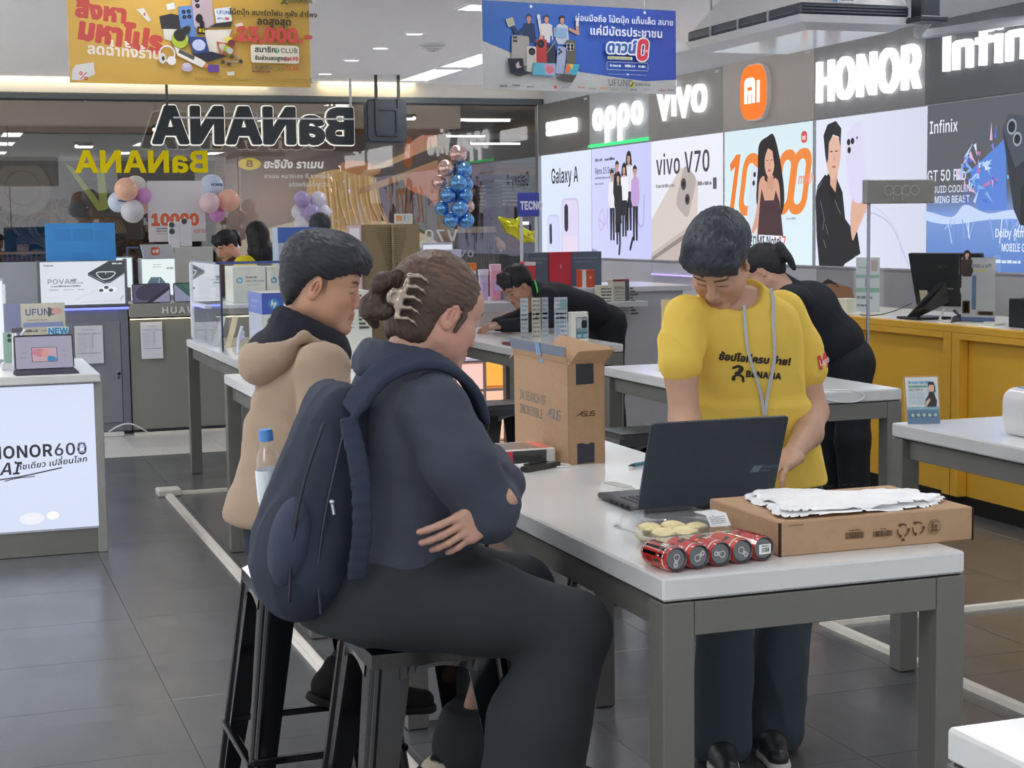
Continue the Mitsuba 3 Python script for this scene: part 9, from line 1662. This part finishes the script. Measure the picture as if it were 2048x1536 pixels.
Rt = rot('y', -4); ob_ = np.array([.692, 3.588, .893])
put('cap', [(lathe([(.0001, .262), (.015, .262), (.0165, .258), (.0165, .236), (.0001, .236)], 24, ob_, Rt), '#4f86c6')], 'mat_satin', k, smooth=35)
pane('bottle', lathe([(.0001, 0), (.028, .002), (.031, .012), (.031, .06), (.029, .075), (.031, .09), (.031, .165), (.026, .195), (.015, .222), (.0135, .238)], 28, ob_, Rt), k)
put('label', [(lathe([(.0315, .10), (.0318, .102), (.0318, .17), (.0315, .172)], 28, ob_, Rt), '#d5dfe6')], 'mat_gloss', k, smooth=True)
put('water', [(lathe([(.0001, .003), (.027, .005), (.0298, .014), (.0298, .058), (.028, .074), (.0298, .09), (.0298, .10)], 28, ob_, Rt), '#a9c3d2')], 'mat_gloss', k, smooth=True)

# ---------------------------------------------------------------- the man in the tan jacket
w = person('seated person in a tan hooded jacket with short black hair, looking down')
SK = '#b28a72'
Pm, Fm = np.array([.992, 4.385, 1.440]), (.92, -.33, -.20)
torso = [('stk', [(.735, .865, 4.285, .125, .165), (.88, .880, 4.30, .125, .165), (1.0, .897, 4.335, .117, .168), (1.12, .912, 4.365, .112, .176), (1.20, .922, 4.375, .100, .172), (1.265, .932, 4.38, .075, .115), (1.33, .950, 4.385, .056, .060)], 0, .03), ('cap', (.940, 4.205, 1.235), (.958, 4.545, 1.235), .054, .054, .03)]
armR = [('chain', [(.940, 4.190, 1.225), (.940, 4.125, 1.10), (.960, 4.105, .975)], (.062, .062, .056), .02), ('chain', [(.960, 4.105, .975), (1.10, 4.115, .95), (1.22, 4.17, .945)], (.055, .048, .038), .02)]
armL = [('chain', [(.965, 4.560, 1.225), (1.02, 4.60, 1.08), (1.08, 4.58, .97)], (.062, .060, .055), .02), ('chain', [(1.08, 4.58, .97), (1.2, 4.48, .945), (1.26, 4.36, .945)], (.054, .048, .038), .02)]
legs = [('chain', [(.885, 4.19, .79), (1.07, 4.15, .79), (1.255, 4.13, .765)], (.092, .082, .066), .03), ('chain', [(.885, 4.38, .79), (1.07, 4.42, .79), (1.265, 4.44, .765)], (.092, .082, .066), .03), ('chain', [(1.255, 4.13, .765), (1.12, 4.11, .61), (.985, 4.10, .50)], (.066, .060, .056), .03), ('chain', [(1.265, 4.44, .765), (1.18, 4.38, .56), (1.13, 4.30, .42)], (.066, .060, .056), .03)]
shin = [('chain', [(1.12, 4.11, .61), (.965, 4.095, .455)], (.045, .035), .02), ('chain', [(1.18, 4.38, .56), (1.10, 4.28, .38)], (.045, .035), .02)]
lo, hi = (.62, 3.98, .34), (1.45, 4.72, 1.42)
body = build(lo, hi, .010, torso + armR + armL + legs + shin, -.014)
hd = place_head(head(SK, .0028, fade='#23211f', lips='#96645a', nose=1.05, brow='#17130f'), Pm, Fm)
h1 = set_hand(hand((.4, .5, .4), .08), (1.235, 4.18, .945), (.75, .65, -.05), (-.6, .7, .3), (0, 0, 1)); h2 = set_hand(hand((.4, .5, .4), .08), (1.262, 4.345, .945), (.5, -.85, -.05), (.8, .5, .2), (0, 0, 1))
put('body', [(body, SK), hd, tone(h1, SK), tone(h2, SK)], 'mat_skin', w, smooth=True)
flare = [('stk', [(.800, .862, 4.29, .122, .172), (.835, .845, 4.29, .140, .182), (.87, .850, 4.295, .138, .182), (.95, .880, 4.315, .128, .176), (1.08, .905, 4.35, .120, .176)], 0, .03)]
jk = build(lo, hi, .0062, torso + armR + armL + flare, .010, [fold(.0125, ((1, .3, .12), .075, 8), ((.5, .4, .8), .085, 6), seed=12)], [((.80, 4.28, .822), (0, 0, -1))])
put('jacket', [tone(jk, TAN, .08, 5)], 'mat_cloth', w, smooth=True)
put('hem_band', [tone(build(lo, hi, .0062, flare, -.004, (), [((.8, 4.28, .792), (0, 0, -1)), ((.8, 4.28, .826), (0, 0, 1))]), '#8d7a68')], 'mat_cloth', w, smooth=True)
hood = Soft((.70, 4.18, 1.14), (1.02, 4.60, 1.38), .0055)
hood.ell((.845, 4.385, 1.255), (.095, .150, .070), rot('y', -34), k=.03); hood.ell((.865, 4.385, 1.300), (.080, .115, .058), rot('y', -34), k=.015, op='sub'); hood.chain([(.785, 4.34, 1.205), (.84, 4.27, 1.27), (.91, 4.255, 1.315), (.985, 4.285, 1.27), (1.02, 4.33, 1.20)], .013, k=.015)
hood.field(fold(.005, ((.8, .2, .5), .04, 3), seed=5), .02)
put('hood', [tone(hood.mesh(), TAN, .08, 6)], 'mat_cloth', w, smooth=True)
ih = Soft((.74, 4.2, 1.16), (1.08, 4.6, 1.42), .0055)
ih.ell((.845, 4.385, 1.275), (.075, .120, .055), rot('y', -34), k=.03)
for q in range(16):
    P = lambda a: np.array([.955 + .078 * math.cos(a), 4.385 + .080 * math.sin(a), 1.318 - .040 * math.cos(a) + .010]); a0, a1 = q / 16 * 6.2832, (q + 1) / 16 * 6.2832
    ih.cap(P(a0), P(a1), .021, k=.015); ih.cap(P(a0) - (0, 0, .035), P(a1) - (0, 0, .035), .026, k=.03)
put('inner_hood', [tone(ih.mesh(), '#22242c')], 'mat_cloth', w, smooth=True, label='black inner hood lying round the neck')
tr = build(lo, hi, .0085, [torso[0]] + legs + [('subbox', (.885, 4.16, .60), (.152, .152, .112))], .002, [fold(.005, ((.9, 0, .4), .06, 5), seed=9)], [((.86, 4.28, .90), (0, 0, 1))]); put('trousers', [tone(tr, '#262b3a')], 'mat_cloth', w, smooth=True)
a_, b_ = shoe((.935, 4.095, .345), -2, 20, '#151516', '#1d1d1e'); put('shoe', a_ + b_, 'mat_matte', w, smooth=40)
a_, b_ = shoe((1.065, 4.25, .272), -6, 4, '#151516', '#1d1d1e'); put('shoe', a_ + b_, 'mat_matte', w, smooth=40)
H = Soft((-.150, -.115, -.09), (.145, .115, .185), .0034)
H.ell((-.012, 0, .072), (.112, .090, .088), k=.02); H.ell((.035, 0, .085), (.090, .080, .065), k=.03); H.ell((-.065, 0, .040), (.052, .070, .085), k=.03); H.ell((-.075, 0, -.01), (.035, .058, .06), k=.03)
H.ell((.092, 0, -.020), (.100, .12, .082), k=.012, op='sub')
for s in (-1, 1): H.ell((.0, s * .100, -.030), (.062, .040, .066), k=.012, op='sub')
rr = random.Random(4)
for i in range(16):
    y = -.062 + .0083 * i; z0 = .085 + rr.uniform(-.01, .01); e = rr.uniform(.0, .022)
    H.chain([(.070, y * .9, .118), (.104 - abs(y) * .25, y, z0 + .01), (.112 - abs(y) * .3 + rr.uniform(-.004, .006), y * 1.05, .070 - e)], (.016, .0115, .0035), k=.008)
H.field(strands(.0042, (.8, .1, -.5), .007, 8, 2), .014); hm = H.mesh(); v = np.array(hm.vertices)
put('hair', [place_head((hm, lerp_col(c('#1c1d22'), c('#31333c'), meshkit.fbm(v * np.array([40, 140, 140]), 2, 7))), Pm, Fm)], 'mat_hair', w, smooth=True, label='black hair, cropped at the sides')

# ---------------------------------------------------------------- the shop worker in yellow
w = person('person in a lettered yellow T-shirt with a grey lanyard, standing behind the open laptop')
SK = '#b18c76'
Pe, Fe = np.array([2.088, 4.155, 1.488]), (-.51, -.50, -.70)
Rz = rot('z', -14)
def X(p): return Rz @ (np.asarray(p) - (2.27, 4.25, 0)) + (2.27, 4.25, 0)
torso = [('stk', [(.80, 2.290, 4.262, .112, .165), (.92, 2.275, 4.255, .110, .160), (1.05, 2.235, 4.24, .105, .156), (1.18, 2.198, 4.222, .104, .168), (1.28, 2.178, 4.212, .100, .178), (1.345, 2.170, 4.208, .082, .165), (1.395, 2.165, 4.204, .060, .105), (1.44, 2.160, 4.198, .050, .056)], -110, .025), ('cap', (2.010, 4.185, 1.345), (2.335, 4.262, 1.345), .038, .038, .03)]
uaR = [('chain', [(1.996, 4.180, 1.320), (1.966, 4.150, 1.17)], (.036, .043), .02)]; uaL = [('chain', [(2.352, 4.262, 1.315), (2.415, 4.250, 1.15)], (.038, .045), .02)]
faR = [('chain', [(1.966, 4.150, 1.17), (1.960, 4.115, 1.05), (1.915, 3.98, .985), (1.865, 3.86, .945)], (.046, .043, .040, .027), .02)]; faL = [('chain', [(2.415, 4.250, 1.15), (2.428, 4.22, 1.04), (2.345, 4.10, .995), (2.235, 3.99, .955)], (.048, .045, .042, .028), .02)]
legs = [('chain', [(2.205, 4.26, .87), (2.150, 4.235, .48), (2.145, 4.26, .06)], (.098, .078, .086), .03), ('chain', [(2.370, 4.285, .87), (2.372, 4.275, .48), (2.345, 4.30, .06)], (.098, .080, .090), .03)]
lo, hi = (1.84, 3.9, .0), (2.60, 4.46, 1.52)
body = build(lo, hi, .010, torso + uaR + uaL + legs, -.016); arms = build((1.82, 3.80, .88), (2.56, 4.36, 1.42), .0065, uaR + uaL + faR + faL, 0)
hd = place_head(head(SK, .0028, lips='#8f6258', brow='#1c1714', nose=1.05, fade='#2a2826'), Pe, Fe, roll=-6, s=1.0)
h1 = set_hand(hand((.35, .5, .4), .12), (1.865, 3.85, .945), (-.2, -.55, -.25), (.8, -.3, .1), (0, 0, 1)); h2 = set_hand(hand((.35, .5, .4), .12), (2.225, 3.98, .952), (-.75, -.5, -.18), (-.5, .8, .1), (0, 0, 1))
put('body', [(body, SK), tone(arms, SK, .10, 40), hd, tone(h1, SK), tone(h2, SK)], 'mat_skin', w, smooth=True)
slv = [('chain', [(1.998, 4.185, 1.338), (1.975, 4.165, 1.26), (1.960, 4.148, 1.215)], (.054, .056, .057), .02), ('chain', [(2.350, 4.262, 1.335), (2.398, 4.258, 1.23), (2.414, 4.250, 1.17)], (.056, .061, .063), .02)]
hemf = [('stk', [(.80, 2.292, 4.264, .125, .182), (.92, 2.275, 4.256, .120, .172), (1.08, 2.228, 4.236, .112, .165)], -110, .02)]
sh = build(lo, hi, .0062, torso + slv + hemf + [('sub', (2.150, 4.150, 1.425), (.075, .085, .075), None, .012)], .006, [fold(.0085, ((.75, .25, .6), .075, 5), ((-.6, .3, .75), .085, 5), seed=31)], [((2.29, 4.26, .825), (.05, 0, -1)), ((2.29, 4.26, .825), (.05, 0, -1))])
put('t_shirt', [tone(sh, YEL, .06, 6)], 'mat_cloth', w, smooth=True)
tr = build(lo, hi, .0085, [torso[0]] + legs, .003, [fold(.010, ((.2, .1, 1), .10, 3), ((1, 0, .3), .07, 5), seed=15)], [((2.28, 4.26, .92), (0, 0, 1)), ((2.2, 4.2, .012), (0, 0, -1))]); put('trousers', [tone(tr, '#3a424a', .16, 5)], 'mat_cloth', w, smooth=True)
for x, y in ((2.150, 4.26), (2.335, 4.30)):
    a_, b_ = shoe((x - .02, y - .03, .0), -110, 0, '#26282a', '#c9c7c2'); put('shoe', a_ + b_, 'mat_satin', w, smooth=40)
H = Soft((-.145, -.115, -.085), (.125, .115, .175), .0034)
H.ell((-.014, 0, .068), (.113, .092, .090), k=.02); H.ell((.030, 0, .085), (.086, .082, .062), k=.03); H.ell((-.065, 0, .03), (.052, .072, .09), k=.03)
H.ell((.098, 0, -.028), (.085, .12, .085), k=.012, op='sub')
for s in (-1, 1): H.ell((.008, s * .102, -.035), (.055, .036, .065), k=.012, op='sub')
rr = random.Random(9)
for i in range(17):
    y = -.070 + .00875 * i; side = abs(abs(y) - .0) < .012; L_ = .058 if side else .044 - .008 * rr.random()
    H.chain([(.060, y * .85, .125), (.096 - abs(y) * .28, y, .085), (.101 - abs(y) * .42, y * 1.05, L_)], (.018, .013, .004), k=.010)
H.field(strands(.0045, (.7, .2, -.5), .007, 8, 12), .014); hm = H.mesh(); v = np.array(hm.vertices)
put('hair', [place_head((hm, lerp_col(c('#1f2228'), c('#3a3f4a'), meshkit.fbm(v * np.array([40, 140, 140]), 2, 17))), Pe, Fe, roll=-6, s=1.0)], 'mat_hair', w, smooth=True, label='thick black hair falling over the forehead')
dcam = np.array([-.44, -.895, .06]); uu, vv = np.array([.8975, -.441, 0.0]), np.array([0, 0, 1.0])
uu2 = uu * math.cos(-.09) + vv * math.sin(-.09); vv2 = vv * math.cos(-.09) - uu * math.sin(-.09)
def sh_at(px): return np.asarray(px, float)
g = txt('ช้อปไอทีครบ ง่าย!', .026, 0, 0, 'c', bold=.03, slant=.10); wd = g.bounds[2] - g.bounds[0]; g = affinity.scale(g, .205 / wd, .205 / wd, origin=(0, 0))
put('lettering', [(decal(g, sh, (2.172, 4.10, 1.205), uu2, vv2, dcam, .003), '#2a2824')], 'mat_matte', w)
g = affinity.translate(txt('BaNANA', .017, 0, 0, bold=.03, gap=.03), -.022, -.042); lg = shapely.union_all([LineString(spline([(-.058, -.020), (-.044, -.014), (-.033, -.020), (-.038, -.030), (-.050, -.034)], 5)).buffer(.0036), LineString(spline([(-.056, -.046), (-.044, -.038), (-.030, -.044), (-.027, -.056)], 5)).buffer(.0032), Point(-.040, -.024).buffer(.004), sbox(-.060, -.056, -.050, -.048)])
put('lettering', [(decal(shapely.union_all([g, lg]), sh, (2.172, 4.10, 1.205), uu2, vv2, dcam, .003), '#2a2824')], 'mat_matte', w)
dl = np.array([.10, -.99, .05]); us, vs = np.array([.99, .10, .17]), np.array([-.17, 0, .985])
g0 = rrect(-.040, -.018, .040, .024, .003)
put('sleeve_badge', [(decal(g0, sh, (2.465, 4.17, 1.192), us, vs, dl, .003), '#c0454a')], 'mat_matte', w); put('badge_lettering', [(decal(affinity.translate(txt('Lenovo', .017, 0, 0, 'c', cond=.9), 0, -.006), sh, (2.465, 4.17, 1.192), us, vs, dl, .0046), '#efe6e0')], 'mat_matte', w)
# lanyard and card holder
for nm, pts, wd in (('strand', [(2.110, 4.04, 1.375), (2.108, 4.03, 1.32), (2.118, 4.03, 1.24), (2.160, 4.04, 1.13), (2.178, 4.05, 1.055)], .009), ('strand', [(2.236, 4.12, 1.415), (2.236, 4.11, 1.375), (2.230, 4.10, 1.33), (2.215, 4.06, 1.22), (2.190, 4.05, 1.12), (2.182, 4.05, 1.055)], .010)):
    P = spline(pts, 8); D = drape(sh, P, dcam, .006); n0 = 0
    P[n0:, 1] = D[n0:, 1]; P[n0:, 0] = D[n0:, 0]; P[:, 2] = np.where(np.arange(len(P)) < n0, P[:, 2], D[:, 2])
    a, b = P + uu * wd * .5, P - uu * wd * .5; n_ = len(P); off = dcam / np.linalg.norm(dcam) * .0015; f = []
    V = np.vstack([a + off, b + off, a - off, b - off])
    for i in range(n_ - 1): f += [[i, i + 1, n_ + i], [i + 1, n_ + i + 1, n_ + i], [2 * n_ + i, 3 * n_ + i, 2 * n_ + i + 1], [2 * n_ + i + 1, 3 * n_ + i, 3 * n_ + i + 1], [i, 2 * n_ + i, i + 1], [i + 1, 2 * n_ + i, 2 * n_ + i + 1], [n_ + i, n_ + i + 1, 3 * n_ + i], [n_ + i + 1, 3 * n_ + i + 1, 3 * n_ + i]]
    put('lanyard', [(tri(V, f), '#aeb4b8')], 'mat_cloth', w)
q = drape(sh, [(2.178, 4.05, 1.035)], dcam, .010)[0]
put('lanyard_clip', [(onplane(extr(rrect(-.008, -.014, .008, .014, .004), .006), q, uu, vv), '#c3cace'), (onplane(extr(rrect(-.003, -.034, .003, -.012, .002), .004), q, uu, vv), '#aab2b6')], 'mat_metal', w)
put('card_holder', [(onplane(extr(rrect(-.027, -.10, .027, -.032, .004), .003), q, uu, vv), '#cbbf8a'), (onplane(extr(rrect(-.020, -.092, .020, -.050, .002), .0035), q, uu, vv), '#2f3236')], 'mat_gloss', w)

# ---------------------------------------------------------------- people further back, built the same way at lower resolution
def figure(label, at, fwd, hat, hface, skin, hair, top, topcol, botcol, prims_top, prims_leg, hs=(), ponytail=None, longhair=None, mask=None, hh=.006, roll=0, feet=None):
    w = person(label); P = []
    for q in prims_top + prims_leg:
        if q[0] == 'ell': P += [np.array(q[1]) - max(q[2]) - .05, np.array(q[1]) + max(q[2]) + .05]
        elif q[0] == 'cap': P += [np.array(q[1]) - .15, np.array(q[2]) + .15, np.array(q[2]) - .15, np.array(q[1]) + .15]
        else: P += [np.array(x) + s * .15 for x in q[1] for s in (-1, 1)]
    P = np.array(P); lo, hi = P.min(0), P.max(0)
    put('body', [(build(lo, hi, .014, prims_top + prims_leg, -.014), skin), place_head(head(skin, hh, mask=mask), hat, hface, roll=roll)] + [tone(set_hand(hand(h=.005), *q), skin) for q in hs], 'mat_skin', w, smooth=True)
    put('top', [tone(build(lo, hi, .011, prims_top, .003, [fold(.006, ((.6, .2, .7), .06, 5), seed=7)]), topcol)], 'mat_cloth', w, smooth=True)
    put('trousers', [tone(build(lo, hi, .012, prims_leg, .003, [fold(.006, ((.2, .1, 1), .09, 3), seed=6)]), botcol)], 'mat_cloth', w, smooth=True)
    for x, y, yw in (feet or ()): a_, b_ = shoe((x, y, 0), yw); put('shoe', a_ + b_, 'mat_satin', w, smooth=40)
    H = Soft((-.16, -.12, -.34 if longhair else -.12), (.13, .12, .17), hh)
    H.ell((-.016, 0, .060), (.106, .085, .090), k=.02); H.ell((-.06, 0, .02), (.058, .070, .09), k=.03); H.ell((.095, 0, -.035), (.075, .12, .085), k=.012, op='sub')
    for s in (-1, 1): H.ell((.010, s * .104, -.035), (.055, .040, .065), k=.012, op='sub') if not longhair else None
    if not longhair:
        for i in range(9): y = -.06 + .015 * i; H.chain([(.05, y * .9, .12), (.092 - abs(y) * .3, y, .085), (.098 - abs(y) * .4, y, .045)], (.018, .013, .005), k=.012)
    if ponytail: H.chain([(-.10, 0, .06), (-.135, 0, .06), (-.15, 0, .0), (-.14, 0, -.07)], (.02, .028, .026, .012), k=.02)
    if longhair:
        H.chain([(-.05, 0, .02), (-.07, 0, -.15), (-.08, .01, -.30)], (.085, .085, .055), k=.04)
        for s in (-1, 1): H.chain([(-.02, s * .06, .02), (-.03, s * .075, -.12), (-.05, s * .06, -.26)], (.035, .038, .02), k=.03)
    H.field(strands(.005, (.3, .1, -1), .011, 7, 3), .016); hm = H.mesh(); v = np.array(hm.vertices)
    put('hair', [place_head((hm, lerp_col(c(hair), c(hair) * 1.9, meshkit.fbm(v * 70, 2, 3))), hat, hface, roll=roll)], 'mat_hair', w, smooth=True)
    return w
figure('person in black with short hair bending over the far table, head lowered', None, None, (3.585, 10.06, 1.205), (-.78, -.22, -.58), '#a9826c', '#17181c', None, '#262830', '#23262c',
       [('ell', (3.90, 10.14, 1.10), (.20, .17, .115), rot('y', 16), .08), ('ell', (4.12, 10.22, 1.03), (.19, .165, .12), rot('y', 18), .08), ('cap', (3.76, 9.98, 1.135), (3.78, 10.30, 1.135), .065, .065, .06), ('cap', (3.70, 10.10, 1.17), (3.66, 10.09, 1.18), .07, .066, .04), ('chain', [(3.77, 9.98, 1.12), (3.78, 9.96, 1.0), (3.64, 10.06, .955), (3.52, 10.16, .945)], (.062, .058, .05, .042), .03), ('chain', [(3.78, 10.31, 1.12), (3.76, 10.36, 1.0), (3.62, 10.34, .955), (3.52, 10.30, .945)], (.062, .058, .05, .042), .03)],
       [('ell', (4.30, 10.28, .93), (.14, .165, .13), None, .06), ('chain', [(4.30, 10.20, .90), (4.30, 10.18, .48), (4.34, 10.18, .07)], (.10, .08, .07), .04), ('chain', [(4.30, 10.36, .90), (4.30, 10.38, .48), (4.34, 10.38, .07)], (.10, .08, .07), .04)],
       hs=[((3.51, 10.165, .945), (-.85, .35, -.15), (.35, .8, .2), (0, 0, 1)), ((3.51, 10.30, .945), (-.9, -.2, -.15), (-.2, -.9, .2), (0, 0, 1))], feet=[(4.33, 10.18, 180), (4.33, 10.38, 180)])
put('cord', [(tube(spline([(3.690, 10.02, 1.245), (3.695, 10.0, 1.20), (3.70, 9.99, 1.16)], 5), .006, 6), '#4ad85a')], 'mat_satin', 'person_003', smooth=True)
figure('person in black with dark tied hair, bending at the counter behind the man in yellow', None, None, (4.045, 7.52, 1.345), (-.55, .62, -.55), '#b08c78', '#15161a', None, '#23262c', '#22252b',
       [('ell', (4.24, 7.44, 1.13), (.15, .20, .17), rot('y', 30), .08), ('ell', (4.36, 7.38, .98), (.155, .185, .15), rot('y', 25), .08), ('cap', (4.10, 7.30, 1.21), (4.16, 7.66, 1.21), .065, .065, .06), ('cap', (4.13, 7.48, 1.26), (4.10, 7.49, 1.29), .07, .062, .04), ('chain', [(4.10, 7.29, 1.20), (4.02, 7.26, 1.05), (3.92, 7.36, .955), (3.80, 7.42, .935)], (.062, .056, .048, .036), .03), ('chain', [(4.16, 7.67, 1.20), (4.06, 7.72, 1.05), (3.94, 7.62, .955), (3.80, 7.52, .935)], (.062, .056, .048, .036), .03)],
       [('ell', (4.42, 7.34, .88), (.135, .165, .14), None, .06), ('chain', [(4.41, 7.26, .86), (4.40, 7.24, .48), (4.42, 7.24, .07)], (.10, .082, .075), .04), ('chain', [(4.43, 7.42, .86), (4.43, 7.44, .48), (4.44, 7.44, .07)], (.10, .082, .075), .04)],
       hs=[((3.80, 7.42, .935), (-.9, .2, -.1), (.2, .9, 0), (0, 0, 1)), ((3.80, 7.52, .935), (-.9, -.2, -.1), (-.2, -.9, 0), (0, 0, 1))], ponytail=True, feet=[(4.41, 7.24, 170), (4.43, 7.44, 170)])
def standing(x, y, z, fx, fy, arms=True, sw=.19):
    """Upright figure under a head at z, facing (fx, fy)."""
    f = np.array([fx, fy]) / math.hypot(fx, fy); l = np.array([-f[1], f[0]]); Rf = np.stack([[*f, 0], [*l, 0], [0, 0, 1]], 1); p = lambda a, b, h: (x + f[0] * a + l[0] * b, y + f[1] * a + l[1] * b, h); s = z / 1.5
    top = [('ell', p(-.04, 0, 1.15 * s), (.11, .17, .20), Rf, .08), ('ell', p(-.03, 0, .98 * s), (.115, .155, .15), Rf, .08), ('cap', p(-.05, -.16, 1.29 * s), p(-.05, .16, 1.29 * s), .06, .06, .06), ('cap', p(-.045, 0, 1.31 * s), p(-.04, 0, 1.36 * s), .07, .06, .04)]
    top += [('chain', [p(-.05, b * .19, 1.28 * s), p(-.04, b * .23, 1.06 * s), p(.10, b * .20, .95 * s), p(.22, b * .12, .98 * s)], (.06, .052, .045, .035), .03) for b in (-1, 1)]
    leg = [('ell', p(-.03, 0, .86 * s), (.125, .16, .13), Rf, .06)] + [('chain', [p(-.03, b * .08, .84 * s), p(-.02, b * .09, .46 * s), p(-.03, b * .09, .07)], (.098, .075, .065), .04) for b in (-1, 1)]
    return top, leg
def bystander(label, x, y, z, fx, fy, dz, skin, hair, topcol, botcol, **kw):
    t, l = standing(x, y, z, fx, fy); f = np.array([fx, fy]) / math.hypot(fx, fy); n = np.array([-f[1], f[0]])
    figure(label, None, None, (x, y, z), (f[0], f[1], dz), skin, hair, None, topcol, botcol, t, l, hs=[((x + f[0] * .22 + n[0] * b * .12, y + f[1] * .22 + n[1] * b * .12, .98 * z / 1.5), (f[0] - n[0] * b * .3, f[1] - n[1] * b * .3, -.1), (-n[0] * b, -n[1] * b, .3), (0, 0, 1)) for b in (-1, 1)], feet=[(x - .03 * f[0] + n[0] * b * .09, y - .03 * f[1] + n[1] * b * .09, math.degrees(math.atan2(fy, fx))) for b in (-1, 1)], hh=.007, **kw)
bystander('person with dark tied hair looking down behind the cabinets, beside the yellow shirt', 2.46, 14.72, 1.455, -.85, -.45, -.55, '#dcae98', '#17161a', '#4a4038', '#2a2b30', ponytail=True)
bystander('person with long black hair and a yellow shirt seen from behind, behind the cabinets', 2.645, 14.25, 1.525, -.35, .93, -.25, '#d3a48e', '#0f0f12', '#ecd92e', '#2a2b30', longhair=True)
bystander('dark-haired person mostly hidden behind the blue-rimmed carton, under the lilac balloons', 2.80, 12.4, 1.575, .2, .98, -.1, '#c09a84', '#26282e', '#8a86a0', '#2a2b30')
bystander('small distant person in dark clothes with long hair, in the hall right of the metallic balloons', 6.60, 19.0, 1.42, -.95, .1, -.3, '#a8806a', '#121216', '#262a36', '#3a3e44', longhair=True)
bystander('small distant person with a face mask and a brown vest, in front of the ropes', 1.08, 22.7, 1.42, 0, -1, -.25, '#a8806a', '#33302e', '#6a4a3a', '#3a3a3a', mask='#b08a6a')
